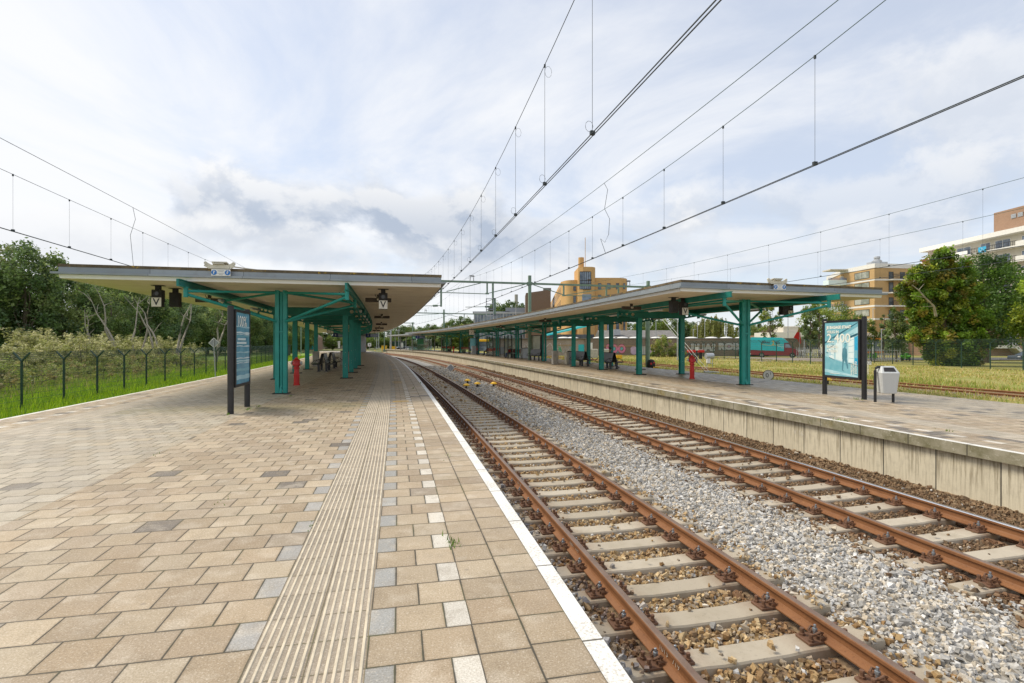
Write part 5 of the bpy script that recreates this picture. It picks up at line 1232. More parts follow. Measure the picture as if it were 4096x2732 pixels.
for rowd, s0, s1, st, sc0 in ((-27.5, 8, 80, 2.5, 1.0), (-23.5, 9, 72, 3.0, .92), (-32, 10, 86, 3.2, 1.12)):
    s = s0
    while s < s1:
        o = sh[k % 3] if k < 3 else copy_tree(sh[k % 3]); q = P(s+rng.normal(0, .5), rowd+rng.normal(0, .8), -.88); o.location = q; f = sc0*rng.uniform(.78, 1.08); o.scale = (f*1.1, f*1.1, f*.84); o.rotation_euler.z = rng.uniform(0, 6.28); k += 1; s += st
BRAMBLE = [(.34, .36, .09), (.40, .39, .11), (.28, .34, .08), (.42, .35, .15), (.36, .44, .09)]
br = [shrub('low brownish green bramble clump in the rough verge behind the left fence', 80+k, BRAMBLE, 1.25, 1.6, 'low brambles behind the left fence', .11, 26, 60) for k in range(2)]
k = 0
for rowd, s0, s1, st in ((-21.2, 8, 60, 2.6), (-19.2, 9, 56, 4.5), (-23.4, 10, 64, 2.6)):
    s = s0
    while s < s1:
        o = br[k % 2] if k < 2 else copy_tree(br[k % 2]); o.location = P(s+rng.normal(0, .6), rowd+rng.normal(0, .6), -.88); f = rng.uniform(.65, 1.15)*(.72 if rowd > -18 else 1); o.scale = (f*1.2, f*1.2, f); o.rotation_euler.z = rng.uniform(0, 6.28); k += 1; s += st*rng.uniform(.8, 1.25)
# grass blades
def grass(name, label, n, srange, drange, h, cols, z, w=.014, bias=1.0, seed=5, patch=0.0):
    r = np.random.default_rng(seed); s = srange[0]+(srange[1]-srange[0])*r.random(n)**1.5; d = drange[0]+(drange[1]-drange[0])*r.random(n)**bias
    th = np.interp(s, _s, _th); X = np.interp(s, _s, _x)+d*np.cos(th); Y = np.interp(s, _s, _y)+d*np.sin(th)
    if patch:
        f = np.sin(X*.9+1.3*np.sin(Y*.5))*np.sin(Y*.7+.9*np.sin(X*.6)); keep = f > patch-r.random(n)*.8; X, Y, s, d = X[keep], Y[keep], s[keep], d[keep]; n = len(X)
    if drange[0] > 15:
        keep = (np.abs(d-21.45) > .22) & (np.abs(d-22.93) > .22); X, Y, s, d = X[keep], Y[keep], s[keep], d[keep]; n = len(X)
    hh = h*r.uniform(.45, 1.3, n); a = r.uniform(0, 6.28, n); le = r.uniform(.1, .7, n)*hh; W = w*(1+s/25)
    base = np.stack([X, Y, np.full(n, z)], 1); side = np.stack([np.cos(a), np.sin(a), np.zeros(n)], 1)*W[:, None]; lean = np.stack([np.sin(a)*le, -np.cos(a)*le, hh], 1)
    V = np.stack([base-side, base+side, base+lean], 1).reshape(-1, 3); c = np.array(cols)[r.integers(0, len(cols), n)]*r.uniform(.75, 1.25, (n, 1))
    o = npmesh(name, V, np.arange(3*n).reshape(-1, 3), 'leaf', np.repeat(c, 3, 0)); return tag(o, label, 'grass', kind='stuff')
LUSH = [(.27, .45, .015), (.34, .52, .02), (.20, .36, .018), (.42, .56, .04)]
grass('verge_grass', 'bright green long grass along the left fence', 85000, (5, 95), (-9.6, -18.5), .36, LUSH, -.84, .013, .9, 5)
grass('rough_grass', 'rough tall grass and weeds under the brambles', 34000, (6, 70), (-16.5, -25), .5, BRAMBLE+LUSH[:2], -.85, .015, 1.0, 6)
grass('field_grass', 'short dry grass on the siding field', 60000, (10, 75), (15.4, 44), .12, [(.52, .43, .14), (.60, .49, .17), (.42, .43, .09), (.36, .42, .07), (.66, .52, .22)], -.40, .016, 1.0, 7, .1)
grass('field_weeds', 'taller green weeds along the siding rails and fence', 9000, (10, 60), (23.2, 27), .22, [(.28, .36, .05), (.38, .42, .08), (.54, .44, .14)], -.40, .014, 1.0, 8, .35)
# trees right of the tracks
def lobed_tree(name, label, p, lobes, seed, cols, leaf, per, r0, h):
    rr = np.random.default_rng(seed); t = thing(name, label, 'tree', p); cen = []; rad = []
    for (x, y, z, r) in lobes:
        n = int(26*r*r+8)
        for k in range(n):
            v = rr.normal(0, 1, 3); v /= np.linalg.norm(v); q = r*rr.uniform(.55, 1.08); cen.append((x+v[0]*q, y+v[1]*q*.9, max(.2, z+v[2]*q*.85))); rad.append(rr.uniform(.28, .62))
    V, C = leaves(rr, np.array(cen), rad, [int(per*rr.uniform(.5, 1.5)) for _ in cen], leaf, np.array(cols), .28)
    b = MB(); b.tube([(0, 0, -.1), (.05, 0, h*.3), (-.1, 0, h*.6), (.05, 0, h*.92)], [r0*1.2, r0, r0*.6, .03], 8); limbs(b, rr, h*.75, r0, h*.15, [(x*1.05, y, z) for x, y, z, r in lobes]); b.build('trunk', 'bark', parent=t, smooth=True)
    crown_mesh('crown', V, C, t); return t
lobed_tree('maple_tree', 'big maple with yellowing crown right behind the fence, dead branch at its left', atY(3775, 1462, 48.5).xy.to_3d()+Vector((0, 0, -.42)), [(-.1, 0, 9.9, .95), (-1.7, 0, 8.3, 1.35), (1.3, .3, 8.5, 1.3), (-3.0, 0, 6.6, 1.15), (2.5, .5, 6.6, 1.5), (0, .2, 7.0, 1.8), (-2.3, -.3, 4.6, 1.25), (.6, 0, 4.8, 1.9), (2.9, .2, 4.3, 1.3), (-1.7, -.3, 2.6, 1.3), (.2, -.5, 2.2, 1.7), (2.2, -.2, 2.0, 1.5), (-.3, -.5, .9, 1.5), (2.0, -.3, .8, 1.2)], 21, MAPLE, .23, 95, .2, 10.2)
tree('maple_tree', 'dark green maple standing behind the yellowing one', 'tree', Vector((51.5, 57, -.42)), 11.6, 4.6, 1.6, 22, [(.075, .15, .03), (.10, .19, .035), (.14, .24, .035), (.065, .12, .03)], .26, 230, 110, r0=.26, nl=12)
tree('maple_tree', 'green tree cut by the right edge of the picture', 'tree', Vector((46.6, 44.5, -.42)), 8.6, 3.7, 1.7, 23, MAPLE[:5], .24, 200, 110, r0=.22, nl=12)
b = MB(); q0 = Vector((0, 0, 0)); pts = [Vector((.6, 0, -2.6)), Vector((.1, -.4, -1.2)), Vector((-.9, -.7, .0)), Vector((-1.6, -.9, 1.0)), Vector((-2.1, -.9, 1.7))]; b.tube(pts, [.11, .09, .07, .05, .03], 6)
for a, c in ((2, (-2.6, -1, .35)), (3, (-1.2, -1, 1.9)), (1, (-1.2, -.8, -1.3))): b.tube([pts[a], c], [.04, .012], 5)
mp = [o for o in COL.objects if o.name == 'maple_tree'][0]; b.build('dead_branch', 'palebark', parent=mp, smooth=True, loc=(-3.9, -3.2, 5.9)).scale = (1, 1, .6)
tree('hornbeam_tree', 'dark narrow hornbeam in front of the yellow flats, left of the blue poster', 'tree', atY(3243, 1400, 62)*1.0-Vector((0, 0, .1)), 6.3, 1.25, .9, 24, DARK+MID[:1], .2, 70, 60, shape='cone', r0=.1)
tree('hornbeam_tree', 'dark conical hornbeam between the poster and the big maple', 'tree', (42.5, 58, -.5), 6.6, 1.75, 1.1, 25, DARK+MID[:2], .2, 80, 70, shape='cone', r0=.1)
tree('young_tree', 'light green young tree right of the poster before the yellow flats', 'tree', (41.5, 62, -.5), 5.5, 1.7, 1.3, 26, LIGHT+MID, .2, 60, 50, r0=.08)
tree('young_tree', 'light yellow green young tree above the turquoise van', 'tree', (41.5, 84, -.55), 8.2, 2.1, 2.2, 27, LIGHT, .24, 60, 55, r0=.09)
tree('broadleaf_tree', 'light green tree left of the narrow hornbeam', 'tree', (44.5, 76, -.55), 8.2, 2.6, 1.6, 28, LIGHT+MID, .25, 70, 60, r0=.12)
tree('broadleaf_tree', 'bright green bushy tree behind the hornbeam and left of the yellow flats', 'tree', (58, 95, -.55), 9.0, 4.6, 1.6, 29, MID+LIGHT, .3, 90, 70, r0=.16)
tree('conifer_tree', 'small dark conifer top showing above the blue poster', 'tree', (47.5, 67, -.5), 6.6, 1.0, 1.4, 30, DARK, .2, 50, 50, shape='cone', r0=.08)
def willow(p, h, r, seed, label):
    rr = np.random.default_rng(seed); t = thing('willow_tree', label, 'tree', p); cen = []; rad = []
    Vs = []; Cs = []
    for k in range(150):
        a = rr.uniform(0, 6.28); q = r*math.sqrt(rr.random()); top = h*(1-.35*(q/r)**2)*rr.uniform(.82, 1.0); L = rr.uniform(.35, .75)*top
        n = int(L*9); zz = top-np.arange(n)*L/n; x = q*math.cos(a)+np.cumsum(rr.normal(0, .02, n)); y = q*math.sin(a)+np.cumsum(rr.normal(0, .02, n))
        V, C = leaves(rr, np.stack([x, y, zz], 1), [.16]*n, [5]*n, .26, np.array([(.30, .34, .09), (.36, .38, .12), (.25, .29, .08), (.42, .42, .15)])*(.8+.4*rr.random()), .12, .1); Vs.append(V); Cs.append(C)
    b = MB(); b.tube([(0, 0, -.1), (.1, 0, h*.4), (0, .1, h*.75)], [.4, .3, .1], 8); limbs(b, rr, h*.7, .3, h*.3, [(r*.6*math.cos(i), r*.6*math.sin(i), h*.85) for i in range(7)]); b.build('trunk', 'bark', parent=t, smooth=True)
    crown_mesh('crown', np.concatenate(Vs), np.concatenate(Cs), t)
willow((45.3, 118, -.6), 8.6, 4.8, 33, 'large pale weeping willow behind the graffiti wall')
# far trees, one by one
farp = [tree('broadleaf_tree', 'distant green tree in the tree line', 'tree', (0, 0, -300), 12, 5.2, .3, 34+k, [DARK+MID, DARK+MID[:2], MID+LIGHT[:1]][k], .5, 130, 70, group='distant trees behind the station') for k in range(3)]
k = 0
def far(u, top, Y, kind, sc=1.0, wide=1.0, base=-1.0):
    global k
    o = farp[kind] if kind not in far.used else copy_tree(farp[kind]); far.used.add(kind)
    z = EYE+(VH-top)*Y/FP; h = z-base; o.location = ((u-2048)/FP*Y, Y, base); f = h/12.0; o.scale = (f*wide, f*wide, f); o.rotation_euler.z = rng.uniform(0, 6.28); k += 1; return o
far.used = set()
for u, top, Y, kd, w in ((1185, 1302, 215, 0, 1.3), (1235, 1310, 230, 1, 1.3), (1290, 1312, 235, 0, 1.4), (1345, 1318, 240, 1, 1.4), (1400, 1318, 250, 0, 1.5), (1040, 1240, 150, 0, 1.0), (1090, 1255, 160, 1, 1.1), (1140, 1290, 185, 2, 1.1), (960, 1235, 135, 1, 1.0), (1200, 1335, 150, 2, 1.5), (1330, 1345, 190, 2, 1.7), (1150, 1330, 120, 2, 1.3)): far(u, top, Y, kd, 1, w)
for u, top, Y, kd, w in ((1470, 1318, 300, 0, 1.4), (1510, 1312, 300, 1, 1.4), (1550, 1312, 310, 0, 1.3), (1590, 1302, 300, 0, 1.2), (1625, 1300, 310, 1, 1.2), (1655, 1312, 300, 0, 1.2), (1690, 1305, 290, 1, 1.2), (1722, 1298, 280, 0, 1.2), (1750, 1300, 280, 1, 1.2), (1500, 1345, 230, 2, 2.0), (1535, 1350, 220, 2, 2.0), (1575, 1352, 240, 2, 2.0), (1640, 1350, 240, 1, 1.8), (1470, 1352, 210, 2, 2),
    (1795, 1290, 260, 0, 1.1), (1825, 1275, 255, 1, 1.1), (1855, 1268, 250, 0, 1.1), (1885, 1275, 250, 1, 1.1), (1840, 1300, 150, 2, 1.3), (1980, 1222, 260, 0, .9), (2010, 1210, 255, 1, .9), (2040, 1206, 255, 0, .9), (2070, 1215, 260, 1, .9), (2100, 1218, 260, 0, .9)): far(u, top, Y, kd, 1, w)
for u, top, Y, kd, w in ((2535, 1290, 150, 2, 1.0), (2570, 1280, 165, 0, 1.0), (2610, 1270, 170, 1, 1.0), (2650, 1280, 140, 2, 1.0), (2690, 1272, 165, 0, 1.0), (2730, 1278, 170, 1, 1.0), (2765, 1290, 165, 0, 1.0), (2795, 1300, 160, 1, 1.0), (2990, 1290, 170, 2, 1.1), (3030, 1300, 160, 1, 1.1), (3130, 1320, 180, 2, 1.2), (3165, 1328, 190, 2, 1.2), (3205, 1300, 190, 1, 1.0), (3300, 1330, 160, 2, 1.0), (3400, 1320, 170, 2, 1)): far(u, top, Y, kd, 1, w)
# scrub against the graffiti wall
sc_ = [shrub('wild scrub bush growing against the brick wall', 95, MID+BRAMBLE, 2.4, 1.6, None, .16, 36, 60)]
for i, (u, Y, f) in enumerate(((2640, 74, 1.0), (2665, 75, 1.25), (2710, 75, .8))):
    o = sc_[0] if i == 0 else copy_tree(sc_[0]); o.location = ((u-2048)/FP*Y, Y, -.55); o.scale = (f, f, f); o['label'] = ('wild scrub bush at the left of the wall thicket', 'tallest wild scrub bush against the brick wall', 'low scrub bush beside the silver graffiti')[i]
# ------------------------------------------------------------------ security fences with Y arms
def yfence(pts, label, H, zg, sp, arm=.42, vert=.055, last=True, dense=1.0):
    "pts: world polyline; posts every sp metres, mesh of wires between"
    t = thing('security_fence', label, 'fence', Vector(pts[0]))
    P_ = []; acc = 0.0
    for a, c in zip(pts, pts[1:]):
        a = Vector(a); c = Vector(c); L = (c-a).length; n = max(1, round(L/sp))
        for k in range(n): P_.append((a.lerp(c, k/n), (c-a).normalized()))
    P_.append((Vector(pts[-1]), (Vector(pts[-1])-Vector(pts[-2])).normalized()))
    w = MB(); wt = MB()
    for i, (p, d) in enumerate(P_):
        n = Vector((-d.y, d.x, 0)); b = MB(); b.box(p+Vector((0, 0, H/2-.1)), (.06, .06, H+.2), rz=math.atan2(d.y, d.x))
        # Y arms lean to both sides across the fence line and a little along it
        for sg in (-1, 1):
            b.bar(p+Vector((0, 0, H-.02)), p+n*sg*arm*.75+d*sg*.12+Vector((0, 0, H+arm*.68)), .045, .045)
        if i < 95: wchild(b.build('post', 'fence'), t)
        if i+1 < len(P_):
            q, d2 = P_[i+1]; L = (q-p).length
            for z in [.06+.2*k for k in range(int((H-.05)/.2)+1)]:
                w.bar(p+Vector((0, 0, z)), q+Vector((0, 0, z)), .009, .009); 
            m = int(L/vert)
            for k in range(1, m):
                r = p.lerp(q, k/m); w.bar(r+Vector((0, 0, .03)), r+Vector((0, 0, H)), .0045, .0045)
            for sg in (-1, 1):
                n2 = Vector((-d2.y, d2.x, 0))
                for f in (.25, .5, .75, 1.0):
                    o1 = n*sg*arm*.75*f+d*sg*.12*f+Vector((0, 0, H+arm*.68*f)); o2 = n2*sg*arm*.75*f+d2*sg*.12*f+Vector((0, 0, H+arm*.68*f))
                    w.bar(p+o1, q+o2, .007, .007)
                m = int(L/(vert*1.6))
                for k in range(1, m):
                    r = p.lerp(q, k/m); w.bar(r+Vector((0, 0, H)), r+n*sg*arm*.75+Vector((0, 0, H+arm*.68)), .0035, .0035)
    wchild(w.build('wire_mesh', 'fencewire', fix=False), t)
    return t
yfence([P(s, -14.0, -.85) for s in frange(9.75, 100, 2.5)], 'dark green mesh fence with Y shaped arms along the left verge', 1.86, 0, 2.5)
yfence([(37.0, 27.5, -.42), (37.25, 54, -.42)], 'dark green mesh fence with Y arms in front of the big maple', 2.06, 0, 2.65)
yfence([(25.2, 76, -.5), (28.6, 50.3, -.42), (36.9, 53.9, -.42)], 'dark green mesh fence with Y arms in front of the turquoise van', 2.08, 0, 2.55)
# ------------------------------------------------------------------ siding behind the right platform
M['sidingbed'] = groundmat('brown siding gravel', (.26, .20, .12), (.20, .15, .09), (.30, .29, .10), 2.0)
b = MB(); b.sweep([(20.7, -.40), (20.95, -.385), (23.4, -.385), (23.7, -.40)], frange(0, 78, 2)); struct(b.build('siding_bed', 'sidingbed'))
rail(20.55+.9, -.45, 'rusty siding rail in the grass, the one nearer the right platform', 'rust', 4, 75); rail(21.98+.95, -.45, 'rusty siding rail in the grass, the one farther from the right platform', 'rust', 4, 75)
t = thing('buffer_stop', 'red buffer stop with dark wooden posts at the end of the siding', 'buffer stop', at(2783, 1437, -.4), .05)
b = MB(); b.box((0, 0, .98), (2.1, .28, .30), bev=.03); b.build('beam', 'red', parent=t)
for x in (-.62, .62):
    b = MB(); b.box((x, .1, .42), (.34, .3, .9)); b.bar((x, .2, .8), (x-.5, 1.6, -.05), .16, .16); b.build('post', 'blackmatt', parent=t)
t = thing('distance_disc', 'round white disc sign with black rim and numerals behind the right platform', 'sign', at(3073, 1538, -.4)+Vector((0, 0, 0)), -.35)
b = MB(); R = Matrix.Rotation(PI/2, 3, 'X'); b.lathe([(.25, -.012), (.25, .012)], 32, (0, 0, .46), R=R); b.build('rim', 'black', parent=t)
b = MB(); b.lathe([(.225, 0), (.225, .006)], 32, (0, -.012, .46), R=R); b.build('face', 'white', parent=t); text_mesh('0', .30, 'black', 'numeral', t, (-.05, -.022, .44), RX90, .002); text_mesh('1', .17, 'black', 'numeral', t, (.10, -.022, .53), RX90, .002)
b = MB(); b.tube([(0, .03, 0), (0, .03, .4)], .03, 8); b.build('stake', 'galv', parent=t)
t = thing('kilometre_sign', 'small white number sign on a thin stake right of the blue poster', 'sign', at(3472, 1511, -.42), -.5)
b = MB(); b.box((0, 0, .86), (.34, .015, .2), bev=.004); b.build('plate', 'white', parent=t); text_mesh('11.7', .155, 'black', 'numeral', t, (0, -.01, .86), RX90, .002)
b = MB(); b.tube([(0, .01, -.1), (0, .01, .78)], .022, 6); b.build('stake', 'white', parent=t)
t = thing('dwarf_signal', 'small black signal with a red lamp and yellow number plate beside the siding', 'signal', at(2607, 1476, -.4), .1)
b = MB(); b.lathe([(.20, 0), (.30, .2), (.31, .45), (.22, .68), (.08, .75)], 14, (0, .1, 0)); b.build('housing', 'blackmatt', parent=t, smooth=True)
b = MB(); b.lathe([(.08, 0), (.08, .03)], 12, (-.13, -.20, .42), R=R); b.lathe([(.06, 0), (.06, .03)], 12, (.10, -.20, .5), R=R); b.build('red_lamp', 'red', parent=t)
b = MB(); b.box((.22, -.3, .08), (.42, .03, .22)); pl = b.build('number_plate', 'yellow', parent=t); text_mesh('1A30', .16, 'black', 'numeral', pl, (.22, -.318, .08), RX90, .002)
p = atY(2588, 1470, 41); b = MB(); b.box((p.x, p.y, 1.6), (.2, .2, 4.2)); b.box((p.x, p.y, -.36), (.5, .5, .12)); tag(b.build('signal_post', 'mast'), 'sage green post rising behind the right platform columns', 'post')
t = thing('equipment_post', 'small silver hooded equipment box on thin legs by the siding', 'equipment box', at(2838, 1474, -.4), .1)
b = MB(); b.lathe([(.24, -.30), (.24, .30)], 16, (0, 0, .98), R=Matrix.Rotation(PI/2, 3, 'Y')); b.build('hood', 'galv', parent=t, smooth=True)
b = MB(); b.tube([(-.2, 0, 0), (-.2, 0, .9)], .025, 6); b.tube([(.25, 0, 0), (.25, 0, .9)], .025, 6); b.tube([(-.2, 0, .4), (.25, 0, .4)], .02, 6); b.build('legs', 'galv', parent=t)
b = MB(); b.box((-.15, -.1, .62), (.26, .18, .36)); b.build('box', 'white', parent=t)
t = thing('fire_sign_post', 'thin black post with small white letter plate before the red buffer stop', 'sign', at(2787, 1455, -.4))
b = MB(); b.box((0, 0, .7), (.12, .1, 1.5)); b.build('post', 'black', parent=t); b = MB(); b.box((0, -.06, 1.45), (.26, .02, .3)); b.build('plate', 'white', parent=t); text_mesh('F', .24, 'black', 'letter', t, (0, -.075, 1.45), RX90, .002)
t = thing('guy_wires', 'pair of pale guy wires slanting down to an anchor beside the siding', 'guy wire', at(2832, 1492, -.4))
b = MB(); a = Vector(t.location); top = P(48.4, 24.6, 7.2); top2 = atY(2655, 1278, 42)
for x in (-.12, .12): b.tube([a+Vector((x, 0, .05)), top2+Vector((x, 0, 0))], .012, 5)
wchild(b.build('wire', 'white'), t); b = MB(); b.box((0, 0, .05), (.5, .35, .14)); b.tube([(.0, 0, .1), (.9, .3, .02)], .05, 6); b.build('anchor', 'galv', parent=t)
p = at(2475, 1441, -.45); t = thing('grit_bin', 'yellow grit box on the grass before the graffiti wall', 'grit box', p, .1); b = MB(); b.box((0, 0, .28), (.62, .5, .56), taper=(1.08, 1.08), bev=.03); b.build('box', 'yellow', parent=t); b = MB(); b.box((0, 0, .59), (.72, .56, .07), bev=.02); b.build('lid', 'yellow', parent=t)
for u, v, w in ((2372, 1434, 'left'), (2427, 1434, 'right')):
    p = at(u, v, -.45); b = MB(); b.box((p.x, p.y, p.z+.6), (1.2, 1.0, 1.3), bev=.05); tag(b.build('concrete_block', 'concrete'), f'tall pale concrete block by the brick wall, {w} one of two behind the columns', 'concrete block')
# ------------------------------------------------------------------ van, cars, bikes
def wheel(t, x, y, r, w=.22):
    b = MB(); R = Matrix.Rotation(PI/2, 3, 'X'); b.lathe([(r*.62, -w/2), (r*.93, -w/2), (r, -w/2+.03), (r, w/2-.03), (r*.93, w/2), (r*.62, w/2)], 22, (x, y, r), R=R); wh = b.build('wheel', 'tyre', parent=t, smooth=True)
    b = MB(); b.lathe([(r*.62, -w/2-.004), (r*.55, -w/2+.03), (.09, -w/2+.02), (.07, -w/2-.01)], 16, (x, y, r), R=R)
    for k in range(5): a = k*2*PI/5; b.box((x+.36*r*math.cos(a), y-w/2+.012, r+.36*r*math.sin(a)), (r*.5, .03, .07), R=Matrix.Rotation(-a, 3, 'Y'))
    b.build('rim', 'galv', parent=wh); return wh
M['turq'] = plain('turquoise van box', (.02, .46, .50), .35, 0, .06, 1.5); M['vanred'] = plain('dark red van paint', (.22, .018, .03), .35, 0, .08, 2); M['gold'] = plain('gold lettering', (.60, .40, .03), .5); M['darkgreytext'] = plain('dark lettering', (.05, .06, .07), .6)
a = atY(3006, 1429, 76.5); c = atY(3194, 1430, 73.5); a.z = c.z = -.52; L = (c-a).length; rz = math.atan2(c.y-a.y, c.x-a.x)
t = thing('delivery_van', 'turquoise and dark red box van parked behind the mesh fence', 'van', (a+c)/2, rz); k = L/6.6; t.scale = (k, k, k*1.06)
def side_prism(b, pts, y0, y1, m=0): b.prism([(x, y0, z) for x, z in pts], (0, y0, 0), (0, y1, 0), m)
b = MB(); side_prism(b, [(-3.3, .45), (-3.3, 1.15), (1.35, 1.15), (1.35, 2.25), (1.75, 2.28), (2.55, 1.42), (3.12, 1.18), (3.28, .95), (3.3, .42), (2.9, .40), (2.78, .72), (2.5, .82), (2.2, .72), (2.08, .40), (-1.35, .40), (-1.47, .72), (-1.75, .82), (-2.05, .72), (-2.15, .40)], -.97, .97); b.build('body', 'vanred', parent=t)
b = MB(); side_prism(b, [(-3.32, 1.16), (-3.32, 2.95), (-3.2, 3.05), (1.0, 2.96), (1.35, 2.80), (1.95, 2.24), (1.38, 2.22), (1.36, 1.0), (-2.2, 1.1)], -1.02, 1.02); b.build('cargo_box', 'turq', parent=t)
b = MB(); b.prism([(1.52, -.985, 1.52), (2.42, -.985, 1.50), (1.98, -.985, 2.05), (1.52, -.985, 2.08)], (0, 0, 0), (0, -.01, 0)); b.build('side_window', 'window_blue', parent=t)
b = MB(); b.prism([(1.86, -.85, 2.20), (2.58, -.85, 1.46), (2.58, .85, 1.46), (1.86, .85, 2.20)], (0, 0, 0), (.02, 0, .02)); b.build('windscreen', 'window', parent=t)
b = MB(); b.prism([(-3.325, -.95, 1.22), (-3.325, -.02, 1.22), (-3.325, -.02, 2.9), (-3.325, -.95, 2.9)], (0, 0, 0), (-.03, 0, 0)); b.prism([(-3.325, .95, 1.22), (-3.325, .02, 1.22), (-3.325, .02, 2.9), (-3.325, .95, 2.9)], (0, 0, 0), (-.03, 0, 0)); d_ = b.build('rear_door', 'turq', parent=t)
b = MB(); b.box((-3.34, 0, .55), (.1, 1.9, .16)); b.build('rear_bumper', 'offwhite', parent=t); b = MB(); b.box((-3.33, -.35, .82), (.02, .5, .12)); b.build('number_plate', 'yellow', parent=t)
b = MB(); b.box((-3.32, -.86, .85), (.04, .14, .22)); b.build('tail_light', 'red', parent=t); b = MB(); b.box((3.2, -.8, .98), (.2, .3, .2), bev=.03); b.build('headlight', 'white', parent=t)
b = MB(); b.box((2.3, -.99, .45) if False else (2.62, -1.06, 1.55), (.1, .16, .3)); b.build('mirror', 'black', parent=t)
b = MB(); b.box((1.44, -.974, 1.15), (.015, .01, 1.1)); b.box((1.62, -.975, 1.32), (.2, .01, .04)); b.build('door_trim', 'black', parent=t)
for z, x0 in ((1.46, .95), (1.68, .55), (1.92, .45)):
    b = MB(); b.box(((x0+1.33)/2, -1.024, z), (1.33-x0, .006, .035)); b.build('stripe', 'lettering', parent=t)
text_mesh('Bikes', .52, 'darkgreytext', 'van_lettering', t, (-1.75, -1.026, 2.28), RX90, .002, 'LEFT', .012, 1.08); text_mesh('2', .85, 'gold', 'van_lettering', t, (-.35, -1.026, 2.16), RX90, .002, 'LEFT', .012, 1.0); text_mesh('Go', .52, 'darkgreytext', 'van_lettering', t, (.12, -1.026, 2.2), RX90, .002, 'LEFT', .012, 1.08)
b = MB(); b.tube([(-1.95, -1.026, 2.08), (-1.4, -1.026, 1.92), (-.6, -1.026, 1.82), (.2, -1.026, 1.82), (.75, -1.026, 1.88)], .022, 4); b.build('swoosh', 'gold', parent=t)
for x in (-1.75, 2.5): wheel(t, x, -.86, .40); wheel(t, x, .86, .40)
def car(p, rz, paint, label, L=4.6, roof=True, cat='car', name='parked_car', detail=True, H=1.42):
    t = thing(name, label, cat, p, rz); s = L/4.6; f = H/1.42
    pts = [(-2.28, .32), (-2.3, .62), (-2.22, .86), (-1.3, .94), (1.55, .96), (2.2, .88), (2.3, .60), (2.26, .30), (1.85, .26), (1.76, .52), (1.5, .64), (1.24, .52), (1.15, .26), (-1.1, .26), (-1.19, .52), (-1.45, .64), (-1.71, .52), (-1.8, .26)]
    b = MB(); side_prism(b, [(x*s, z*f) for x, z in pts], -.86, .86); b.build('body', paint, parent=t)
    # cabin: front is at negative x
    lo = [(-1.35, .93), (1.75, .95)]; hi = [(-.45, 1.40), (1.0, 1.40)]
    b = MB(); vs = [(-1.35*s, -.80, .93*f), (1.75*s, -.80, .95*f), (1.75*s, .80, .95*f), (-1.35*s, .80, .93*f), (-.45*s, -.62, 1.40*f), (1.0*s, -.62, 1.40*f), (1.0*s, .62, 1.40*f), (-.45*s, .62, 1.40*f)]
    b.add(vs, [(0, 1, 5, 4), (1, 2, 6, 5), (2, 3, 7, 6), (3, 0, 4, 7)]); b.build('glasshouse', 'window', parent=t)
    b = MB(); b.box((.28*s, 0, 1.405*f), (1.5*s, 1.27, .045), bev=.015)
    for x0, x1 in ((-1.35, -.45), (1.75, 1.0), (.15, .2)):
        for y in (-1, 1): b.bar((x0*s, y*.81, .93*f), (x1*s, y*.635, 1.40*f), .07, .05)
    b.build('roof', paint, parent=t)
    if detail:
        b = MB(); b.box((-2.2*s, -.62, .70*f), (.16, .40, .13), bev=.03); b.build('headlight', 'white', parent=t)
        b = MB(); b.box((-1.0*s, -.92, .98*f), (.14, .16, .11), bev=.03); b.build('mirror', paint, parent=t)
        for x in (-1.45*s, 1.5*s): wheel(t, x, -.80, .33*f, .2); wheel(t, x, .80, .33*f, .2)
    else:
        b = MB()
        for x in (-1.45*s, 1.5*s):
            for y in (-.8, .8): b.lathe([(.32, -.1), (.32, .1)], 12, (x, y, .32), R=Matrix.Rotation(PI/2, 3, 'X'))
        b.build('wheels', 'tyre', parent=t)
    return t
M['cargrey'] = plain('slate grey car paint', (.07, .085, .105), .25, .3, .06, 2); M['carwhite'] = plain('white car paint', (.62, .63, .64), .3, 0, .04, 2); M['cardark'] = plain('dark car paint', (.03, .035, .045), .3, .2, .1, 2); M['carblue'] = plain('pale blue car paint', (.25, .33, .42), .3, .2, .06, 2)
car(Vector((65.6, 66.2, -.85)), .03, 'cargrey', 'slate grey car cut by the right edge on the road behind the fence', 4.8)
car(atY(3020, 1425, 81)*1.0, .05, 'cardark', 'dark car showing only its wheels behind the turquoise van', 4.4, detail=False)
for u, Y, pt, w in ((2150, 92, 'carwhite', 'white'), (2060, 96, 'carblue', 'pale blue'), (1990, 105, 'carwhite', 'white, far left')):
    p = atY(u, 1400, Y); p.z = -.62; car(p, .1, pt, f'{w} car parked behind the glass shelters of the right platform', 4.4, detail=False)
for i, u in enumerate((1640, 1655, 1672, 1600, 1618)):
    p = atY(u, 1388, 170+4*i); p.z = -1.1; car(p, .2*i, ('carwhite', 'carblue', 'carwhite', 'cardark', 'carwhite')[i], ('tiny white car in the far car park, left of the black post', 'tiny pale blue car in the far car park', 'tiny white car in the far car park, middle', 'tiny dark car in the far car park', 'tiny white car at the far left of the car park')[i], 4.4, detail=False)
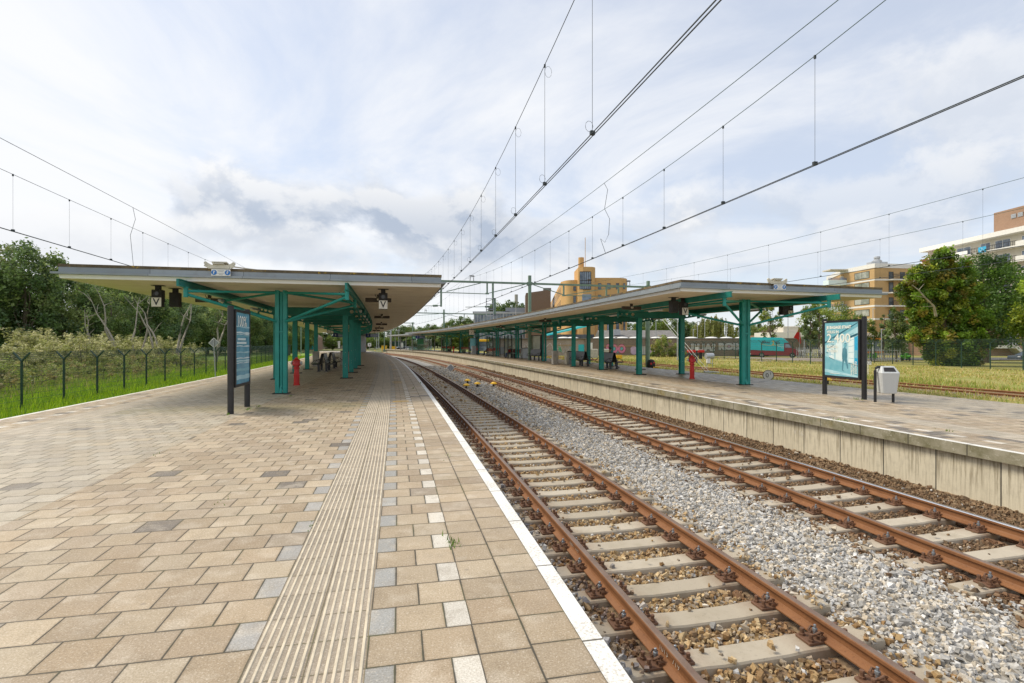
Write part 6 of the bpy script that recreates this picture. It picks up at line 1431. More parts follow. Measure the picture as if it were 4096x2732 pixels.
# bus behind the shelters
def bus(u, Y, mat1, mat2, label, L=11):
    p = atY(u, 1400, Y); t = thing('city_bus', label, 'bus', (p.x, p.y, -.62), .05)
    b = MB(); b.box((0, 0, .9), (L, 2.5, 1.1), bev=.08); b.build('body', mat1, parent=t); b = MB(); b.box((0, 0, 1.95), (L-.1, 2.44, 1.0)); b.build('windows', 'window', parent=t); b = MB(); b.box((0, 0, 2.72), (L, 2.5, .55), bev=.1); b.build('roof', mat2, parent=t)
    b = MB()
    for x in (-L*.33, L*.3): b.lathe([(.48, -.05), (.48, .05)], 16, (x, -1.22, .48), R=Matrix.Rotation(PI/2, 3, 'X'))
    b.build('wheels', 'tyre', parent=t)
bus(2165, 103, 'carwhite', 'carblue', 'white and pale blue bus behind the glass shelters'); bus(1975, 118, 'window_blue', 'yellow', 'bus with yellow roof behind the middle shelter')
def palisade(a, c, label, H=1.5, sp=.24, mat='galv'):
    a = Vector(a); c = Vector(c); t = thing('palisade_fence', label, 'fence', a); b = MB(); n = int((c-a).length/sp)
    for k in range(n+1): b.box(a.lerp(c, k/n)+Vector((0, 0, H/2)), (.06, .03, H))
    for z in (.25, H-.25): b.bar(a+Vector((0, 0, z)), c+Vector((0, 0, z)), .04, .05)
    wchild(b.build('bars', mat), t)
palisade(atY(3187, 1427, 72).xy.to_3d()+Vector((0, 0, -.5)), atY(3300, 1427, 70).xy.to_3d()+Vector((0, 0, -.5)), 'pale grey palisade fence round the bicycles left of the blue poster')
palisade(atY(3450, 1436, 60).xy.to_3d()+Vector((0, 0, -.45)), atY(3600, 1437, 57).xy.to_3d()+Vector((0, 0, -.45)), 'grey palisade fence in front of the green scooters right of the poster')
def bicycle(p, rz, mat, label, first=[None]):
    if first[0] is not None: o = copy_tree(first[0], p, rz, label=label); return o
    t = thing('parked_bicycle', label, 'bicycle', p, rz); R = Matrix.Rotation(PI/2, 3, 'X')
    for x in (-.52, .52):
        b = MB(); b.tube([(x+.33*math.cos(a), 0, .34+.33*math.sin(a)) for a in [k*PI/8 for k in range(17)]], .022, 5); b.build('wheel', 'tyre', parent=t)
    b = MB()
    for pts in ([(-.52, 0, .34), (-.12, 0, .32), (.36, 0, .75), (-.22, 0, .72), (-.12, 0, .32)], [(-.52, 0, .34), (-.22, 0, .72), (-.25, 0, .9)], [(.52, 0, .34), (.36, 0, .78), (.34, 0, 1.0), (.22, .25, 1.02)], [(.34, 0, 1.0), (.22, -.25, 1.02)]): b.tube(pts, .022, 5)
    b.box((-.25, 0, .93), (.26, .14, .06)); b.box((-.62, 0, .72), (.3, .12, .03)); b.build('frame', mat, parent=t); first[0] = t; return t
rr_ = random.Random(4)
for k in range(12):
    p = atY(3192+9*k, 1424, 74+rr_.uniform(-1, 1)); p.z = -.5; o = bicycle(p, 1.2+rr_.uniform(-.3, .3), 'carwhite' if k == 0 else 'carwhite', 'parked bicycle in the crowded rack behind the pale palisade'); o['group'] = 'bicycles behind the pale palisade'
M['scgreen'] = plain('bright green scooter', (.10, .42, .03), .4)
for k, (u, Y) in enumerate(((3470, 62), (3495, 62), (3610, 60), (3632, 60))):
    p = atY(u, 1430, Y); t = thing('green_scooter', ('bright green rental scooter, leftmost behind the grey palisade', 'bright green rental scooter, second behind the grey palisade', 'bright green scooter lying tilted left of the maple', 'bright green scooter closest to the big maple')[k], 'scooter', (p.x, p.y, -.45), .4*k); 
    b = MB(); b.box((-.3, 0, .55), (.8, .3, .3), bev=.08); b.box((.35, 0, .6), (.12, .34, .6), bev=.04); b.box((0, 0, .3), (.7, .3, .12)); b.build('body', 'scgreen', parent=t); b = MB(); b.tube([(.4, 0, .3), (.3, 0, 1.05)], .03, 6); b.tube([(.3, -.3, 1.05), (.3, .3, 1.05)], .025, 6); b.box((-.3, 0, .74), (.6, .26, .08)); b.build('handlebar', 'black', parent=t)
    for x in (-.5, .5):
        b = MB(); b.lathe([(.22, -.05), (.22, .05)], 14, (x, 0, .22), R=Matrix.Rotation(PI/2, 3, 'X')); b.build('wheel', 'tyre', parent=t)
# ------------------------------------------------------------------ streets on the right
b = MB(); b.add([(27.5, 56, -.5+.08), (44, 60, -.42), (40, 71, -.42), (24, 78, -.42)], [(0, 1, 2, 3)]); struct(b.build('yard', 'paleroad'))
b = MB(); b.add([(46, 63.5, -.43), (140, 63.5, -.43), (140, 73, -.43), (46, 73, -.43)], [(0, 1, 2, 3)]); struct(b.build('road', 'asphalt'))
b = MB()
for k in range(14): b.box((48+3*k, 65.4, -.424), (1.3, .14, .006))
struct(b.build('road_markings', 'white'))
# ------------------------------------------------------------------ graffiti wall building
zb = -.6; wallY = 82.0
def X_(u, Y): return (u-2048)/FP*Y
def Z_(v, Y): return EYE+(VH-v)/FP*Y
t = thing('brick_warehouse', 'long low brown brick building with graffiti and roof domes behind the siding', 'building', (X_(2341, wallY), wallY, zb))
ht = Z_(1355, wallY)
b = MB(); x0, x1 = X_(2341, wallY), X_(3225, wallY); b.box(((x0+x1)/2, wallY+4, (zb+ht)/2), (x1-x0, 8, ht-zb)); wchild(b.build('wall', 'brick_brown'), t)
b = MB(); xa = X_(1960, wallY+.3); b.box(((xa+x0)/2, wallY+4.3, (zb+ht)/2-.02), (x0-xa, 8, ht-zb-.02)); wchild(b.build('pale_wall', 'brick_pale'), t)
b = MB(); b.box(((xa+x1)/2, wallY+4, ht+.05), (x1-xa, 8.2, .12)); wchild(b.build('roof', 'roofgrey'), t)
for u in (2255, 2290, 2395, 2440, 2490, 2540, 2625, 2690, 2765, 2845, 2905, 2965):
    b = MB(); b.lathe([(1.0, 0), (.95, .06), (.7, .16), (.3, .22), (.05, .23)], 14, (X_(u, wallY+2), wallY+2, ht+.1)); wchild(b.build('roof_dome', 'white', smooth=True), t)
b = MB(); b.box((X_(2326, wallY), wallY+.28, (zb+Z_(1378, wallY))/2), (.9, .1, Z_(1378, wallY)-zb)); wchild(b.build('door', 'turq'), t)
b = MB(); b.box(((X_(2415, wallY)+X_(3010, wallY))/2, wallY-.06, Z_(1384, wallY)), (X_(3010, wallY)-X_(2415, wallY), .06, .07)); b.box((X_(2258, wallY), wallY+.2, Z_(1380, wallY)), (2.2, .06, .07)); wchild(b.build('pipe', 'brick_yellow'), t)
b = MB(); b.box((X_(2366, wallY), wallY-.05, Z_(1383, wallY)), (.3, .1, .95)); wchild(b.build('board', 'white'), t)
M['g_pink'] = plain('pink spray paint', (.62, .20, .32), .6, 0, .15, 2); M['g_teal'] = plain('teal spray paint', (.13, .42, .44), .6, 0, .15, 2); M['g_mauve'] = plain('mauve spray paint', (.52, .38, .52), .6, 0, .15, 2); M['g_silver'] = plain('silver spray paint', (.48, .48, .47), .5, 0, .15, 2); M['g_white'] = plain('white spray paint', (.62, .60, .56), .6, 0, .2, 3); M['g_green'] = plain('green spray paint', (.12, .45, .25), .6)
gy = wallY-.012
def gtext(tx, u, v, size, fill, edge, sx=1.0):
    x, z = X_(u, wallY), Z_(v, wallY); e = text_mesh(tx, size, edge, 'graffiti', None, (x, gy-.002, z), RX90, .001, 'CENTER', .16, sx); wchild(e, t)
    f = text_mesh(tx, size, fill, 'graffiti', None, (x, gy-.006, z), RX90, .001, 'CENTER', .10, sx); wchild(f, t)
def gblob(u, v, w, h, mat, seed, k=14, off=0.0):
    r = random.Random(seed); pts = []
    for i in range(k): a = 2*PI*i/k; q = r.uniform(.7, 1.12); pts.append((X_(u, wallY)+w/2*q*math.cos(a), gy-off, Z_(v, wallY)+h/2*q*math.sin(a)))
    b = MB(); b.prism(pts, (0, 0, 0), (0, -.001, 0)); wchild(b.build('graffiti', mat), t)
gblob(2463, 1396, 2.9, 1.3, 'g_teal', 1); gtext('SEX', 2463, 1397, 1.75, 'g_pink', 'cloth_red', 1.0) if False else gtext('SOO', 2463, 1397, 1.7, 'g_pink', 'cloth_red', .85)
gblob(2540, 1402, 1.6, 1.5, 'g_mauve', 2); gblob(2605, 1402, 1.5, 1.2, 'g_mauve', 3); gtext('NR', 2572, 1402, 1.7, 'g_silver', 'darkblue', .9)
gtext('RUA?', 2812, 1391, 1.45, 'g_silver', 'black', 1.15); gblob(2915, 1386, 3.0, .9, 'g_mauve', 4); gtext('ROB', 2915, 1387, 1.35, 'g_silver', 'black', 1.2)
for i, (u, v, w, h, m) in enumerate(((2125, 1395, 3.0, 1.5, 'g_white'), (2205, 1390, 3.0, 1.9, 'g_white'), (2260, 1398, 2.2, 1.2, 'g_silver'), (2240, 1396, .5, 1.1, 'g_green'), (2290, 1398, .6, .8, 'g_green'), (2170, 1386, 1.2, 1.0, 'g_mauve'))): 
    r = random.Random(50+i); x, z = X_(u, wallY), Z_(v, wallY); b = MB(); pts = []
    for j in range(16): pts.append((x+r.uniform(-w/2, w/2), wallY+.285, z+r.uniform(-h/2, h/2)))
    pts.sort(key=lambda q: q[0]); b.tube(pts, .06, 4); wchild(b.build('graffiti', m), t)
t = thing('grey_roof_shed', 'shed with a dark grey pitched roof behind the graffiti wall', 'building', (X_(2560, 96), 96, zb))
x0, x1 = X_(2415, 96), X_(2720, 96); b = MB(); b.box(((x0+x1)/2, 101, 1.0), (x1-x0, 9, 3.2)); wchild(b.build('wall', 'brick_dark'), t)
b = MB(); b.prism([(x0-.3, 96, 2.35), (x0-.3, 101, 4.0), (x0-.3, 106, 2.35)], (x0, 0, 0), (x1, 0, 0)); o = b.build('roof', 'roofgrey'); wchild(o, t)
b = MB(); b.box((X_(2471, 97), 98, 3.55), (1.2, .9, 1.1)); wchild(b.build('air_unit', 'galv'), t)
# ------------------------------------------------------------------ buildings
def windows(t, b_at, rows, mat='window', frame='black', name='window', out=.03):
    "rows: list of (centre, width, height, rz, mullions)"
    for (c, w, h, rz, mu) in rows:
        R = Matrix.Rotation(rz, 3, 'Z'); b = MB(); f = .07; c = Vector(c); n = R @ Vector((0, -1, 0))
        for (x, z, ww, hh) in ((0, h/2-f/2, w, f), (0, -h/2+f/2, w, f), (-w/2+f/2, 0, f, h-2*f), (w/2-f/2, 0, f, h-2*f)): b.box(c+n*out+R @ Vector((x, 0, z)), (ww, .06, hh), R=R)
        for k in range(1, mu): b.box(c+n*out+R @ Vector((-w/2+w*k/mu, 0, 0)), (f*.8, .05, h-2*f), R=R)
        o = wchild(b.build(name, frame), t); b = MB(); b.box(c+n*(out-.012)+R @ Vector((0, 0, 0)), (w-f, .03, h-f), R=R); g = b.build('pane', mat); g.parent = o; 
# orange building with the round tower
Y0 = 112; t = thing('orange_office', 'orange brick office with round stair tower, chimney and curved right end', 'building', (X_(2340, Y0), Y0, zb)); top = Z_(1111, Y0)
xr0, xr1 = X_(2376, Y0), X_(2519, Y0); rad = 3.0
poly = [(xr0, Y0), (xr1-rad, Y0)]+[(xr1-rad+rad*math.sin(a), Y0+rad-rad*math.cos(a)) for a in [k*PI/16 for k in range(1, 9)]]+[(xr1, Y0+14), (xr0, Y0+14)]
b = MB(); b.prism([(x, y, zb) for x, y in poly], (0, 0, zb), (0, 0, top)); wchild(b.build('right_wing', 'brick_orange'), t)
xl0, xl1 = X_(2262, Y0), X_(2318, Y0); topl = Z_(1119, Y0); rr2 = 1.8
poly = [(xl1, Y0+.4), (xl1, Y0+16), (X_(2203, 176), 176), (xl0-.6, Y0+.4+3.4)]+[(xl0+rr2-rr2*math.cos(a), Y0+.4+rr2-rr2*math.sin(a)) for a in [k*PI/16 for k in range(2, 9)]]
b = MB(); b.prism([(x, y, zb) for x, y in poly], (0, 0, zb), (0, 0, topl)); wchild(b.build('left_wing', 'brick_orange'), t)
tx0, tx1 = X_(2315, Y0-2), X_(2386, Y0-2); tt = Z_(1067, Y0-2); cx, rt = (tx0+tx1)/2, (tx1-tx0)/2
poly = [(tx0, Y0-1.2), (tx0+.9, Y0-2), (cx+.4, Y0-2)]+[(cx+.4+(rt-.4)*math.sin(a), Y0-2+rt-rt*math.cos(a)) for a in [k*PI/14 for k in range(1, 8)]]+[(tx1, Y0+6), (tx0, Y0+6)]
b = MB(); b.prism([(x, y, zb) for x, y in poly], (0, 0, zb), (0, 0, tt)); wchild(b.build('stair_tower', 'brick_orange'), t)
b = MB(); b.lathe([(X_(2339, Y0)/1-X_(2327.5, Y0), 0), (X_(2339, Y0)-X_(2327.5, Y0), Z_(1027, Y0)-tt)], 20, (X_(2327.5, Y0), Y0+1.2, tt)); b.tube([(X_(2341, Y0), Y0, tt), (X_(2341, Y0), Y0, tt+6.5)], .06, 5); wchild(b.build('chimney', 'brick_orange', smooth=True), t)
b = MB(); gx0, gx1 = X_(2319, Y0-2.1), X_(2363, Y0-2.1); zg0, zg1 = Z_(1157, Y0-2.1), Z_(1087, Y0-2.1)
b.box(((gx0+gx1)/2, Y0-2.08, (zg0+zg1)/2), (gx1-gx0, .2, zg1-zg0)); b.box(((gx0+gx1)/2+.3, Y0-2.08, Z_(1192, Y0-2)), (gx1-gx0-.4, .2, Z_(1178, Y0)-Z_(1206, Y0))); wchild(b.build('glass_bay', 'window_blue'), t)
b = MB()
for k in range(6): x = gx0+(gx1-gx0)*k/5; b.box((x, Y0-2.2, (zg0+zg1)/2), (.09, .1, zg1-zg0))
for f in (0, .33, .5, 1): b.box(((gx0+gx1)/2, Y0-2.2, zg0+(zg1-zg0)*f), (gx1-gx0, .1, .1))
wchild(b.build('glass_bay_frame', 'black'), t)
rows = []
for v0, v1 in ((1133, 1157), (1179, 1201), (1228, 1254), (1285, 1330)):
    for u0, u1 in ((2392, 2405), (2428, 2442), (2464, 2476), (2493, 2501)): rows.append((((X_(u0, Y0)+X_(u1, Y0))/2, Y0, (Z_(v0, Y0)+Z_(v1, Y0))/2), X_(u1, Y0)-X_(u0, Y0), Z_(v0, Y0)-Z_(v1, Y0), 0, 2))
for v0, v1 in ((1145, 1163), (1184, 1210), (1236, 1262), (1288, 1330)): rows.append((((X_(2294, Y0)+X_(2305, Y0))/2, Y0+.4, (Z_(v0, Y0)+Z_(v1, Y0))/2), X_(2305, Y0)-X_(2294, Y0), Z_(v0, Y0)-Z_(v1, Y0), 0, 2))
windows(t, None, rows, 'window_blue')
b = MB(); a = Vector((xl0-.6, Y0+3.8, 0)); c = Vector((X_(2203, 176), 176, 0)); dr = (c-a).normalized(); nn_ = Vector((-dr.y, dr.x, 0)); 
for zc in (13.2, 10.2, 7.2, 4.2):
    for k in range(15): q = a.lerp(c, (k+.6)/15.6); b.box(q+nn_*.01+Vector((0, 0, zc)), (.9, .05, 1.9), rz=math.atan2(dr.y, dr.x))
wchild(b.build('side_windows', 'window'), t)
b = MB(); pts = [(X_(2190, 104), 104, 3.0), (X_(2350, 98), 98, 4.6), (X_(2352, 98), 108, 4.9), (X_(2192, 104), 112, 3.3)]; b.prism(pts, (0, 0, 0), (0, 0, .28)); wchild(b.build('porch_roof', 'turq'), t); b = MB(); b.box((X_(2290, 106), 107, 1.7), (9, .4, 3.2)); wchild(b.build('porch_glass', 'window'), t)
# dark brown block, grey glass hall, chimney stack
t = thing('brown_tower_block', 'plain dark brown brick block behind the green mast', 'building', (X_(2150, 150), 150, zb))
b = MB(); x0, x1 = X_(2104, 150), X_(2201, 150); b.add([(x0, 150.8, zb), (x1, 148, zb), (x1, 162, zb), (x0, 162, zb), (x0, 150.8, Z_(1171, 150)), (x1, 148, Z_(1158, 148)), (x1, 162, Z_(1158, 148)), (x0, 162, Z_(1171, 150))], [(3, 2, 1, 0), (4, 5, 6, 7), (0, 1, 5, 4), (1, 2, 6, 5), (2, 3, 7, 6), (3, 0, 4, 7)]); wchild(b.build('wall', 'brick_dark'), t)
b = MB(); b.box((X_(2190, 152), 154, Z_(1157, 150)+.2), (2.2, 3, .9)); wchild(b.build('roof_box', 'roofgrey'), t)
t = thing('grey_glass_hall', 'low grey blue glass building beside the brown block', 'building', (X_(2000, 165), 165, zb)); x0, x1 = X_(1897, 165), X_(2104, 165); zt_ = Z_(1249, 165)
b = MB(); b.box(((x0+x1)/2, 172, (zb+zt_)/2), (x1-x0, 14, zt_-zb)); wchild(b.build('wall', 'window_blue'), t); b = MB()
for k in range(17): b.box((x0+(x1-x0)*k/16, 164.9, (zb+zt_)/2), (.10 if k % 3 else .24, .25, zt_-zb), m=0)
b.box(((x0+x1)/2, 164.9, zt_-.2), (x1-x0+.4, .4, .5)); wchild(b.build('frame', 'galv'), t); b = MB(); b.box((X_(2078, 168), 172, zt_+.8), (9, 6, 1.8)); b.box((X_(1965, 168), 172, zt_+.2), (12, 6, .6)); wchild(b.build('roof_units', 'grey'), t)
b = MB(); b.lathe([(1.7, -2), (1.35, Z_(1195, 430)), (1.35, Z_(1178, 430))], 16, (X_(2065, 430), 430, 0)); tag(b.build('smoke_stack', 'concrete_grey'), 'tall pale grey smoke stack rising over the distant trees', 'smoke stack')
# yellow flats
t = thing('apartment_block', 'yellow brick block of flats with white floor bands and side balconies', 'building', (74.6, 108, zb)); YA = 108; ztop = Z_(1056, YA)
A = Vector((X_(3498, YA), YA, 0)); Bp = Vector((X_(3366, 118), 118, 0)); Cc = Vector((X_(3640, YA+1.6), YA+1.6, 0)); D = Vector((X_(3900, YA+4), YA+4, 0))
poly = [A, D, D+Vector((0, 14, 0)), Bp+Vector((4, 12, 0)), Bp]
b = MB(); b.prism([(q.x, q.y, zb) for q in poly], (0, 0, zb), (0, 0, ztop-.5)); wchild(b.build('wall', 'brick_yellow'), t)
grow = lambda e: [A+Vector((-e*.2, -e, 0)), D+Vector((e, -e, 0)), D+Vector((e, 14+e, 0)), Bp+Vector((4-e, 12+e, 0)), Bp+Vector((-e, -e*.3, 0))]
bands = [(ztop-.75, ztop+.15, .12)]+[(Z_(v, YA)-.17, Z_(v, YA)+.17, .05) for v in (1118, 1170, 1223, 1276)]
for z0, z1, e in bands:
    b = MB(); b.prism([(q.x, q.y, z0) for q in grow(e)], (0, 0, z0), (0, 0, z1)); wchild(b.build('floor_band', 'white'), t)
d1 = (Bp-A).normalized(); L1 = (Bp-A).length; rz1 = math.atan2(-d1.y, -d1.x); rows = []
for v in (1094, 1139, 1200, 1249, 1300):
    q = A+d1*3.6; zc = Z_(v, YA-0); rows.append(((q.x, q.y, zc), 4.4, 1.45, rz1, 2))
windows(t, None, rows, 'window_curtain')
d2 = (D-A).normalized(); rz2 = math.atan2(d2.y, d2.x); rows = []
for v in (1105, 1147, 1208, 1258, 1310):
    for off, w in ((3.9, 1.1), (6.6, 1.2), (9.6, 1.2)): q = A+d2*off; rows.append(((q.x, q.y, Z_(v, YA)), w, 2.0, rz2, 1))
windows(t, None, rows, 'window')
for v in (1120, 1172, 1225, 1278):
    z = Z_(v, YA); b = MB(); q = A+d2*5.6+Vector((0, -.9, z)); b.box(q, (5.6, 1.7, .22), rz=rz2); s_ = wchild(b.build('balcony', 'white'), t)
    b = MB()
    for k in range(20): b.box(A+d2*(2.9+5.4*k/19)+Vector((0, -1.7, z+.6)), (.05, .05, 1.0), rz=rz2)
    b.box(A+d2*5.6+Vector((0, -1.7, z+1.1)), (5.5, .07, .07), rz=rz2); g = b.build('railing', 'black'); wchild(g, t)
for v in (1137, 1190, 1242, 1280):    # corner balconies at the far left end
    z = Z_(v+4, 118); q = Bp+Vector((-1.8, -.6, z)); b = MB(); b.box(q, (4.2, 2.2, .25)); b.box(q+Vector((0, -1.05, .55)), (4.2, .08, .9)); b.box(q+Vector((-2.05, 0, .55)), (.08, 2.1, .9)); wchild(b.build('balcony', 'post_pale'), t); b = MB(); b.box(q+Vector((0, -1.05, 1.15)), (4.3, .1, .1)); b.box(q+Vector((0, -1.05, 1.4)), (4.3, .1, .1)); wchild(b.build('railing', 'blue'), t)
b = MB(); b.box(Bp+Vector((-1.6, -.8, Z_(1084, 118))), (4.6, 3, .25)); b.box(Bp+Vector((-.2, -.5, 8)), (.5, .5, 17)); wchild(b.build('canopy_slab', 'stucco'), t)
b = MB(); b.lathe([(.9, 0), (.9, .8), (.5, 1.1), (.6, 1.4), (.55, 1.7)], 12, A+Vector((2.6, 3, ztop+.3))); b.box(A+Vector((2.6, 3, ztop+.4)), (3.4, 1.6, .8)); wchild(b.build('roof_vent', 'galv'), t)
# white balcony flats behind the maple
t = thing('apartment_block', 'tall cream block of flats with white balconies and brick roof box at the right edge', 'building', (94, 118, zb))
E0 = Vector((X_(3695, 124), 124, 0)); E1 = Vector((X_(4110, 100), 100, 0)); d3 = (E1-E0).normalized(); n3 = Vector((d3.y, -d3.x, 0)); LE = (E1-E0).length; zr = Z_(992, 120)
if n3.y > 0: n3 = -n3
rz3 = math.atan2(d3.y, d3.x)
def q3(x, y, z): return E0+d3*x-n3*y+Vector((0, 0, z))      # y into the building
b = MB(); b.box(q3(LE/2+6, 6.5, (zb+zr)/2), (LE+12, 11, zr-zb), rz=rz3); wchild(b.build('wall', 'stucco'), t)
b = MB(); b.box(q3(1.6, .35, (zb+zr)/2-1), (3.2, 1.6, zr-zb-2), rz=rz3); wchild(b.build('red_panel', 'redpanel'), t)
b = MB(); b.box(q3(LE/2+6, 5.8, zr+.2), (LE+13, 13.0, .95), rz=rz3); wchild(b.build('roof_band', 'white'), t)
b = MB(); b.box(q3(LE*.72+9, 6, zr+2.9), (22, 8, 4.6), rz=rz3); wchild(b.build('roof_box', 'brick_red'), t)
for k in range(3):
    b = MB(); c = q3(LE*.72+2.2+1.35*k, 1.93, zr+3.6); b.box(c, (1.0, .1, .8), rz=rz3)
    for j in range(4): b.box(c+n3*.05+Vector((0, 0, -.28+.18*j)), (.95, .08, .06), rz=rz3)
    wchild(b.build('vent', 'galv'), t)
rows = []
for f in range(6):
    z = zr-2.9*f-1.75
    for x, w in ((4.5, 3.2), (9.5, 3.4), (14.5, 2.2), (18.2, 3.2), (23.5, 3.0), (28, 3)): rows.append((tuple(q3(x, 1.0, z)), w, 1.75, rz3, 2))
windows(t, None, rows, 'window_blue', 'white')
for f in range(6):
    z = zr-2.9*(f+1)
    b = MB(); b.box(q3(LE/2+6, .2, z), (LE+12, 1.9, .22), rz=rz3)
    for x0 in (2.2, 22.5): b.box(q3(x0+5, -.75, z+.35), (10, .12, 1.05), rz=rz3)
    wchild(b.build('balcony', 'white'), t); b = MB()
    for k in range(30): b.box(q3(12+10.5*k/29, -.7, z+.55), (.05, .05, .95), rz=rz3)
    for zz in (.35, 1.03): b.box(q3(17.2, -.7, z+zz), (10.6, .07, .07), rz=rz3)
    wchild(b.build('railing', 'black'), t)
b = MB(); c = q3(15.6, -.8, zr-2.9+.45); b.box(c, (1.7, .05, 1.2), rz=rz3); s_ = wchild(b.build('sale_board', 'post_bright'), t)
o = text_mesh('Te', .42, 'white', 'board_lettering', None, (0, 0, 0), Matrix.Rotation(rz3, 3, 'Z') @ RX90, .003); o.location = c+n3*.04+Vector((0, 0, .22)); wchild(o, t)
o = text_mesh('koop', .42, 'white', 'board_lettering', None, (0, 0, 0), Matrix.Rotation(rz3, 3, 'Z') @ RX90, .003); o.location = c+n3*.04+Vector((0, 0, -.2)); wchild(o, t)
# brick office with white sign band and stairs
YB = 88; t = thing('brick_office', 'red brown brick office with white sign band and outside stairs behind the grey car', 'building', (X_(4000, YB), YB, -.6)); x0, x1 = X_(3705, YB), X_(4260, YB); zt_ = Z_(1225, YB)
b = MB(); b.box(((x0+x1)/2, YB+2, (zt_-.6)/2), (x1-x0, 4, zt_+.6)); wchild(b.build('wall', 'brick_red'), t)
b = MB(); b.box((X_(4012, YB), YB-.25, Z_(1327, YB)), (X_(4075, YB)-X_(3953, YB), .5, Z_(1319, YB)-Z_(1335, YB))); b.box(((x0+x1)/2, YB-.05, Z_(1240, YB)), (x1-x0, .14, 1.0)); wchild(b.build('white_band', 'white'), t)
M['magenta'] = plain('magenta sign', (.70, .01, .12), .5)
zs_ = Z_(1327, YB); xs = X_(4009, YB); b = MB(); b.prism([(xs-.75, YB-.51, zs_-.21), (xs+.05, YB-.51, zs_-.21), (xs+.05, YB-.51, zs_+.21), (xs-.68, YB-.51, zs_+.21)], (0, 0, 0), (0, -.03, 0), 0); b.prism([(xs+.05, YB-.51, zs_-.21), (xs+.92, YB-.51, zs_-.21), (xs+1.02, YB-.51, zs_+.21), (xs+.05, YB-.51, zs_+.21)], (0, 0, 0), (0, -.03, 0), 1); wchild(b.build('shop_sign', ['black', 'magenta']), t)
o = text_mesh('go2UBL', .40, 'white', 'sign_lettering', None, (xs+.1, YB-.55, zs_), RX90, .004, 'CENTER', .006, 1.0); wchild(o, t)
windows(t, None, [((X_(4030, YB), YB, (Z_(1337, YB)+Z_(1380, YB))/2), .7, 1.8, 0, 1), ((X_(4049, YB), YB, (Z_(1337, YB)+Z_(1380, YB))/2), 1.1, 1.8, 0, 2), ((X_(4066, YB), YB, (Z_(1337, YB)+Z_(1380, YB))/2), 1.0, 1.8, 0, 2), ((X_(3700, YB), YB, 2.2), 1.2, 2.0, 0, 1), ((X_(3905, YB), YB, 2.4), .9, 3.4, 0, 1)], 'window', 'white')
b = MB(); za, zc_ = Z_(1381, YB), Z_(1420, YB); b.prism([(X_(3955, YB), YB-1.6, za), (X_(4035, YB), YB-1.6, za), (X_(4080, YB), YB-1.6, zc_-.3), (X_(4066, YB), YB-1.6, zc_-.3), (X_(4028, YB), YB-1.6, za-.5), (X_(3955, YB), YB-1.6, za-.5)], (0, 0, 0), (0, 1.55, 0)); wchild(b.build('stairs', 'offwhite'), t)
b = MB()
for k in range(9): b.box((X_(3960, YB)+.42*k, YB-1.6, za+.5), (.05, .05, 1.0))
b.box((X_(3995, YB), YB-1.6, za+1.0), (3.6, .06, .06)); wchild(b.build('railing', 'black'), t)
# low white kiosk buildings behind the van, shop front
t = thing('white_pavilion', 'low white pavilion with roof plant behind the van', 'building', (X_(3185, 110), 110, zb)); b = MB(); b.box((X_(3170, 110), 114, 1.6), (X_(3260, 110)-X_(3095, 110), 8, 4.4)); wchild(b.build('wall', 'white'), t); b = MB(); b.box((X_(3175, 110), 113, 4.3), (3.4, 4, 1.6), bev=.1); wchild(b.build('roof_unit', 'stucco'), t); b = MB(); b.box((X_(3240, 110), 109.9, 1.0), (5, .2, 1.6)); wchild(b.build('shop_window', 'window'), t)
t = thing('hip_roof_house', 'distant house with a brown pitched roof above the van', 'building', (X_(3125, 150), 150, zb)); b = MB(); b.box((X_(3125, 150), 155, 1.5), (12, 9, 4.4)); wchild(b.build('wall', 'brick_red'), t); b = MB(); b.prism([(X_(3125, 150)-7, 150, 3.6), (X_(3125, 150)-1, 155, 6.8), (X_(3125, 150)+7, 160, 3.6)], (0, 0, 0), (4, 0, 0)); wchild(b.build('roof', 'brick_dark'), t)
t = thing('corner_shop', 'shop front with orange band and white posts behind the grey palisade', 'building', (X_(3520, 92), 92, zb)); b = MB(); b.box((X_(3520, 92), 96, 1.4), (12, 8, 4.0)); wchild(b.build('wall', 'stucco'), t); b = MB(); b.box((X_(3480, 92), 91.9, .9), (5, .2, 2.0)); b.box((X_(3560, 92), 91.9, .9), (3, .2, 2.0)); wchild(b.build('shop_window', 'window'), t); M['orange'] = plain('orange awning', (.75, .25, .03), .6); b = MB(); b.box((X_(3480, 92), 91.7, 2.35), (5, .4, .4)); b.box((X_(3480, 92), 91.75, -.05), (4.6, .2, .25)); wchild(b.build('awning', 'orange'), t)
# red flag by the pavilion, street lamps
t = thing('red_flag', 'red advertising flag on a pole between van and hornbeam', 'flag', (X_(3198, 80), 80, -.5)); b = MB(); b.tube([(0, 0, 0), (0, 0, 4.0)], .03, 6); b.build('pole', 'galv', parent=t); b = MB(); b.prism([(0, 0, 4.4), (-.9, 0, 2.9), (-.35, 0, 2.7), (.15, .1, 1.9), (.35, .1, 2.2), (.15, 0, 3.2)], (0, 0, 0), (0, .03, 0)); b.build('cloth', 'red', parent=t)
def lamp(u, vt, Y, label, arm=.7, zg=-.55, mat='galv', n='street_lamp'):
    x = X_(u, Y); zt = Z_(vt, Y); t = thing(n, label, 'street lamp', (x, Y, zg)); h = zt-zg
    b = MB(); b.tube([(0, 0, 0), (0, 0, h*.5), (0, 0, h)], [.08, .065, .05], 8); b.build('pole', mat, parent=t); b = MB(); b.box((arm/2, 0, h+.03), (arm+.1, .22, .1), bev=.03); b.build('lamp_head', mat, parent=t)
lamp(3217, 1315, 75, 'street lamp in front of the narrow hornbeam'); lamp(3526, 1319, 66, 'white street lamp right of the blue poster', .8); lamp(3492, 1235, 85, 'tall thin lamp post before the yellow flats', .3); lamp(3152, 1262, 90, 'tall grey lamp pole above the van cab', .1)
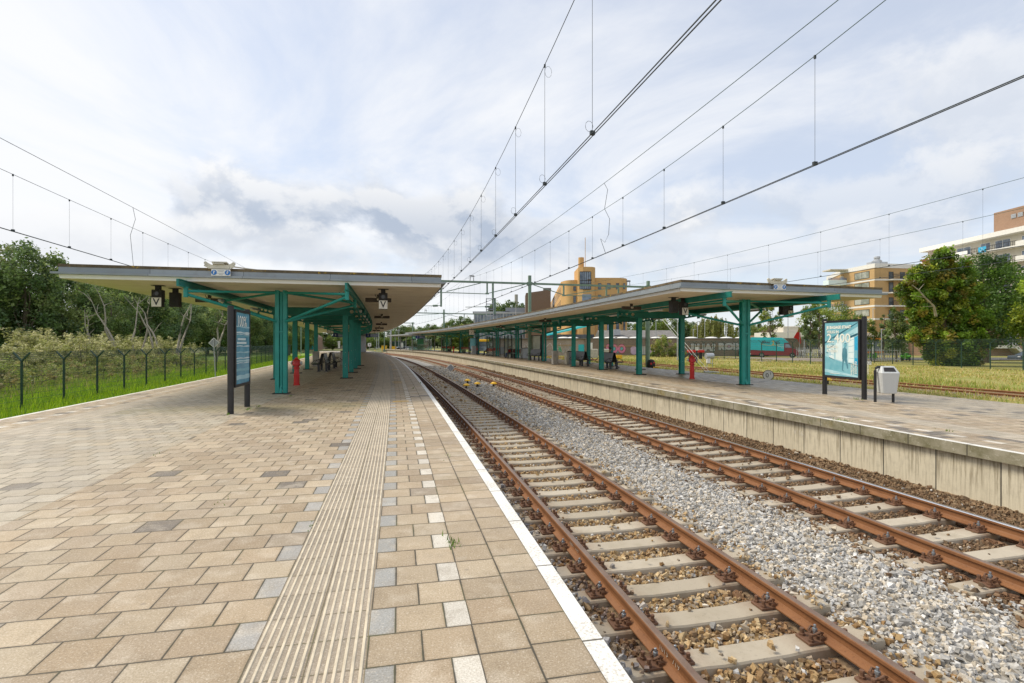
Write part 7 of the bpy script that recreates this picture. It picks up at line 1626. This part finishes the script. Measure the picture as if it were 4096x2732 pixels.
lamp(2790, 1287, 95, 'slim lamp post beyond the graffiti wall, left of the willow', .4); lamp(2773, 1318, 92, 'low lamp post beyond the graffiti wall near the buffer stop', .3); lamp(2902, 1312, 92, 'pair lamp post in front of the willow', .4); lamp(2956, 1320, 90, 'lamp post right of the willow beside the front column', .4); lamp(2964, 1278, 100, 'tall pole right of the willow', .2); lamp(2624, 1278, 95, 'tall slim lamp post between the canopy columns', .3); lamp(2819, 1275, 100, 'tallest pole left of the willow', .2); lamp(2710, 1280, 60, 'white pole behind the second column of the right canopy', .05); lamp(2063, 1217, 120, 'lamp post before the grey glass hall', .5)
# ------------------------------------------------------------------ far end of the station
t = thing('brick_hut', 'small brick hut with a blue graffiti door at the far left', 'hut', at(1246, 1400, -.9)); p = Vector(t.location); 
b = MB(); w = X_(1260, p.y)-X_(1222, p.y); h = Z_(1338, p.y)+.9
b.prism([(-w/2, 0, 0), (w/2, 0, 0), (w/2, 0, h*.82), (0, 0, h*1.03), (-w/2, 0, h*.82)], (0, 0, 0), (0, 6, 0)); b.build('wall', 'brick_red', parent=t); b = MB(); b.box((.1, -.05, h*.37), (1.1, .1, h*.66)); b.build('door', 'turq', parent=t)
b = MB(); b.bar((-w/2-.2, -.1, h*.80), (0, -.1, h*1.05), .3, .12); b.bar((w/2+.2, -.1, h*.80), (0, -.1, h*1.05), .3, .12); b.build('verge_board', 'roofgrey', parent=t)
M['wood'] = plain('weathered wood boards', (.30, .24, .17), .8, 0, .2, 3)
t = thing('wooden_fence', 'long weathered wooden noise fence behind the far curve', 'fence', at(1320, 1398, -.95)); 
a = at(1268, 1397, -.95); c = at(1460, 1395, -.95)+Vector((0, 14, 0)); b = MB(); b.bar(a+Vector((0, 0, 1.6)), c+Vector((0, 0, 1.6)), .12, 3.0); wchild(b.build('boards', 'wood'), t); b = MB()
for k in range(14): q = a.lerp(c, k/13); b.box(q+Vector((0, -.12, 1.6)), (.14, .14, 3.2))
wchild(b.build('posts', 'wood'), t)
def numsign(u, v0, v1, plates, z, label):
    p = at(u, v0, z); s_ = p.y/FP; t = thing('number_sign', label, 'sign', p, head(80)*.4)
    h = (v0-v1)*s_; b = MB(); b.tube([(0, .05, 0), (0, .05, h)], .05, 6); b.build('post', 'galv', parent=t)
    for tx, dz, w in plates:
        b = MB(); b.box((0, 0, h-dz*s_), (w*s_, .05, w*s_*1.05)); b.build('plate', 'white', parent=t); text_mesh(tx, w*s_*.95, 'black', 'numeral', t, (0, -.035, h-dz*s_), RX90, .003)
numsign(1356, 1400, 1365, (('8', 4, 9), ('4', 14, 8), ('1', 23, 7)), -.3, 'white number plates on a post beyond the left canopy clock')
numsign(1478, 1402, 1374, (('4', 5, 13),), 0, 'white square sign with number four at the far end of the left platform')
numsign(1608, 1398, 1371, (('8', 5, 9), ('0', 14, 9)), -.6, 'white number plates at the far end of the right platform')
t = thing('platform_kiosk', 'pale ribbed kiosk under the far end of the left canopy', 'kiosk', P(93, -3.6, 0), head(93)); b = MB(); b.box((0, 4, 1.45), (3.4, 8, 2.9), bev=.08)
for k in range(10): b.box((1.72, .4+.8*k, 1.4), (.06, .1, 2.7))
b.build('wall', 'galv', parent=t); b = MB(); b.box((-.9, -.02, 1.3), (1.2, .06, 2.2)); b.build('green_door', 'g_green', parent=t); b = MB(); b.box((0, 4, 3.0), (3.9, 8.6, .16)); b.build('roof', 'concrete_grey', parent=t)
t = thing('station_stair_hall', 'glass stair hall with grey roof at the far end of the right platform', 'stair hall', P(116, 11.5, 0), head(116)); b = MB(); b.box((0, 0, 3.25), (8.5, 22, .25)); b.build('roof', 'galv', parent=t)
b = MB()
for x in (-3, 3.2):
    for y in (-9, -4, 1, 6): b.tube([(x, y, 0), (x, y, 3.1)], .09, 8)
b.build('columns', 'grey', parent=t); b = MB(); b.box((-1.2, -6, .65), (3.4, .1, 1.3)); b.box((1.2, -2, 1.35), (4, .08, 2.6)); b.build('glass_wall', 'glass', parent=t); b = MB(); b.box((.6, -2.2, 1.3), (1.3, .1, 2.4)); b.build('green_door', 'g_green', parent=t)
t = thing('exit_sign', 'small green exit sign at the far end of the right canopy', 'sign', P(103.5, 8.2, 2.55), head(103)); b = MB(); b.box((0, 0, 0), (.75, .12, .75)); b.build('case', 'black', parent=t); b = MB(); b.box((0, -.07, .05), (.6, .02, .5)); b.build('pictogram_face', 'g_green', parent=t); b = MB(); b.box((.05, -.085, .05), (.3, .01, .06)); b.box((-.12, -.085, .05), (.06, .01, .3)); b.build('arrow', 'white', parent=t)
t = thing('folding_stand', 'red folding stand at the far end of the left platform', 'stand', at(1459, 1402)); b = MB(); b.bar((-.3, 0, 0), (0, 0, 1.6), .12, .1); b.bar((.3, 0, 0), (0, 0, 1.6), .12, .1); b.box((0, 0, .9), (.8, .1, .12)); b.build('frame', 'red', parent=t)
t = thing('red_barrier', 'red crossed barrier boards at the far end of the right platform', 'barrier', at(1697, 1400)); b = MB(); b.box((0, 0, .95), (1.5, .15, .25)); b.box((0, 0, .6), (1.5, .15, .2)); b.build('boards', 'red', parent=t); b = MB(); b.box((-.4, 0, .5), (.12, .12, 1.0)); b.box((.4, 0, .5), (.12, .12, 1.0)); b.build('legs', 'grey', parent=t)
for u, v, w in ((1572, 1410, 'right of the thick grey mast'), (1537, 1403, 'left of the thick grey mast')):
    p = at(u, v, -.95); b = MB(); b.box((p.x, p.y, p.z+.75), (1.5, 1.2, 1.5), bev=.06); b.box((p.x, p.y, p.z+1.55), (1.6, 1.3, .12)); tag(b.build('yellow_cabinet', 'yellow'), f'yellow trackside cabinet {w}', 'cabinet')
p = at(1585, 1396, -1.1); t = thing('dark_shed', 'dark green trackside shed beyond the curve', 'shed', p); b = MB(); b.box((.5, 0, 1.6), (7, 3, 3.2), bev=.05); b.build('wall', 'fence', parent=t); b = MB(); b.box((.5, 0, 3.3), (7.4, 3.4, .2)); b.build('roof', 'roofgrey', parent=t)
p = at(1548, 1394, -1.1); t = thing('white_van', 'small white van parked left of the dark green shed', 'van', p); b = MB(); b.box((0, 0, 1.3), (4.4, 2, 2.0), bev=.15); b.build('body', 'carwhite', parent=t); b = MB(); b.box((0, -1.01, 1.7), (3.2, .04, .6)); b.build('windows', 'window', parent=t); b = MB(); b.box((0, 0, .3), (3.6, 1.8, .5)); b.build('wheels', 'tyre', parent=t)
# far left curve track beside the left platform
def Q3(s, d, z): q = P(64+s*.9, -9.5-2.6-6.0*math.exp(-s/26), z); return q
for off, w in ((-.75, 'outer'), (.75, 'inner')):
    b = MB(); qq = frange(6, 75, 1.5); b.tube([Q3(s, 0, -.74)+Vector((off, 0, 0)) for s in qq], .05, 5); tag(b.build('rail', 'rust'), f'rusty {w} rail of the side track curving in at the far left', 'rail')
# chalk marks on the platform wall and rail
for tx, s, z, sz in (('V 16', 10.75, -.45, .16), ('20 V', 15.3, -.42, .17), ('1.26', 11.9, -.40, .12), ('(13)', 11.9, -.58, .12), ('1.26', 17.2, -.42, .12)):
    p = P(s, 8.02, z); rz = head(s)-PI/2; o = text_mesh(tx, sz, 'offwhite', 'chalk_mark', None, (0, 0, 0), Matrix.Rotation(rz, 3, 'Z') @ RX90, .0005, 'CENTER', -.004); o.location = p+Vector((-math.cos(head(s)), -math.sin(head(s)), 0))*.004; struct(o)
for tx, s in (('1015   719', 4.05), ('1001   719', 6.35), ('10017 18', 9.3)):
    d = T1-.753-.0125; p = P(s, d, -.92+.082); rz = head(s)-PI/2; o = text_mesh(tx, .075, 'offwhite', 'chalk_mark', None, (0, 0, 0), Matrix.Rotation(rz, 3, 'Z') @ RX90, .0005, 'CENTER', -.0015); o.location = p; struct(o)
# ------------------------------------------------------------------ sky and light
SUN_AZ, SUN_EL = math.radians(-72), math.radians(50)      # azimuth left of the view axis
W = bpy.data.worlds.new('World'); S.world = W; W.use_nodes = True; nt = W.node_tree; nt.nodes.clear()
def wn(t, **k):
    n = nt.nodes.new(t)
    for a, v in k.items(): setattr(n, a, v)
    return n
out = wn('ShaderNodeOutputWorld'); bg = wn('ShaderNodeBackground'); nt.links.new(bg.outputs[0], out.inputs[0]); bg.inputs[1].default_value = .10
sky = wn('ShaderNodeTexSky', sky_type='NISHITA', sun_disc=False); sky.sun_elevation = SUN_EL; sky.sun_rotation = SUN_AZ; sky.air_density = 1.0; sky.dust_density = 1.0; sky.ozone_density = 1.5
def wmath(op, a, b=0.0, clamp=False):
    n = wn('ShaderNodeMath', operation=op, use_clamp=clamp)
    for i, x in enumerate((a, b)):
        if hasattr(x, 'links'): nt.links.new(x, n.inputs[i])
        else: n.inputs[i].default_value = x
    return n.outputs[0]
def wramp(f, lo, hi, a=0.0, b=1.0):
    n = wn('ShaderNodeMapRange', clamp=True, interpolation_type='SMOOTHSTEP'); nt.links.new(f, n.inputs[0])
    for i, x in enumerate((lo, hi, a, b)): n.inputs[i+1].default_value = x
    return n.outputs[0]
def wmix(f, a, b):
    n = wn('ShaderNodeMix', data_type='RGBA')
    for i, x in ((0, f), (6, a), (7, b)):
        if hasattr(x, 'links'): nt.links.new(x, n.inputs[i])
        else: n.inputs[i].default_value = x if i == 0 else (*x, 1)
    return n.outputs[2]
tc = wn('ShaderNodeTexCoord'); GEN = tc.outputs['Generated']; sep = wn('ShaderNodeSeparateXYZ'); nt.links.new(GEN, sep.inputs[0])
X, Y, Z = sep.outputs
zz = wmath('MAXIMUM', Z, 0.0); den = wmath('ADD', zz, .12)
cv = wn('ShaderNodeCombineXYZ'); nt.links.new(wmath('DIVIDE', X, den), cv.inputs[0]); nt.links.new(wmath('DIVIDE', Y, den), cv.inputs[1])
def wnoise(vec, sc, det, rough, off=(0, 0, 0), stretch=(1, 1, 1), dist=0.0):
    mp = wn('ShaderNodeMapping'); nt.links.new(vec, mp.inputs[0]); mp.inputs['Location'].default_value = off; mp.inputs['Scale'].default_value = stretch
    n = wn('ShaderNodeTexNoise'); nt.links.new(mp.outputs[0], n.inputs['Vector']); n.inputs['Scale'].default_value = sc; n.inputs['Detail'].default_value = det
    n.inputs['Roughness'].default_value = rough; n.inputs['Distortion'].default_value = dist; return n.outputs[0]
K = 6.4
# thin high veil: whiter to the left, opening to pale blue at top centre and right
veil = wnoise(cv.outputs[0], .8, 8, .6, (2.1, .7, 0), (1, .7, 1), .6)
veil = wmath('ADD', veil, wmath('MULTIPLY', X, -.22))
vm = wramp(veil, .36, .66, .30, .97)
blue = wmix(.42, sky.outputs[0], (.74*K, .84*K, 1.04*K))
base = wmix(vm, blue, (1.0*K, 1.01*K, 1.03*K))
# cumulus banks, each where the photograph's sky has one (directions in the world)
n1 = wnoise(GEN, 5.5, 10, .58, (.3, .2, .1), (1, 1, 1.5), .2); n1b = wnoise(GEN, 5.5, 10, .58, (.3-.0, .2, .145), (1, 1, 1.5), .2)
relief = wramp(wmath('SUBTRACT', n1b, n1), -.06, .07)
def bank(col, u, v, wx, wz, dens, dark, amp=1.5):
    d = Vector(((u-2048)/FP, 1, (VH-v)/FP)).normalized(); mp = wn('ShaderNodeMapping'); nt.links.new(GEN, mp.inputs[0])
    sx, sz = FP/wx, FP/wz; mp.inputs['Scale'].default_value = (sx, sx*.6, sz); mp.inputs['Location'].default_value = (-d.x*sx, -d.y*sx*.6, -d.z*sz)
    ln = wn('ShaderNodeVectorMath', operation='LENGTH'); nt.links.new(mp.outputs[0], ln.inputs[0])
    m = wmath('ADD', wmath('SUBTRACT', 1.0, ln.outputs['Value']), wmath('MULTIPLY', wmath('SUBTRACT', n1, .5), amp*2))
    mask = wmath('MULTIPLY', wramp(m, .02, .60), dens)
    sep2 = wn('ShaderNodeSeparateXYZ'); nt.links.new(mp.outputs[0], sep2.inputs[0])
    low = wramp(sep2.outputs[2], 1.0, -.5)                  # flat shaded base, bright top
    sh = wmath('MULTIPLY', wmath('ADD', wmath('MULTIPLY', low, .75), wmath('MULTIPLY', relief, .45)), dark, True)
    return wmix(mask, col, wmix(sh, (1.02*K, 1.02*K, 1.02*K), (.50*K, .575*K, .70*K)))
col = base
for u, v, wx, wz, de, dk in ((4050, 360, 460, 240, .6, .4), (3450, 800, 560, 170, .55, .7), (2250, 960, 560, 150, .6, .75), (2900, 1010, 700, 120, .5, .6), (1760, 885, 520, 215, 1.0, 1.1), (1090, 865, 300, 185, .9, 1.05), (420, 960, 420, 120, .5, .4), (1250, 1010, 600, 110, .7, .6), (1950, 1130, 900, 90, .5, .45)):
    col = bank(col, u, v, wx, wz, de, dk)
col = wmix(wramp(Z, .10, .0, 0, .6), col, (.97*K, .99*K, 1.0*K))
nt.links.new(col, bg.inputs[0])
sd = bpy.data.lights.new('sun', 'SUN'); sun = bpy.data.objects.new('sun', sd); COL.objects.link(sun)
sd.energy = 2.0; sd.angle = math.radians(20); sd.color = (1, .91, .76)
dirv = Vector((math.sin(SUN_AZ)*math.cos(SUN_EL), math.cos(SUN_AZ)*math.cos(SUN_EL), math.sin(SUN_EL)))
sun.rotation_euler = dirv.to_track_quat('Z', 'Y').to_euler()
V_ = S.view_settings; V_.view_transform = 'Standard'; V_.look = 'None'; V_.exposure = .62; V_.gamma = 1
S.cycles.max_bounces = 8; S.cycles.transparent_max_bounces = 24; S.cycles.caustics_reflective = False; S.cycles.caustics_refractive = False
S.cycles.use_denoising = True
